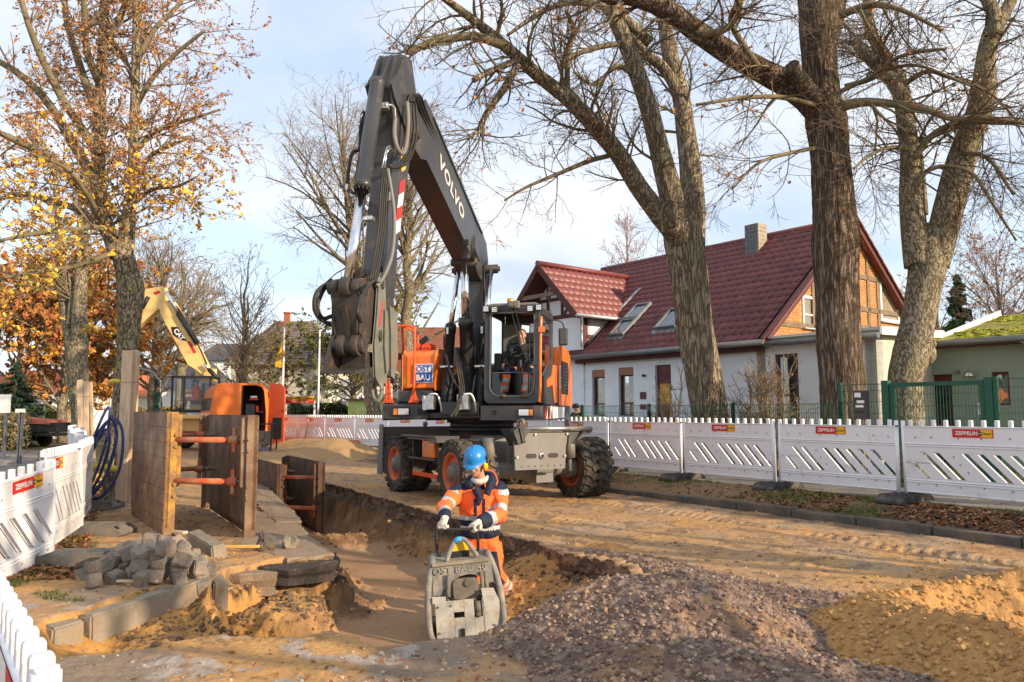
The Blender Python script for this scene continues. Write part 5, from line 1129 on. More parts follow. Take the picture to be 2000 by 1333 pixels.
def free_tree(name,label,px,base_y,D,top_y,spread,r0,seed,mats,maxlev=4,lean=0.0,n0=18,rmin=None,wob=0.22,up=0.06,t0=0.25,leaves=None,group='bare trees beyond the street',cat='tree',dens=None,ratio=(0.35,0.6),ang=(30,62),trunks=1,lsize=0.07,nl=0,droop=0.0):
 p=at(px,base_y,D);base=Vector((p.x,p.y,0.0));H=at(px,top_y,D).z;t=empty(name,label,cat,base,0,group)
 g=Grow(seed,wob=wob,up=up,dens=dens or 3.2/max(1,H/6),maxlev=maxlev,rmin=rmin or D*0.00021,seg=H/18,ratio=ratio,angle=ang,droop=droop)
 rs=g.rs
 for k in range(trunks):
  off=Vector((rs.uniform(-1,1),rs.uniform(-1,1),0))*(0.0 if trunks == 1 else 0.35);hh=H*(1 if k == 0 else rs.uniform(0.75,0.95));ln=lean if trunks == 1 else rs.uniform(-0.12,0.12)
  pts=[];rr=[];x=off.copy();n=14;q=Vector((0,0,0))
  for i in range(n):
   f=i/(n-1);q += Vector((rs.uniform(-1,1),rs.uniform(-1,1),0))*0.012*H;pts.append(Vector((off.x+ln*H*f+q.x,off.y+q.y,hh*0.97*f-0.05)));rr.append(max(g.rmin,r0*(1.25 if i == 0 else 1)*(1-f) ** 0.75+0.01))
  m=MB();m.tube(pts,rr,12);m.build('trunk',mats[0],t)
  P=[np.array(v[:]) for v in pts]
  for _ in range(n0):
   tt=rs.uniform(t0,0.98) ;i=min(n-2,int(tt*(n-1)));f=tt*(n-1)-i;c=P[i]*(1-f)+P[i+1]*f;d=np.array([0,0,1.0]);a=R(rs.uniform(*ang))*(1.25-0.5*tt)
   L=spread*rs.uniform(0.7,1.1)*math.sin(math.pi*min(1,max(0.12,(1.02-tt)/(1.02-t0)*0.75+0.05)))
   r_=(rr[i]*(1-f)+rr[i+1]*f)*rs.uniform(0.35,0.55);g.branch(c,d*math.cos(a)+g.perp(d)*math.sin(a),max(g.rmin,min(r_,L*0.035)),L,1)
 g.make(t,mats[0],mats[1])
 if nl: leaves_obj('foliage',g.tip_points(nl),rs,lsize,leaves,M_LEAF,t,normal_up=False)
 return t,g
build_tree_a();build_tree_b();build_tree_c();build_tree_l1();build_tree_l2()
MB1=(M_BARK_GRN,M_TWIG_PALE)
free_tree('bare_tree','tall straight bare tree rising behind the excavator boom',798,812,31,205,4.6,0.29,101,MB1,n0=50,up=0.05,t0=0.28,wob=0.25,dens=1.15)
free_tree('bare_tree','leaning bare tree behind the excavator coupler with a wide crown to the left',742,812,30,200,4.8,0.30,102,MB1,n0=50,lean=-0.10,up=0.05,t0=0.35,wob=0.25,dens=1.15)
free_tree('bare_tree','big bare tree behind the yellow excavator arm',300,800,44,482,5.2,0.45,103,MB1,n0=42,t0=0.2,wob=0.28,dens=1.3)
free_tree('bare_tree','bare tree with gnarled branches left of the yellow excavator arm',350,800,52,500,5.0,0.4,104,MB1,n0=24,t0=0.25,wob=0.3,dens=1.3)
free_tree('bare_tree','slim many stemmed bare tree behind the orange van',480,802,34,478,2.6,0.11,105,MB1,n0=16,t0=0.2,trunks=4,up=0.1,wob=0.18,dens=1.5)
free_tree('birch_tree','pale hanging birch twigs above the dormer roof',1225,700,48,395,2.6,0.16,106,(M_TWIG_BIRCH,M_TWIG_BIRCH),n0=40,t0=0.35,up=-0.02,droop=0.25,wob=0.12,ang=(15,45),dens=1.6)
t_,g_=free_tree('copper_leaved_tree','dense tree in copper and yellow autumn leaf over the left pavement',128,812,38,545,4.6,0.25,107,MB1,n0=46,t0=0.15,leaves=[(0.42,0.16,0.06),(0.36,0.13,0.055),(0.52,0.25,0.06),(0.65,0.36,0.04)],nl=17000,lsize=0.13,dens=1.3,group='trees on the left side of the street')
free_tree('copper_leaved_tree','smaller rust coloured tree at the left edge of the picture',30,812,46,560,4.4,0.25,108,MB1,n0=30,t0=0.2,leaves=[(0.42,0.17,0.07),(0.34,0.14,0.07),(0.45,0.22,0.10)],nl=6000,lsize=0.12,dens=1.2,group='trees on the left side of the street')
free_tree('small_tree','low yellow leaved tree at the far end of the left pavement',165,812,60,690,3.8,0.2,109,MB1,n0=30,t0=0.1,leaves=[(0.60,0.34,0.05),(0.50,0.26,0.06)],nl=6000,lsize=0.16,dens=1.0,group='trees on the left side of the street')
GRN=[(0.10,0.13,0.03),(0.15,0.17,0.04),(0.22,0.22,0.05),(0.07,0.10,0.03)]
free_tree('willow_tree','drooping green leaved tree behind the flagpoles',690,808,40,640,3.2,0.2,110,MB1,n0=40,t0=0.3,leaves=GRN,nl=7000,lsize=0.08,droop=0.35,up=-0.02,dens=1.8,group='leafy trees in front of the far houses')
free_tree('small_tree','round yellow green tree in front of the beige house',540,808,40,655,2.6,0.12,111,MB1,n0=40,t0=0.15,leaves=[(0.40,0.28,0.06),(0.28,0.22,0.05),(0.16,0.15,0.04)],nl=2600,lsize=0.08,dens=1.4,group='leafy trees in front of the far houses')
free_tree('small_tree','green tree behind the tall bare tree',745,808,52,600,4.5,0.2,112,MB1,n0=30,t0=0.3,leaves=GRN[1:3]+[(0.35,0.30,0.07)],nl=5000,lsize=0.12,dens=1.2,group='leafy trees in front of the far houses')
free_tree('bare_bush','tangled bare bush against the white house wall',1482,800,17.2,690,1.1,0.03,113,(M_TWIG_PALE,M_TWIG_PALE),n0=16,t0=0.03,trunks=7,up=0.12,wob=0.22,cat='bush',group='bushes behind the green fence',leaves=OAKLEAF,nl=250,lsize=0.03,dens=2.5,rmin=0.006)
free_tree('bare_bush','smaller bare bush at the foot of the three limbed oak',1345,806,17.0,705,0.8,0.025,114,(M_TWIG_PALE,M_TWIG_PALE),n0=12,t0=0.03,trunks=5,up=0.12,wob=0.22,cat='bush',group='bushes behind the green fence',leaves=OAKLEAF,nl=120,lsize=0.03,dens=2.5,rmin=0.006)
free_tree('bare_tree','bare reddish tree beyond the mossy roof at the right edge',1955,760,42,470,4.6,0.2,115,(M_BARK_GRN,M_TWIG_BIRCH),n0=30,t0=0.3,wob=0.25,dens=1.3,leaves=RUST,nl=900,lsize=0.08,group='trees behind the green annex')
free_tree('bare_tree','bare tree behind the grey stemmed tree beyond the annex',1850,760,46,520,3.8,0.2,116,(M_BARK_GRN,M_TWIG_BIRCH),n0=22,t0=0.3,wob=0.25,dens=1.2,leaves=RUST,nl=500,lsize=0.08,group='trees behind the green annex')
def conifer(label,px,base_y,D,top_y,wid,seed,cols,group):
 p=at(px,base_y,D);H=at(px,top_y,D).z;t=empty('spruce_tree',label,'tree',(p.x,p.y,0),0,group);rs=np.random.RandomState(seed)
 m=MB();m.tube([(0,0,0),(0,0,H)],[0.12,0.02],8);m.build('trunk',M_BARK_DARK,t)
 pts=[];br=[]
 for k in range(150):
  f=(k+rs.rand())/150;z=H*(0.08+0.9*f);L=wid*(1-f) ** 0.85*rs.uniform(0.8,1.1)+0.08;a=rs.uniform(0,6.28);n=6;P=[]
  for i in range(n): u=i/(n-1);P.append((math.cos(a)*L*u,math.sin(a)*L*u,z-L*0.45*u+0.18*L*u*u))
  P=np.array(P);br.append((P,np.linspace(0.02,0.006,n)))
  for q in range(int(50*L/wid)+8): u=rs.rand() ** 0.7;c=P[0]+(P[-1]-P[0])*u;c[2]=np.interp(u,np.linspace(0,1,n),P[:,2])-rs.rand()*0.10*L;c[:2] += rs.randn(2)*0.10*L*u;pts.append(c)
 V,Fq=tube_batch(br,3);link('branches',fast_mesh('branches',V,Fq,M_BARK_DARK,True),t,'stuff')
 leaves_obj('foliage',np.array(pts),rs,H*0.022,cols,M_LEAF,t,normal_up=False)
conifer('dark green spruce at the left edge behind the white sign',28,810,34,705,1.6,1,[(0.02,0.05,0.03),(0.03,0.07,0.035),(0.015,0.035,0.025)],'conifers')
conifer('green conifer beyond the mossy roofed annex',1880,760,44,535,1.8,2,[(0.05,0.10,0.03),(0.08,0.13,0.04),(0.035,0.07,0.025)],'conifers')
# the tree row goes on to the right of the picture; its shade falls on the road
free_tree('street_tree','bare street tree right of the picture whose shade streaks the road',3900,900,6.5,-2000,3.4,0.34,120,MB1,n0=16,t0=0.2,dens=0.7,maxlev=2,rmin=0.014,group='street trees')
for k_,(x_,y_) in enumerate(((13.2,1.6),(11.5,-2.4))):
 c_=at(1000,805,10.0);t_,g_=free_tree('street_tree',['bare street tree right of the picture whose shade falls on the road','bare street tree behind the photographer on the right'][k_],1000,805,10.0,-300,3.2,0.32,130+k_,MB1,n0=16,t0=0.2,dens=0.7,maxlev=2,rmin=0.014,group='street trees');t_.location=(x_,y_,0)
# ================================================================ THE BIG WHEELED EXCAVATOR
EXC=empty('wheeled_excavator','big dark grey and orange wheeled excavator on the sandy road beside the trench','excavator',(-0.556,14.43,0.0),R(-103))
_eM=Matrix.Translation(EXC.location) @ Euler(EXC.rotation_euler).to_matrix().to_4x4();_eI=_eM.inverted()
def E(px,py,ly):
 """point of the machine's plane y = ly seen at a pixel"""
 n=_eM.to_3x3() @ Vector((0,1,0));return _eI @ at_plane(px,py,_eM @ Vector((0,ly,0)),n)
BY=-0.08
def prof(pts,y0,y1): return [(p[0],y0,p[1]) for p in pts],(0,y1-y0,0)
def build_excavator():
 b=EXC
 # ---- undercarriage, turned against the upper structure
 UC=Matrix.Translation((0,0.20,0)) @ Matrix.Rotation(R(43),4,'Z')
 m=MB()
 m.box((0,0,0.78),(2.6,0.85,0.42));m.box((0,0,1.02),(1.5,1.2,0.14));m.box((1.45,0,0.80),(0.5,0.6,0.36));m.box((-1.45,0,0.80),(0.5,0.6,0.36))
 m.xf(UC).build('chassis',M_MIDGREY,b,bevel=0.02)
 m=MB()
 for x in (1.25,-1.25):
  m.tube([(x,-0.85,0.52),(x,-0.3,0.52),(x,0.3,0.52),(x,0.85,0.52)],[0.10,0.15,0.15,0.10],12)
  m.ball((x,0.05,0.50),0.24,14,10,sc=(1,0.9,0.9));m.box((x,0,0.66),(0.28,0.7,0.12))
  for s in (-1,1): m.cyl((x,s*0.78,0.52),(x,s*0.98,0.52),0.17,16)
 m.cyl((1.33,0.12,0.45),(1.60,0.12,0.42),0.06,10);m.box((1.6,0.10,0.40),(0.10,0.34,0.16))
 m.xf(UC).build_each('axle',M_MIDGREY,b,bevel=0.01)
 m=MB();m.lathe([(0.62,1.06),(0.62,1.16),(0.66,1.16),(0.66,1.22),(0.60,1.22),(0.60,1.30),(0.66,1.30),(0.66,1.42)],(0,0,0),(0,0,1),48)
 for k in range(30):
  a=2*math.pi*k/30;m.cyl((0.635*math.cos(a),0.635*math.sin(a),1.155),(0.635*math.cos(a),0.635*math.sin(a),1.19),0.016,6)
 m.build('slewing_ring',M_GREY,b)
 # tyre and rim
 t=MB();ro,ri,w=0.525,0.30,0.27
 t.lathe([(ri,-0.10),(ri+0.03,-0.135),(0.40,-0.145),(0.475,-0.128),(0.497,-0.095),(0.503,0),(0.497,0.095),(0.475,0.128),(0.40,0.145),(ri+0.03,0.135),(ri,0.10)],(0,0,0),(0,1,0),40)
 for sgn in (-1,1):
  for k in range(20):
   a=2*math.pi*(k+(0.25 if sgn > 0 else -0.25))/20
   Mx=Matrix.Rotation(a,4,'Y') @ Matrix.Translation((0,sgn*0.068,0.506)) @ Matrix.Rotation(sgn*R(22),4,'Z')
   v=MB().box((0,0,0.0),(0.108,0.155,0.052),taper=0.82);v.xf(Mx);t.add(v.v,v.f)
   Mx=Matrix.Rotation(a+sgn*0.0,4,'Y') @ Matrix.Translation((0,sgn*0.137,0.468)) @ Matrix.Rotation(sgn*R(-20),4,'X')
   v=MB().box((0,0,0),(0.080,0.026,0.085));v.xf(Mx);t.add(v.v,v.f)
 tyre_me=t.mesh('tyre',M_TYRE)
 r=MB();r.lathe([(0.305,-0.13),(0.325,-0.13),(0.325,-0.10),(0.285,-0.08),(0.275,0.0),(0.285,0.08),(0.325,0.10),(0.325,0.13),(0.305,0.13),(0.262,0.07),(0.258,0.0),(0.262,-0.07),(0.305,-0.13)],(0,0,0),(0,1,0),36)
 r.lathe([(0.26,0.045),(0.19,0.055),(0.17,0.07),(0.17,0.04),(0.26,0.03)],(0,0,0),(0,1,0),30)
 rim_me=r.mesh('rim',M_RIM)
 h=MB();h.lathe([(0.172,-0.06),(0.172,0.085),(0.15,0.10),(0.115,0.105),(0.105,0.15),(0.07,0.165),(0.0,0.167)],(0,0,0),(0,1,0),28)
 for k in range(10):
  a=2*math.pi*k/10;h.cyl((0.143*math.cos(a),0.09,0.143*math.sin(a)),(0.143*math.cos(a),0.125,0.143*math.sin(a)),0.013,6)
 hub_me=h.mesh('hub',M_MIDGREY)
 for x in (1.25,-1.25):
  for sgn in (-1,1):
   for k,yy in enumerate((1.0,1.32)):
    wh=link('wheel',tyre_me,b);wh.matrix_local=UC @ Matrix.Translation((x,sgn*yy,0.525)) @ (Matrix.Rotation(R(180),4,'Z') if sgn < 0 else Matrix()) @ Matrix.Rotation(R(random.uniform(0,18)),4,'Y')
    wh.name='wheel';link('rim',rim_me,wh)
    if k == 1: link('hub',hub_me,wh)
 # ladder side with tool box (left near side)
 m=MB();y=-1.28
 for z in (1.03,0.68): m.box((0,y,z),(1.15,0.34,0.035))
 for x in (-0.56,0.56): m.box((x,y+0.05,0.72),(0.03,0.26,0.66))
 m.xf(UC).build_each('step',M_GREY,b,bevel=0.005)
 m=MB();m.box((0.0,y+0.03,0.37),(1.10,0.22,0.03));m.box((0,y-0.08,0.40),(1.10,0.02,0.07));m.xf(UC).build('lower_step',M_REDOR,b,bevel=0.004)
 m=MB();m.box((0.20,y+0.02,0.855),(0.52,0.26,0.30));m.xf(UC).build('tool_box',M_ORANGE,b,bevel=0.012)
 m=MB();m.box((0.05,y-0.02,1.075),(1.5,0.46,0.03));m.box((0.0,0.95,1.05),(1.3,0.3,0.03));m.box((0.66,y-0.02,1.02),(0.30,0.42,0.08));m.xf(UC).build_each('mudguard',M_GREY,b,bevel=0.006)
 # dozer blade behind
 m=MB();arc=[(-2.30,1.20),(-2.38,1.0),(-2.42,0.75),(-2.40,0.5),(-2.32,0.28)]
 m.prism([(x,-1.30,z) for x,z in arc]+[(x+0.05,-1.30,z) for x,z in reversed(arc)],(0,2.6,0))
 for s in (-1.32,1.30): m.prism([(-2.52,s,0.25),(-2.24,s,0.25),(-2.24,s,1.24),(-2.42,s,1.24)],(0,0.02,0))
 for s in (-0.35,0.35): m.beam((-1.4,s,0.70),(-2.32,s,0.55),0.10,0.16);m.ball((-2.32,s,1.25),0.06,8,6)
 m.xf(UC).build('dozer_blade',M_MIDGREY,b,bevel=0.008)
 # support plate in front
 m=MB();x=1.98
 m.prism([(x,-0.66,0.58),(x,0.28,0.58),(x,0.30,0.95),(x,0.40,1.16),(x,-0.62,1.18),(x,-0.68,1.0)],(-0.04,0,0))
 m.xf(UC).build('support_plate',M_MIDGREY,b,bevel=0.006)
 d=MB()
 for yy in (-0.42,0.0): 
  d.prism([(x+0.002,a,c) for a,c in rrect(yy-0.10+0.05,yy+0.10+0.05,0.755,0.83,0.035)],(0.002,0,0))
 d.cyl((x+0.002,-0.17,0.79),(x+0.006,-0.17,0.79),0.035,14)
 for k in range(7): d.cyl((x+0.002,-0.55+0.125*k,0.63),(x+0.006,-0.55+0.125*k,0.63),0.012,8)
 d.xf(UC).build_each('plate_hole',M_BLACK,b)
 m=MB()
 m.lathe([(0.030,-0.004),(0.052,0.0),(0.052,0.02),(0.034,0.02)],(x,-0.17,0.79),(1,0,0),18)
 for yy,zz in ((-0.64,0.78),(0.27,0.78),(-0.30,1.14),(0.32,1.14)): m.cyl((x,yy,zz),(x+0.03,yy,zz),0.022,8)
 m.xf(UC).build_each('bolt',M_STEEL,b)
 m=MB();m.cyl((x+0.06,-0.58,1.235),(x+0.06,0.78,1.22),0.042,14);m.xf(UC).build('push_bar',M_STEEL,b)
 m=MB()
 m.prism([(x+0.12,-0.66,1.25),(x+0.12,-0.60,1.02),(x-0.3,-0.60,0.95),(x-0.5,-0.66,1.22)],(0,0.05,0))
 m.prism([(x+0.10,0.62,1.22),(x+0.02,0.42,0.98),(x-0.5,0.40,0.95),(x-0.5,0.62,1.22)],(0,0.04,0))
 m.prism([(x+0.0,-0.66,0.98),(x+0.0,-0.44,1.22),(x+0.0,-0.60,1.30),(x+0.0,-0.75,1.20)],(0.1,0,0))
 m.prism([(x+0.0,0.34,0.96),(x+0.0,0.80,1.16),(x+0.0,0.80,1.22),(x+0.0,0.36,1.22)],(0.03,0,0))
 m.xf(UC).build_each('plate_bracket',M_GREY,b,bevel=0.006)
 m=MB()
 for yy in (-0.52,0.38): m.lathe([(0.035,-0.025),(0.075,-0.02),(0.075,0.02),(0.035,0.025),(0.035,-0.025)],(x-0.05,yy,1.32),(0,1,0),18)
 m.xf(UC).build_each('lifting_eye',M_MIDGREY,b)
 m=MB()
 for yy in (-0.95,0.62): m.cyl((1.62,yy,0.72),(1.62,yy,1.08),0.10,14);m.cyl((1.62,yy,0.50),(1.62,yy,0.74),0.035,10)
 m.xf(UC).build_each('support_cylinder',M_MIDGREY,b)
 # ---- upper structure
 m=MB();m.box((0.0,0.0,1.44),(2.2,1.9,0.10));m.box((0.35,BY,1.56),(1.7,0.7,0.22));m.box((-0.9,0,1.6),(0.9,2.0,0.3));m.build('turntable_frame',M_GREY,b,bevel=0.01)
 pre=list(b.children)
 # right-hand side (picture left): lower box with lamp, orange tank, railing
 m=MB();m.prism([(1.22,-1.32,1.37),(1.22,-1.32,1.62),(1.10,-1.32,1.66),(-1.3,-1.32,1.66),(-1.3,-1.32,1.37)],(0,0.80,0))
 m.prism([(1.12,-1.08,1.67),(1.12,-1.08,1.86),(1.02,-1.08,1.90),(-0.9,-1.08,1.90),(-0.9,-1.08,1.67)],(0,0.62,0))
 m.build('side_box',M_GREY,b,bevel=0.02)
 m=MB();m.prism([(1.05,-1.02,1.91),(1.05,-1.02,2.50),(0.98,-1.02,2.56),(0.88,-1.02,2.60),(-0.9,-1.02,2.60),(-0.9,-1.02,1.91)],(0,0.60,0));m.build('tank_cover',M_ORANGE,b,bevel=0.03)
 m=MB();m.box((1.065,-0.63,2.18),(0.012,0.36,0.33));sg=m.build('company_sign',M_LETTER,b)
 m=MB();m.box((1.074,-0.63,2.18),(0.01,0.335,0.305));m.build('sign_field',M_BLUEP,sg)
 m=MB();m.box((1.081,-0.63,2.255),(0.006,0.29,0.115));m.build('sign_band',M_LETTER,sg)
 put_text(text_mesh('OST',0.15,bold=0.004,mats=M_BLUEP),'lettering',sg,(1.086,-0.63,2.252),(0,1,0),(0,0,1),0.92)
 put_text(text_mesh('BAU',0.15,bold=0.004,mats=M_LETTER),'lettering',sg,(1.082,-0.63,2.10),(0,1,0),(0,0,1),0.92)
 m=MB();m.box((1.058,-0.985,2.04),(0.006,0.06,0.14));m.build('warning_label',M_YELLOW,b)
 def rail(ys,x,z0,z1,rr=0.022):
  q=MB();y0,y1=ys
  q.tube(bez([(x,y0,z0),(x,y0,z1-0.12),(x,y0+0.05,z1-0.03),(x,y0+0.12,z1),(x,y1-0.12,z1),(x,y1-0.05,z1-0.03),(x,y1,z1-0.12),(x,y1,z0)],4),rr,8);return q
 m=rail((-1.24,-0.78),1.13,1.66,3.02)
 m.tube(bez([(1.13,-1.24,2.5),(1.13,-1.29,2.35),(1.13,-1.30,2.2),(1.13,-1.30,1.66)],5),0.024,8)
 m.tube([(1.02,-1.02,2.60),(1.02,-1.02,3.02)],0.02,8);m.tube([(0.3,-1.02,2.60),(0.3,-1.02,2.95)],0.02,8);m.tube([(1.13,-1.0,3.02),(0.3,-1.0,2.97)],0.02,8)
 for yy in (-1.26,-0.78): m.prism([(1.15,yy-0.10,1.66),(1.15,yy+0.10,1.66),(1.15,yy+0.04,1.78),(1.15,yy+0.02,1.90),(1.15,yy-0.02,1.90),(1.15,yy-0.05,1.76)],(-0.05,0,0))
 m.box((0.7,-0.72,2.66),(0.35,0.26,0.12));m.build('railing',M_REDOR,b)
 m=MB();m.prism([(1.226,a,c) for a,c in rrect(-1.13,-0.82,1.43,1.58,0.02)],(0.02,0,0));hl=m.build('headlight',M_BLACK,b)
 m=MB();m.box((1.252,-0.93,1.505),(0.012,0.20,0.11));m.build('lens',M_LENS,hl,bevel=0.006);m=MB();m.box((1.252,-1.08,1.505),(0.012,0.07,0.11));m.build('indicator',M_AMBER,hl,bevel=0.005)
 m=MB()
 for k in range(4): m.box((1.226,-0.66+0.035*k,1.5),(0.012,0.016,0.11))
 m.build_each('vent_slot',M_BLACK,b)
 for c in list(b.children):
  if c not in pre: c.location.y -= 0.16
 # mirrors on the left side of the picture
 for (px,py,w,h,lx) in ((752,705,0.17,0.30,1.25),(767,736,0.11,0.24,1.35)):
  c=at(px+(8 if px < 760 else 0),py,13.2);c=_eI @ c
  m=MB();m.box((0,0,0),(0.05,w,h));m.xf(Matrix.Translation(c) @ Matrix.Rotation(R(-20),4,'Z') @ Matrix.Rotation(R(4),4,'X'));mr=m.build('mirror',M_BLACK,b,bevel=0.03,segs=3)
  m=MB();m.tube(bez([c+Vector((0,0,-0.02)),c+Vector((-0.02,0.0,-h*0.62)),c+Vector((0,0.12,-h*0.7)),(1.13,-1.30,c.z-h*0.8-0.05)],5),0.012,6);m.build('arm',M_BLACK,mr)
 c=_eI @ at(828,665,13.6);m=MB();m.box((0,0,0),(0.04,0.18,0.10),rot=(R(35),0,0));m.xf(Matrix.Translation(c));mr=m.build('mirror',M_BLACK,b,bevel=0.015);m=MB();m.tube([c,c+Vector((0,-0.06,-0.12)),(c.x,c.y-0.06,2.6)],0.01,6);m.build('arm',M_BLACK,mr)
 pre=list(b.children)
 # front belt under the cab with lamp, striped corner
 m=MB();m.prism([(x,y,1.36) for x,y in ((1.32,0.20),(1.32,1.12),(1.26,1.26),(0.9,1.34),(-1.3,1.34),(-1.5,1.2),(-1.5,0.2))],(0,0,0.26));m.build('front_belt',M_GREY,b,bevel=0.02)
 m=MB();m.prism([(1.322,a,c) for a,c in rrect(0.86,1.13,1.42,1.56,0.02)],(0.016,0,0));hl=m.build('headlight',M_BLACK,b)
 m=MB();m.box((1.344,0.96,1.49),(0.012,0.17,0.105));m.build('lens',M_LENS,hl,bevel=0.006);m=MB();m.box((1.344,1.085,1.49),(0.012,0.06,0.10));m.build('indicator',M_AMBER,hl,bevel=0.005)
 m=MB();m.lathe([(0.0,0.0),(0.035,0.0),(0.04,0.01),(0.028,0.012),(0.022,0.004),(0,0.004)],(1.322,0.46,1.49),(1,0,0),16);m.build('cap',M_BLACK,b)
 m=MB()
 for k in range(5):
  x0,x1=1.18-0.075*k,1.145-0.075*k;yy=lambda x: 1.265+(1.26-x)*0.222
  m.add([(x0,yy(x0)+0.004,1.38),(x1,yy(x1)+0.004,1.38),(x1-0.05,yy(x1-0.05)+0.004,1.60),(x0-0.05,yy(x0-0.05)+0.004,1.60)],[(0,1,2,3)],k % 2)
 m.box((0.2,1.3425,1.49),(1.6,0.004,0.2),mi=1);m.build('warning_stripe',[M_RED,M_LETTER],b)
 # cab
 Y0,Y1,Z0,Z1,XF,XB=0.25,1.22,1.64,3.30,1.28,-0.05
 out=rrect(Y0,Y1,Z0,Z1,(0.10,0.07,0.07,0.10));inn=rrect(Y0+0.11,Y1-0.095,Z0+0.13,Z1-0.11,(0.17,0.06,0.06,0.17))
 m=MB();m.ring_prism([(XF-0.04*(z-Z0),y,z) for y,z in out],[(XF-0.04*(z-Z0),y,z) for y,z in inn],(-0.09,0,0))
 m.ring_prism([(x,Y1,z) for x,z in rrect(XB,XF-0.09,Z0,Z1,0.05)],[(x,Y1,z) for x,z in rrect(XB+0.10,XF-0.17,Z0+0.5,Z1-0.12,0.06)],(0,-0.06,0))
 m.ring_prism([(x,Y0+0.06,z) for x,z in rrect(XB,XF-0.09,Z0,Z1,0.05)],[(x,Y0+0.06,z) for x,z in rrect(XB+0.10,XF-0.17,Z0+0.35,Z1-0.12,0.06)],(0,-0.05,0))
 m.ring_prism([(XB,y,z) for y,z in rrect(Y0+0.07,Y1-0.07,Z0,Z1,0.05)],[(XB,y,z) for y,z in rrect(Y0+0.30,Y1-0.12,Z0+0.65,Z1-0.16,0.05)],(0.05,0,0))
 m.box((0.6,0.735,Z0+0.05),(1.2,0.9,0.08));m.box((0.58,0.735,Z1+0.0),(1.30,0.93,0.05));m.build('cab',M_GREY,b,bevel=0.012)
 m=MB();m.ring_prism([(XF-0.04*(z-Z0)+0.006,y,z) for y,z in rrect(Y0+0.10,Y1-0.085,Z0+0.12,Z1-0.1,(0.18,0.07,0.07,0.18))],[(XF-0.04*(z-Z0)+0.006,y,z) for y,z in rrect(Y0+0.118,Y1-0.103,Z0+0.138,Z1-0.118,(0.165,0.055,0.055,0.165))],(0.012,0,0));m.build('window_seal',M_MIDGREY,b)
 m=MB();m.add([(XF-0.045-0.04*(z-Z0),y,z) for y,z in rrect(Y0+0.11,Y1-0.095,Z0+0.13,Z0+0.52,(0.17,0.01,0.01,0.17))],[tuple(range(20))]);m.build('front_window',M_GLASS,b)
 m=MB();m.add([(x,Y1-0.03,z) for x,z in ((XB+0.1,Z0+0.5),(XF-0.17,Z0+0.5),(XF-0.17,Z1-0.12),(XB+0.1,Z1-0.12))],[(0,1,2,3)]);m.build('side_window',M_GLASS,b)
 m=MB();m.box((XF-0.10,0.735,Z0+0.53),(0.012,0.76,0.012));m.build('window_bar',M_MIDGREY,b)
 m=MB();m.prism([(XB+0.06,0.32,1.7),(XB+0.06,0.60,1.7),(XB+0.06,0.62,3.1),(XB+0.06,0.32,3.1)],(0.05,0,0));m.box((0.06,0.75,2.0),(0.1,0.7,0.5));m.build('cab_trim',M_BEIGE,b,bevel=0.02)
 m=MB();m.box((0.45,0.78,2.06),(0.50,0.50,0.14));m.box((0.20,0.78,2.42),(0.13,0.46,0.62),rot=(0,R(-8),0));m.box((0.13,0.80,2.86),(0.10,0.28,0.20),rot=(0,R(-8),0));m.build('seat',M_SEAT,b,bevel=0.045,segs=3)
 m=MB();m.box((0.45,0.47,2.02),(0.62,0.14,0.30));m.box((0.45,1.08,2.02),(0.62,0.12,0.30));m.box((0.95,0.42,2.36),(0.08,0.13,0.32));m.box((0.8,0.44,2.15),(0.10,0.10,0.3));m.box((1.02,0.66,1.80),(0.18,0.12,0.05));m.build_each('console',M_BLACK,b,bevel=0.02)
 m=MB();m.tube([(0.72,0.47,2.18),(0.74,0.48,2.30)],[0.014,0.02],8);m.ball((0.74,0.48,2.33),0.035,10,8,sc=(0.8,0.8,1.3));m.tube([(0.72,1.07,2.18),(0.74,1.07,2.32)],[0.014,0.03],8);m.build('joystick',M_BLACK,b)
 m=MB();m.tube(bez([(1.0,0.80,1.72),(0.98,0.80,2.1),(0.90,0.80,2.44)],5),[0.07]*6+[0.045]*5,10);m.lathe([(0.175,-0.013),(0.19,0.0),(0.175,0.013),(0.162,0.0),(0.175,-0.013)],(0.86,0.80,2.50),(0.45,0,0.9),28)
 for a in (0,120,240):
  s,t,d=frame_of((0.45,0,0.9));m.tube([Vector((0.86,0.80,2.50))-d*0.02,Vector((0.86,0.80,2.50))+s*0.17*math.cos(R(a+90))+t*0.17*math.sin(R(a+90))],0.016,6)
 m.build('steering_wheel',M_BLACK,b)
 m=MB();m.tube([(0.90,0.60,2.0),(0.86,0.63,2.28)],0.010,6);m.build('safety_lever',M_YELLOW,b)
 # roof lights, beacon, wipers, aerial
 m=MB();m.box((0.6,0.735,Z1+0.05),(1.1,0.80,0.045));m.box((XF-0.08,0.735,Z1+0.005),(0.05,0.9,0.09));m.box((XF-0.0,0.78,Z1+0.02),(0.10,0.19,0.13));m.build('roof',M_MIDGREY,b,bevel=0.015)
 for k,yy in enumerate((0.30,0.45,1.07,1.22)):
  m=MB();m.box((XF+0.02,yy,Z1-0.06+(0.015 if k in (0,3) else 0)),(0.07,0.115,0.115));wl=m.build('work_light',M_BLACK,b,bevel=0.012)
  m=MB()
  for i in range(3):
   for j in range(3): m.box((XF+0.058,yy+(i-1)*0.029,Z1-0.06+(j-1)*0.029+(0.015 if k in (0,3) else 0)),(0.008,0.025,0.025))
  m.build('lens',M_LENS,wl)
 m=MB();m.lathe([(0.075,0.0),(0.08,0.03),(0.06,0.05)],(0.85,0.62,Z1+0.07),(0,0,1),16);bc=m.build('beacon',M_BLACK,b);m=MB();m.lathe([(0.06,0.05),(0.062,0.10),(0.05,0.125),(0,0.13)],(0.85,0.62,Z1+0.07),(0,0,1),16);m.build('lens',M_AMBER,bc)
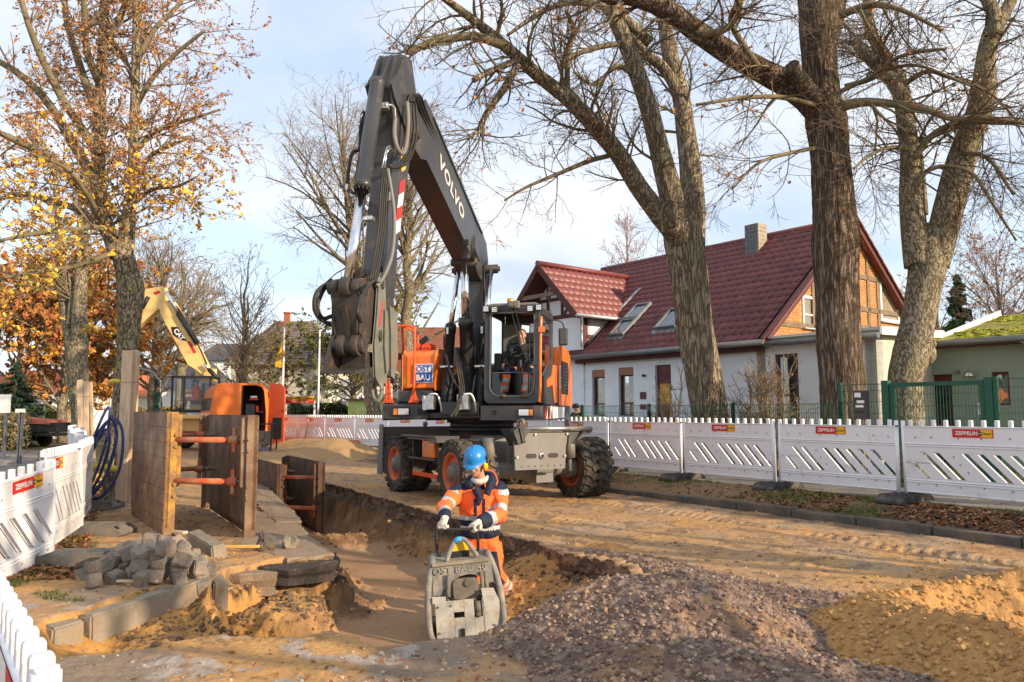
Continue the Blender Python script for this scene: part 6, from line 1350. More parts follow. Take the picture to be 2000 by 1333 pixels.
 m=MB();m.tube([(XF+0.06,0.72,Z1),(XF+0.03,0.90,2.62),(XF+0.02,1.04,2.28)],0.010,6);m.tube([(XF+0.06,0.79,Z1),(XF+0.03,0.98,2.60),(XF+0.02,1.06,2.30)],0.010,6);m.box((XF+0.03,1.08,2.28),(0.03,0.16,0.02));m.tube([(XF+0.02,1.06,2.95),(XF+0.02,1.03,1.80)],0.009,6);m.build('wiper',M_BLACK,b)
 m=MB();m.tube([(0.1,1.16,Z1),(0.1,1.16,4.05)],0.006,6);m.tube([(0.6,1.30,Z1-0.1),(0.6,1.24,Z1+0.35)],0.005,6);m.build('aerial',M_BLACK,b)
 m=MB();m.tube(bez([(XF+0.04,1.22,1.66),(XF+0.05,1.24,1.9),(XF+0.05,1.245,2.5),(XF+0.02,1.25,3.0),(XF-0.02,1.25,3.10)],5),0.024,8);m.box((XF+0.05,1.27,2.88),(0.06,0.10,0.09));m.build('grab_rail',M_ORANGE,b)
 m=MB();m.box((0,0,0),(0.07,0.16,0.30));m.xf(Matrix.Translation((1.0,1.58,2.78)) @ Matrix.Rotation(R(15),4,'Z'));mr=m.build('mirror',M_GREY,b,bevel=0.03,segs=3)
 m=MB();m.tube(bez([(1.15,1.26,2.98),(1.1,1.44,3.06),(1.0,1.58,3.0),(1.0,1.58,2.8)],5),0.012,6);m.build('arm',M_BLACK,mr)
 # side and engine cover (picture right)
 m=MB();m.prism([(x,1.24,z) for x,z in ((1.24,1.64),(1.24,2.10),(0.75,2.30),(-0.05,2.30),(-0.05,1.64))],(0,0.05,0));m.build('cab_door',M_GREY,b,bevel=0.01)
 m=MB();m.prism([(x,1.292,z) for x,z in ((1.0,2.05),(0.55,2.14),(0.38,2.34),(-0.04,2.34),(-0.04,1.66),(0.28,1.66),(0.5,1.98),(1.0,1.92))],(0,0.012,0));m.build('swoosh_panel',M_ORANGE,b)
 m=MB();m.prism([(x,0.30,z) for x,z in ((-0.10,1.64),(-0.10,2.58),(-0.20,2.72),(-1.25,2.66),(-1.55,2.5),(-1.62,2.2),(-1.62,1.64))],(0,1.02,0));m.build('engine_cover',M_ORANGE,b,bevel=0.05,segs=3)
 m=MB();m.box((-0.75,1.325,2.15),(0.75,0.012,0.62));eg=m.build('engine_grille',M_BLACK,b)
 m=MB()
 for k in range(9): m.box((-0.75,1.334,1.88+0.065*k),(0.74,0.008,0.018))
 m.build_each('slat',M_GREY,eg)
 m=MB();m.box((-0.22,1.325,2.15),(0.12,0.008,0.42));m.build('side_sign',M_LETTER,b)
 put_text(text_mesh('OST BAU',0.10,mats=M_BLUEP,bold=0.003),'lettering',b,(-0.22,1.331,2.15),(0,0,1),(1,0,0),0.85)
 for c in list(b.children):
  if c not in pre: c.location.y += 0.12
 m=MB();m.prism([(x,-1.28,z) for x,z in ((-0.95,1.5),(-0.95,2.45),(-1.3,2.5),(-1.62,2.3),(-1.68,1.9),(-1.6,1.5))],(0,2.58,0));m.build('counterweight',M_GREY,b,bevel=0.05,segs=3)
 # ---- boom
 def plate(name,pts,y0,y1,mt,bev=0.012): p,v=prof(pts,y0,y1);return MB().prism(p,v).build(name,mt,b,bevel=bev)
 lb=[(0.55,1.55),(0.62,2.1),(0.42,3.2),(0.42,4.02),(0.30,4.30),(0.12,4.30),(0.0,4.05),(0.05,3.2),(0.10,2.1),(0.15,1.55)]
 plate('lower_boom',lb,BY-0.13,BY+0.19,M_GREY)
 for s in (-0.20,0.20): plate('boom_foot',[(0.2,1.5),(1.15,1.5),(1.15,1.72),(0.9,2.15),(0.3,2.3)],BY+s-0.02,BY+s+0.02,M_GREY)
 bm_=[(0.10,4.02),(0.02,4.35),(0.15,4.66),(0.55,4.86),(3.35,5.98),(3.62,6.05),(3.95,5.86),(4.22,5.50),(4.10,5.20),(3.80,5.12),(3.55,5.18),(1.05,4.20),(0.72,3.98),(0.42,3.90)]
 bo=plate('boom',bm_,BY-0.19,BY+0.19,M_GREY)
 for s in (-0.195,0.19):
  p,v=prof([(0.45,4.78),(0.62,4.86),(3.30,5.93),(3.30,5.90),(0.65,4.82)],BY+s,BY+s+0.02);MB().prism(p,v).build('boom_edge',M_GREY,bo)
 dx=Vector((3.5-0.8,0,5.65-4.50)).normalized()
 put_text(text_mesh('VOLVO',0.30,bold=0.011,mats=mat('grey_letter',(0.50,0.50,0.49),rough=0.5),spacing=1.1),'lettering',bo,(2.32,BY+0.194,5.08),(-dx.x,0,-dx.z),(-dx.z,0,dx.x),1.0,0.003,1.35)  # boom letters in a greyer white than the other lettering
 m=MB();m.cyl((0.20,BY-0.42,4.16),(0.20,BY+0.42,4.16),0.085,20);m.cyl((0.20,BY-0.46,4.16),(0.20,BY+0.46,4.16),0.05,14)
 m.cyl((4.0,BY-0.25,5.42),(4.0,BY+0.25,5.42),0.09,18);m.cyl((0.95,BY-0.24,4.16),(0.95,BY+0.24,4.16),0.07,16);m.build_each('pin',M_RUSTG,b)
 # stick: widening head, tapering to the link end
 st=[(4.18,6.42),(4.56,6.31),(4.74,5.95),(4.88,5.72),(4.80,5.45),(4.70,5.0),(5.02,3.30),(5.0,3.02),(4.82,2.90),(4.64,2.98),(4.58,3.6),(4.16,4.95),(3.86,5.40),(3.94,5.85)]
 sk=plate('stick',st,BY-0.13,BY+0.15,M_GREY)
 for s in (-0.185,0.155):
  p,v=prof([(4.20,6.38),(4.54,6.28),(4.70,5.98),(4.92,5.74),(4.80,5.60),(4.3,5.3),(3.92,5.25),(3.85,5.5),(3.96,5.85)],BY+s,BY+s+0.03);MB().prism(p,v).build('stick_cheek',M_GREY,sk,bevel=0.006)
 for s in (-0.13,0.02): MB().prism(*prof([(4.565,6.30),(4.60,6.30),(4.84,5.92),(4.95,5.80),(4.80,5.7),(4.74,6.02)],BY+s,BY+s+0.03)).build('stick_rib',M_GREY,sk,bevel=0.004)
 m=MB();qa=Vector((4.60,BY+0.153,4.05));qb=Vector((4.70,BY+0.153,3.72));
 for k in range(4):
  z0=4.62-0.19*k;f=lambda z: 4.36+(4.62-z)*0.22
  m.add([(f(z0)-0.05,BY+0.154,z0+0.04),(f(z0)+0.14,BY+0.154,z0-0.06),(f(z0-0.19)+0.14,BY+0.154,z0-0.25),(f(z0-0.19)-0.05,BY+0.154,z0-0.15)],[(0,1,2,3)],k % 2)
 m.build('warning_plate',[M_RED,M_LETTER],sk)
 m=MB();m.add([(4.26,BY+0.154,5.10),(4.44,BY+0.154,5.06),(4.49,BY+0.154,4.84),(4.44,BY+0.154,4.72),(4.30,BY+0.154,4.80)],[(0,1,2,3,4)]);m.build('warning_plate',M_YELLOW,sk)
 # cylinders
 def cylinder(name,a,c,b2,rb,rr,mt=M_GREY,n=18):
  a,c,b2=Vector(a),Vector(c),Vector(b2);d=(c-a).normalized()
  q=MB();q.tube([a,a+d*0.01,c-d*0.12,c-d*0.12,c],[rb,rb,rb,rb*1.1,rb*1.1],n)
  for k in range(12):
   s,t,_=frame_of(d);an=2*math.pi*k/12;p=c+(s*math.cos(an)+t*math.sin(an))*rb*0.95;q.cyl(p,p+d*0.03,rb*0.12,6)
  q.ball(a-d*0.02,rb*1.05,12,8);cy=q.build(name,mt,b)
  q=MB();q.cyl(c,b2,rr,16);q.build('rod',M_CHROME,cy)
  return cy
 cylinder('bucket_cylinder',(4.96,BY,5.72),(5.36,BY,4.22),(5.70,BY,3.02),0.098,0.062)
 for s in (-0.32,0.32): cylinder('lift_cylinder',(1.02,BY+s,1.62),(0.72,BY+s,3.05),(0.28,BY+s,4.12),0.092,0.047,M_BLACK)
 cylinder('boom_cylinder',(0.72,BY+0.03,1.85),(0.86,BY,3.15),(0.95,BY,4.16),0.125,0.075)
 # link, quick coupler, tool
 NX=Matrix.Translation((5.38,0,0)) @ Matrix.Diagonal((0.52,1,1,1)) @ Matrix.Translation((-5.38,0,0))
 NW=Matrix.Translation((0,BY-0.02,0)) @ Matrix.Diagonal((1,0.56,1,1)) @ Matrix.Translation((0,-BY,0))
 m=MB();m.cyl((5.68,BY-0.42,2.95),(5.68,BY+0.38,2.95),0.075,18);m.cyl((5.68,BY-0.34,2.95),(5.68,BY-0.16,2.95),0.10,18);m.cyl((5.68,BY-0.11,2.95),(5.68,BY+0.11,2.95),0.135,20);m.cyl((5.68,BY+0.14,2.95),(5.68,BY+0.30,2.95),0.10,18)
 for s in (-0.26,0.22): m.prism(*prof([(5.70,3.05),(5.55,3.06),(4.85,3.40),(4.72,3.34),(4.72,3.22),(5.0,3.10),(5.62,2.85)],BY+s,BY+s+0.05))
 m.xf(NW).build('bucket_link',M_RUSTG,b,bevel=0.008)
 m=MB();m.prism([(5.76,BY-0.30,2.90),(5.76,BY+0.24,2.90),(5.62,BY+0.30,2.30),(5.62,BY-0.24,2.30)],(-0.5,0,0.05));m.prism([(5.79,BY-0.02,2.72),(5.79,BY+0.03,2.72),(5.66,BY+0.06,2.38),(5.66,BY+0.01,2.38)],(-0.1,0,0))
 m.prism(*prof([(5.7,2.95),(4.75,3.10),(4.65,2.90),(4.9,2.55),(5.2,2.4),(5.68,2.42)],BY-0.33,BY-0.27));m.prism(*prof([(5.7,2.95),(4.75,3.10),(4.65,2.90),(4.9,2.55),(5.2,2.4),(5.68,2.42)],BY+0.24,BY+0.30))
 m.xf(NW).build('coupler',M_RUSTG,b,bevel=0.02)
 m=MB();m.cyl((5.60,BY-0.36,2.28),(5.60,BY+0.36,2.28),0.10,18);m.cyl((5.60,BY-0.22,2.28),(5.60,BY-0.05,2.28),0.135,14);m.cyl((5.60,BY+0.10,2.28),(5.60,BY+0.26,2.28),0.135,14);m.xf(NW).build('tilt_axis',M_RUSTG,b,bevel=0.01)
 m=MB();m.prism(*prof([(5.86,1.93),(5.86,1.96),(5.5,2.02),(5.0,2.05),(5.0,2.01),(5.5,1.97)],BY-0.42,BY+0.36));m.prism([(5.80,BY-0.42,1.96),(5.80,BY-0.36,1.96),(5.66,BY-0.30,2.40),(5.66,BY-0.36,2.40)],(-0.35,0,0));m.box((5.35,BY,2.12),(0.25,0.56,0.20));m.xf(NW).build('base_plate',M_RUSTG,b,bevel=0.008)
 side=[(5.20,3.05),(5.02,3.20),(4.85,3.12),(4.78,2.85),(4.62,2.60),(4.50,2.05),(4.62,1.88),(5.05,1.82),(5.30,1.92),(5.40,2.30),(5.28,2.65)]
 m=MB();m.prism(*prof(side,BY+0.36,BY+0.41));m.prism(*prof([(4.80,2.8),(4.35,2.75),(4.25,2.2),(4.45,1.92),(4.65,1.95),(4.70,2.5)],BY+0.30,BY+0.52));m.prism(*prof([(4.95,2.75),(4.70,2.72),(4.62,2.05),(4.80,1.98),(4.95,2.3)],BY+0.41,BY+0.47))
 m.xf(NX @ NW).build('tool_side_plate',M_BUCKET,b,bevel=0.01)
 m=MB()
 for x,z,r_ in ((5.02,3.06,0.06),(5.12,2.42,0.07),(4.55,2.5,0.05)): m.cyl((x,BY+0.40,z),(x,BY+0.45,z),r_,14)
 m.xf(NX @ NW).build_each('pin',M_RUSTG,b)
 m=MB();m.prism(*prof([(5.0,2.86),(4.94,2.84),(5.12,2.52),(5.19,2.54)],BY+0.411,BY+0.416));m.xf(NX @ NW).build('maker_plate',M_RED,b)
 m=MB();hk=[]
 for k in range(18): hk.append((5.14+0.0,BY+0.30+0.105*math.cos(2*math.pi*k/17),1.77+0.13*math.sin(2*math.pi*k/17)))
 m.tube(hk,[0.042]*18,10,caps=False);m.xf(NW).build('load_hook',M_BUCKET,b)
 # hoses
 def hose(pts,r=0.018,mt=M_RUBBER,nm='hose',n=8): q=MB();q.tube(bez(pts,7),r,n);return q.build(nm,mt,b)
 y=BY
 for k,dy in enumerate((0.0,0.05)):
  hose([E(648,548,y-0.30),E(622-10*k+8,570,y-0.36),E(612-6*k+8,600,y-0.38),E(622-6*k+8,622,y-0.36),E(648,636-18*(1-k),y-0.28)],0.026)
 hose([E(715,570,y+0.30),E(704,585,y+0.38),E(698,612,y+0.4),E(704,628,y+0.36)],0.026)
 hose([E(700,590,y+0.28),E(718,560,y+0.34),E(735,545,y+0.28)],0.02)
 for k in range(4):
  o=k*4;hose([E(748+o,330,y+0.18),E(745+o,360,y+0.20),E(742+o,400,y+0.20),E(740+o,440,y+0.2),E(735+o,480,y+0.19),E(728+o,520,y+0.18),E(722+o,548,y+0.17)],0.014)
 hose([E(757,330,y+0.19),E(768,400,y+0.25),E(770,450,y+0.26),E(765,500,y+0.26),E(750,540,y+0.24),E(735,560,y+0.2)],0.026,M_MIDGREY)
 hose([E(720,205,y-0.20),E(705,245,y-0.22),E(702,290,y-0.22),E(688,300,y-0.24),E(680,340,y-0.24),E(680,370,y-0.22),E(690,378,y-0.1)],0.022)
 hose([E(713,215,y-0.18),E(706,280,y-0.2),E(698,330,y-0.2),E(694,370,y-0.18)],0.018)
 for k in range(3):
  o=k*5;hose([E(796+o,200,y+0.22),E(802+o,186,y+0.24),E(812+o,190,y+0.24),E(826+o,228,y+0.20),E(850+o,285,y+0.17),E(875+o,340,y+0.15),E(898+o,392,y+0.15),E(920+o*0.6,440,y+0.16),E(922+o*0.5,485,y+0.2),E(926+o,510,y+0.2)],0.018)
 for k in range(3):
  o=k*6;hose([E(800+o,205,y+0.24),E(802+o,255,y+0.26),E(795+o,295,y+0.27),E(782+o,320,y+0.26),E(768+o*0.5,328,y+0.22),E(758+o*0.3,322,y+0.18)],0.017)
 hose([E(772,232,y+0.19),E(770,262,y+0.24),E(776,290,y+0.27),E(786,300,y+0.28),E(793,285,y+0.28),E(797,240,y+0.28),E(795,200,y+0.24)],0.030,M_MIDGREY)
 for k,(x0,x1) in enumerate(((868,905),(944,908))):
  hose([E(x0,655,y+(-0.32 if k == 0 else 0.32)),E(x0+(2 if k == 0 else -4),690,y+(-0.36 if k == 0 else 0.36)),E((x0+x1)/2,745,y),E(x1,770,y),E(x1,800,y)],0.022)
 for k in range(5):
  o=k*4;hose([E(888+o,680,y-0.15),E(892+o,720,y),E(898+o,760,y+0.05),E(892+o,795,y+0.05),E(880+o*2,815,y)],0.02)
 for k in range(3): hose([(0.5,y+0.22,1.6+0.1*k),(0.62,y+0.24,2.2),(0.50,y+0.23,3.0),(0.42,y+0.22,3.9),(0.38,y+0.2,4.2)],0.02)
 # steel pipes and fittings
 for k in range(2):
  o=5*k;q=MB();q.tube([E(746+o,330 ,y+0.17),E(752+o*0.5,300,y+0.17),E(756+o,288,y+0.17),E(762,285+o,y+0.18),E(768+o,300,y+0.2)],0.011,6);q.build('pipe',M_FITTING,b)
 q=MB();q.tube([E(752,205,y+0.12),E(765,206,y+0.17),E(771,212,y+0.19),E(772,235,y+0.19)],0.017,8);q.box(E(752,208,y+0.10),(0.08,0.1,0.08));q.box(E(715,212,y-0.16),(0.09,0.12,0.12));q.tube([E(710,215,y-0.18),E(703,225,y-0.19),E(702,240,y-0.2)],0.017,8);q.box(E(760,385,y+0.2),(0.07,0.05,0.12));q.box(E(715,428,y+0.05),(0.1,0.2,0.05));q.box(E(690,380,y-0.12),(0.06,0.06,0.07));q.tube([E(678,372,y-0.22),E(678,360,y-0.22)],0.024,8);q.build_each('pipe_fitting',M_FITTING,b,bevel=0.006)
 q=MB();q.box(E(721,548,y+0.1),(0.05,0.30,0.05));q.build('hose_clamp',M_FITTING,b)
 for yy in (-0.60,0.02):
  q=MB();q.box((1.28,yy,1.66),(0.16,0.20,0.24));q.tube([(1.36,yy-0.06,1.6),(1.36,yy-0.07,1.78),(1.35,yy+0.05,1.78),(1.36,yy+0.07,1.55)],0.012,6);q.box((1.37,yy-0.05,1.58),(0.05,0.05,0.1));q.box((1.37,yy+0.06,1.6),(0.05,0.05,0.1));q.tube(bez([(1.33,yy,1.80),(1.25,yy+0.12,1.80),(1.22,yy+0.18,1.65),(1.2,yy+0.2,1.5)],5),0.022,8);q.build('valve_block',M_FITTING,b,bevel=0.006)
 for s in (-0.32,0.32):
  q=MB();q.box((0.86,y+s,2.30),(0.22,0.24,0.03));q.box((0.84,y+s-0.02,2.95),(0.05,0.04,0.12));q.build('clamp',M_FITTING,b)
 q=MB();q.box((1.0,y,1.78),(0.06,0.2,0.05));q.box((1.0,y,1.68),(0.08,0.12,0.12));q.build('hose_clamp',M_FITTING,b)
 q=MB();q.box(E(910,474,y+0.26),(0.06,0.10,0.10));wl=q.build('work_light',M_BLACK,b,bevel=0.01);q=MB();q.box(E(911,474,y+0.26)+Vector((0.034,0,0)),(0.008,0.085,0.085));q.build('lens',M_LENS,wl)
build_excavator()
# ================================================================ BARRIERS, FENCE, KERBS, PAVING
M_PLAST=mat('white_barrier_plastic',(0.80,0.80,0.82),rough=0.42,var=0.04,vscale=2,dirt=0.16,dirtcol=(0.50,0.44,0.38),dscale=3.5,spec=0.45,world=True)
M_FOOT=mat('recycled_rubber_foot',(0.045,0.045,0.048),rough=0.85,var=0.25,vscale=8,dirt=0.45,dirtcol=(0.19,0.155,0.12),dscale=5,bump=0.3,bscale=50)
M_FENCE=mat('green_fence_paint',(0.012,0.085,0.05),rough=0.45,var=0.1)
M_CONC=mat('old_concrete',(0.27,0.225,0.17),rough=0.95,var=0.25,vscale=5,dirt=0.35,dirtcol=(0.26,0.17,0.10),dscale=4,bump=0.6,bscale=35,bdist=0.02)
M_KERB=mat('dark_kerb_stone',(0.11,0.095,0.08),rough=0.95,var=0.3,vscale=5,dirt=0.35,dirtcol=(0.22,0.15,0.095),dscale=3,bump=0.6,bscale=30,bdist=0.02)
M_PAVE=mat('pavement_slab',(0.24,0.215,0.19),rough=0.9,var=0.2,vscale=3,dirt=0.3,dirtcol=(0.15,0.115,0.08),dscale=3,bump=0.4,bscale=50)
M_DIMPLE=mat('dark_dimple',(0.42,0.38,0.35),rough=0.8)  # dimples coloured darker than the panel around them
BW,BH=2.06,0.93
def barrier_meshes():
 """panel standing on z=0, x from 0 to BW, front face towards -y"""
 d={};m=MB();t=0.045
 m.box((BW/2,0,0.80),(BW-0.08,t,0.26));m.box((BW/2,0,0.115),(BW-0.08,t,0.21));zb,zt=0.20,0.67
 edges=[0.04];xs=[]
 slots=[0.25,0.43,0.81,1.01,1.21,1.41,1.61]
 sw,sl=0.105,0.34    # slot width, slant over its height (top to the left)
 zlo,zhi=0.22,0.57
 m.box((BW/2,0,(zb+zlo)/2),(BW-0.08,t,zlo-zb));m.box((BW/2,0,(zt+zhi)/2),(BW-0.08,t,zt-zhi))
 prev_t,prev_b=0.04,0.04
 for s in slots+[None]:
  if s is None: a_t,a_b=BW-0.04,BW-0.04
  else: a_t,a_b=s,s+sl
  if s == slots[0]:
   zc=0.42;ln=lambda x,z: x+(zhi-z)/(zhi-zlo)*sl;m.prism([(0.04,-t/2,zc),(ln(0.25,zc),-t/2,zc),(0.25,-t/2,zhi),(0.04,-t/2,zhi)],(0,t,0));m.prism([(0.04,-t/2,zlo),(ln(-0.03,zlo),-t/2,zlo),(ln(-0.03,zc),-t/2,zc),(0.04,-t/2,zc)],(0,t,0));m.prism([(ln(0.06,zlo),-t/2,zlo),(ln(0.25,zlo),-t/2,zlo),(ln(0.25,zc),-t/2,zc),(ln(0.06,zc),-t/2,zc)],(0,t,0));prev_t,prev_b=s+sw,s+sl+sw;continue
  m.prism([(prev_b,-t/2,zlo),(a_b,-t/2,zlo),(a_t,-t/2,zhi),(prev_t,-t/2,zhi)],(0,t,0))
  if s is not None: prev_t,prev_b=s+sw,s+sl+sw
 for z in (0.655,0.685,0.18,0.15,0.925,0.012): m.box((BW/2,0,z),(BW-0.10,t+0.022,0.016))
 d['panel']=m.mesh('panel',M_PLAST)
 q=MB()
 for k in range(12): q.box((0.14+0.163*k,0,0.965),(0.052,0.05,0.085))
 d['tooth']=[q]
 t1=MB();t1.box((0,0,0),(0.052,0.05,0.09));d['tooth']=t1.mesh('tooth',M_PLAST)
 p=MB();p.cyl((0,0,-0.06),(0,0,1.0),0.029,14);p.cyl((0,0,1.0),(0,0,1.01),0.024,14);d['post']=p.mesh('post',M_PLAST)
 p=MB();p.box((0,0,0.93),(0.17,0.03,0.022));d['hook']=p.mesh('hook',M_ZINC)
 m=MB();m.box((0,0,0),(0.52,0.004,0.115));d['sticker']=m.mesh('sticker',M_RED);m=MB();m.box((0,0,0),(0.14,0.003,0.10));m.cyl((-0.07,-0.002,0),(-0.07,0.002,0),0.026,14,mi=1);d['sticker_field']=m.mesh('sticker_field',[M_YELLOW,M_BLACK])
 d['text']=text_mesh('ZEPPELIN',0.085,bold=0.0022,mats=M_LETTER);d['text2']=text_mesh('Rental',0.036,bold=0.0008,mats=M_BLACK);d['text3']=text_mesh('CAT',0.022,bold=0.0008,mats=M_LETTER)
 m=MB();rs=random.Random(4)
 for x in (0.22,0.45,0.78,1.10,1.42,1.70,1.9): 
  for z in (0.78,0.12): m.lathe([(0.0,0),(0.012,0.0),(0.015,0.002)],(x+rs.uniform(-.02,.02),-t/2-0.001,z+rs.uniform(-.01,.01)),(0,-1,0),10)
 for x,z in ((0.72,0.52),(0.80,0.42),(0.90,0.32)): m.lathe([(0.0,0),(0.012,0.0),(0.015,0.002)],(x,-t/2-0.001,z),(0,-1,0),10)
 d['dimple']=m.mesh('dimples',M_DIMPLE)
 return d
BD=barrier_meshes()
def bev(o,w=0.008,s=2):
 b=o.modifiers.new('Bevel','BEVEL');b.width=w;b.segments=s;b.limit_method='ANGLE';b.angle_limit=R(35);return o
def barrier(label,p,q,z,roll=0.0,zq=None,group='white construction barriers',sticker=True,detail=True,refl=False,st_x=0.95):
 a=Vector((p[0],p[1],z));b=Vector((q[0],q[1],zq if zq is not None else z));d=(b-a);t=empty('construction_barrier',label,'barrier',a,math.atan2(d.y,d.x),group)
 if zq is not None: t.rotation_euler=(roll,-math.atan2(d.z,math.hypot(d.x,d.y)),math.atan2(d.y,d.x))
 elif roll: t.rotation_euler=(roll,0,math.atan2(d.y,d.x))
 sx=d.length/2.12
 def put(nm,me,loc,sc=(1,1,1)): o=link(nm,me,t);o.location=loc;o.scale=sc;return o
 if detail: bev(put('panel',BD['panel'],(0,0,0),(sx,1,1)))
 else: put('panel',BD['panel'],(0,0,0),(sx,1,1))
 for k in range(12):
  o=put('tooth',BD['tooth'],((0.14+0.163*k)*sx,0,0.975))
  if detail: bev(o,0.012,3)
 for x in (0.03,BW*sx-0.03): put('post',BD['post'],(x,0,0))
 put('hook',BD['hook'],(0.0,0,0))
 if sticker:
  sy=-0.0245;s=put('sticker',BD['sticker'],(st_x*sx,sy,0.845));f=link('sticker_field',BD['sticker_field'],s);f.location=(0.175,-0.003,0)
  put_text(BD['text'],'lettering',s,(-0.075,-0.0025,0),(1,0,0),(0,0,1),0.80,0.001);put_text(BD['text2'],'lettering',s,(0.188,-0.006,-0.002),(1,0,0),(0,0,1),1.0,0.001);put_text(BD['text3'],'lettering',s,(0.105,-0.006,0),(1,0,0),(0,0,1),1.0,0.001)
 if detail: put('dimples',BD['dimple'],(0,0,0),(sx,1,1))['kind']='stuff'
 if refl:
  m=MB()
  for k in range(8): x=0.10+0.235*k;m.add([(x,-0.028,0.70),(x+0.235,-0.028,0.70),(x+0.135,-0.028,0.90),(x-0.10,-0.028,0.90)],[(0,1,2,3)],k % 2)
  m.build('reflective_sheet',[M_RED,M_LETTER],t)
 return t
def foot(label,x,y,z,rz,s=1.0,group='rubber barrier feet',m=None):
 m=m or M_FOOT;t=empty('barrier_foot',label,'barrier foot',(x,y,z),rz,group);q=MB()
 q.prism([(-0.40*s,-0.20,0),(0.40*s,-0.20,0),(0.40*s,-0.20,0.05),(0.30*s,-0.20,0.11),(-0.30*s,-0.20,0.11),(-0.40*s,-0.20,0.05)],(0,0.40,0));q.build('body',m,t,bevel=0.012)
 for k,x0 in enumerate((-0.22,0.0,0.22)): q=MB();q.box((x0*s,0,0.116),(0.10*s,0.26,0.016));q.build('rib',m,t,bevel=0.004)
 for yy in (-0.13,0.13): q=MB();q.box((0.33*s,yy,0.095),(0.05,0.05,0.02),rot=(0,R(30),0));q.build('socket',M_BLACK,t)
 return t
BD_DIR=Vector((-0.554,0.832,0));BP0=Vector((5.6,11.1,0))
names=['right edge barrier with its sticker above the dark kerb, nearest of the right row','second barrier from the right edge, in front of the thick dark oak','third barrier from the right edge, in front of the bare bush','fourth barrier from the right edge, in front of the three limbed oak','white barrier directly behind the twin right tyre','white barrier behind the excavator support plate','white barrier behind the excavator slewing ring','white barrier seen between excavator frame and ladder side','last barrier of the right row behind the excavator']
rb=random.Random(8)
for k in range(-2,7):
 p=BP0+BD_DIR*(2.12*(k+1));q=BP0+BD_DIR*(2.12*k)
 barrier(names[k+2] if k+2 < len(names) else names[-1],p,q,0.37,roll=rb.uniform(-0.02,0.02),detail=k < 4,group='barriers along the right verge',st_x=0.98)
 zz=0.235;foot(['black rubber foot at the right edge of the picture','black rubber foot under the post right of the thick oak','black rubber foot under the post left of the thick oak','black rubber foot below the bare bush','black rubber foot beside the twin right tyre'][min(k+2,4)] if k < 3 else 'black rubber foot under the right barrier row behind the excavator',p.x-0.08,p.y-0.15,zz,math.atan2(0.554,0.832)*0+R(35),group='rubber feet of the right row')
FA=Vector((-2.6,23.7,0));FDIR=Vector((-0.67,0.742,0))
for k in range(6):
 p=FA+FDIR*(2.12*(k+1));q=FA+FDIR*(2.12*k)
 barrier(['far barrier just behind the dozer blade','far barrier left of the dozer blade','far barrier with a small red sticker behind the orange pipes','far barrier behind the leaning shovel','far barrier right of the bending worker','far barrier behind the bending worker'][k],p,q,0.37,detail=False,group='barriers across the far end of the site')
# left row: the zigzag along the pavement
barrier('big tilted barrier with red sticker at the left edge above the cobble pile',(-4.47,5.92),(-4.65,8.0),-0.14,zq=0.03,group='barriers along the left pavement',st_x=1.52)
barrier('barrier behind the big tilted left one, seen at a sharp angle',(-4.74,7.95),(-5.36,9.75),0.10,roll=R(-4),group='barriers along the left pavement',st_x=0.6)
lp=[(-5.35-1.066*k+(0.22 if k % 2 else 0),9.6+1.832*k) for k in range(8)]
for k in range(7): barrier(['third','fourth','fifth','sixth','seventh','eighth','last'][k]+' barrier from the front in the zigzag row beside the left pavement',lp[k],lp[k+1],0.12,roll=rb.uniform(-0.08,0.08),detail=False,sticker=False,group='barriers along the left pavement')
barrier('nearest barrier cut by the bottom left corner, with red and white reflective sheet',(-2.12,3.2),(-0.86,1.50),-0.14,zq=-0.02,refl=True,sticker=False,group='barriers along the left pavement')
M_FOOTG=mat('grey_recycled_foot',(0.13,0.125,0.115),rough=0.9,var=0.25,vscale=8,dirt=0.45,dirtcol=(0.22,0.17,0.12),dscale=5,bump=0.3,bscale=50)
for (px,py,rz,lb) in ((180,992,2,'grey recycled foot farthest from the cobble pile, near the yellow pipe'),(188,1040,-3,'grey recycled foot in the grass behind the cobble pile'),(155,1098,5,'grey recycled foot touching the cobble pile under the tilted barrier')):
 p=gp(px,py,0.02);foot(lb,p.x,p.y,0.0,R(rz),1.0,group='grey feet on the left verge',m=M_FOOTG)
p=gp(1885,858,0.2)
# ---- green mesh fence with gate
FP=Vector((6.65,13.3,0));FD=Vector((-0.56,0.83,0)).normalized()
def fence_panel(s0,s1,z0,z1,label,posts=True,dz=0.05):
 a=FP+FD*s0;t=empty('mesh_fence',label,'fence',(a.x,a.y,0),math.atan2(FD.y,FD.x),'green mesh fence panels');L=s1-s0
 m=MB()
 k=0.0
 while k < L: m.box((k,0,(z0+z1)/2),(0.006,0.006,z1-z0));k += dz
 z=z0+0.03
 while z < z1: m.box((L/2,0.006,z),(L,0.007,0.007));m.box((L/2,-0.006,z),(L,0.007,0.007));z += 0.2
 m.box((L/2,0.0,z1-0.01),(L,0.012,0.012));m.build('wire_mesh',M_FENCE,t,kind='stuff')
 for x in (0.0,L) if posts else (0.0,): m=MB();m.box((x,0.02,(z0+z1)/2),(0.06,0.06,z1-z0+0.06));m.build('post',M_FENCE,t)
 return t
ls=['at the right edge beside the gate','','right of the thick oak with the mailbox','in front of the bare bush','in front of the three limbed oak','below the red house door','below the first house window','beside the man in the cap']
fence_panel(-4.2,-1.6,0.25,2.02,'tall green mesh fence panel at the right edge beside the gate')
fence_panel(0.22,1.05,0.25,2.0,'short tall green mesh panel between gate and thick oak')
sp=[1.05,3.55,6.05,8.55,11.05,13.55,16.05]
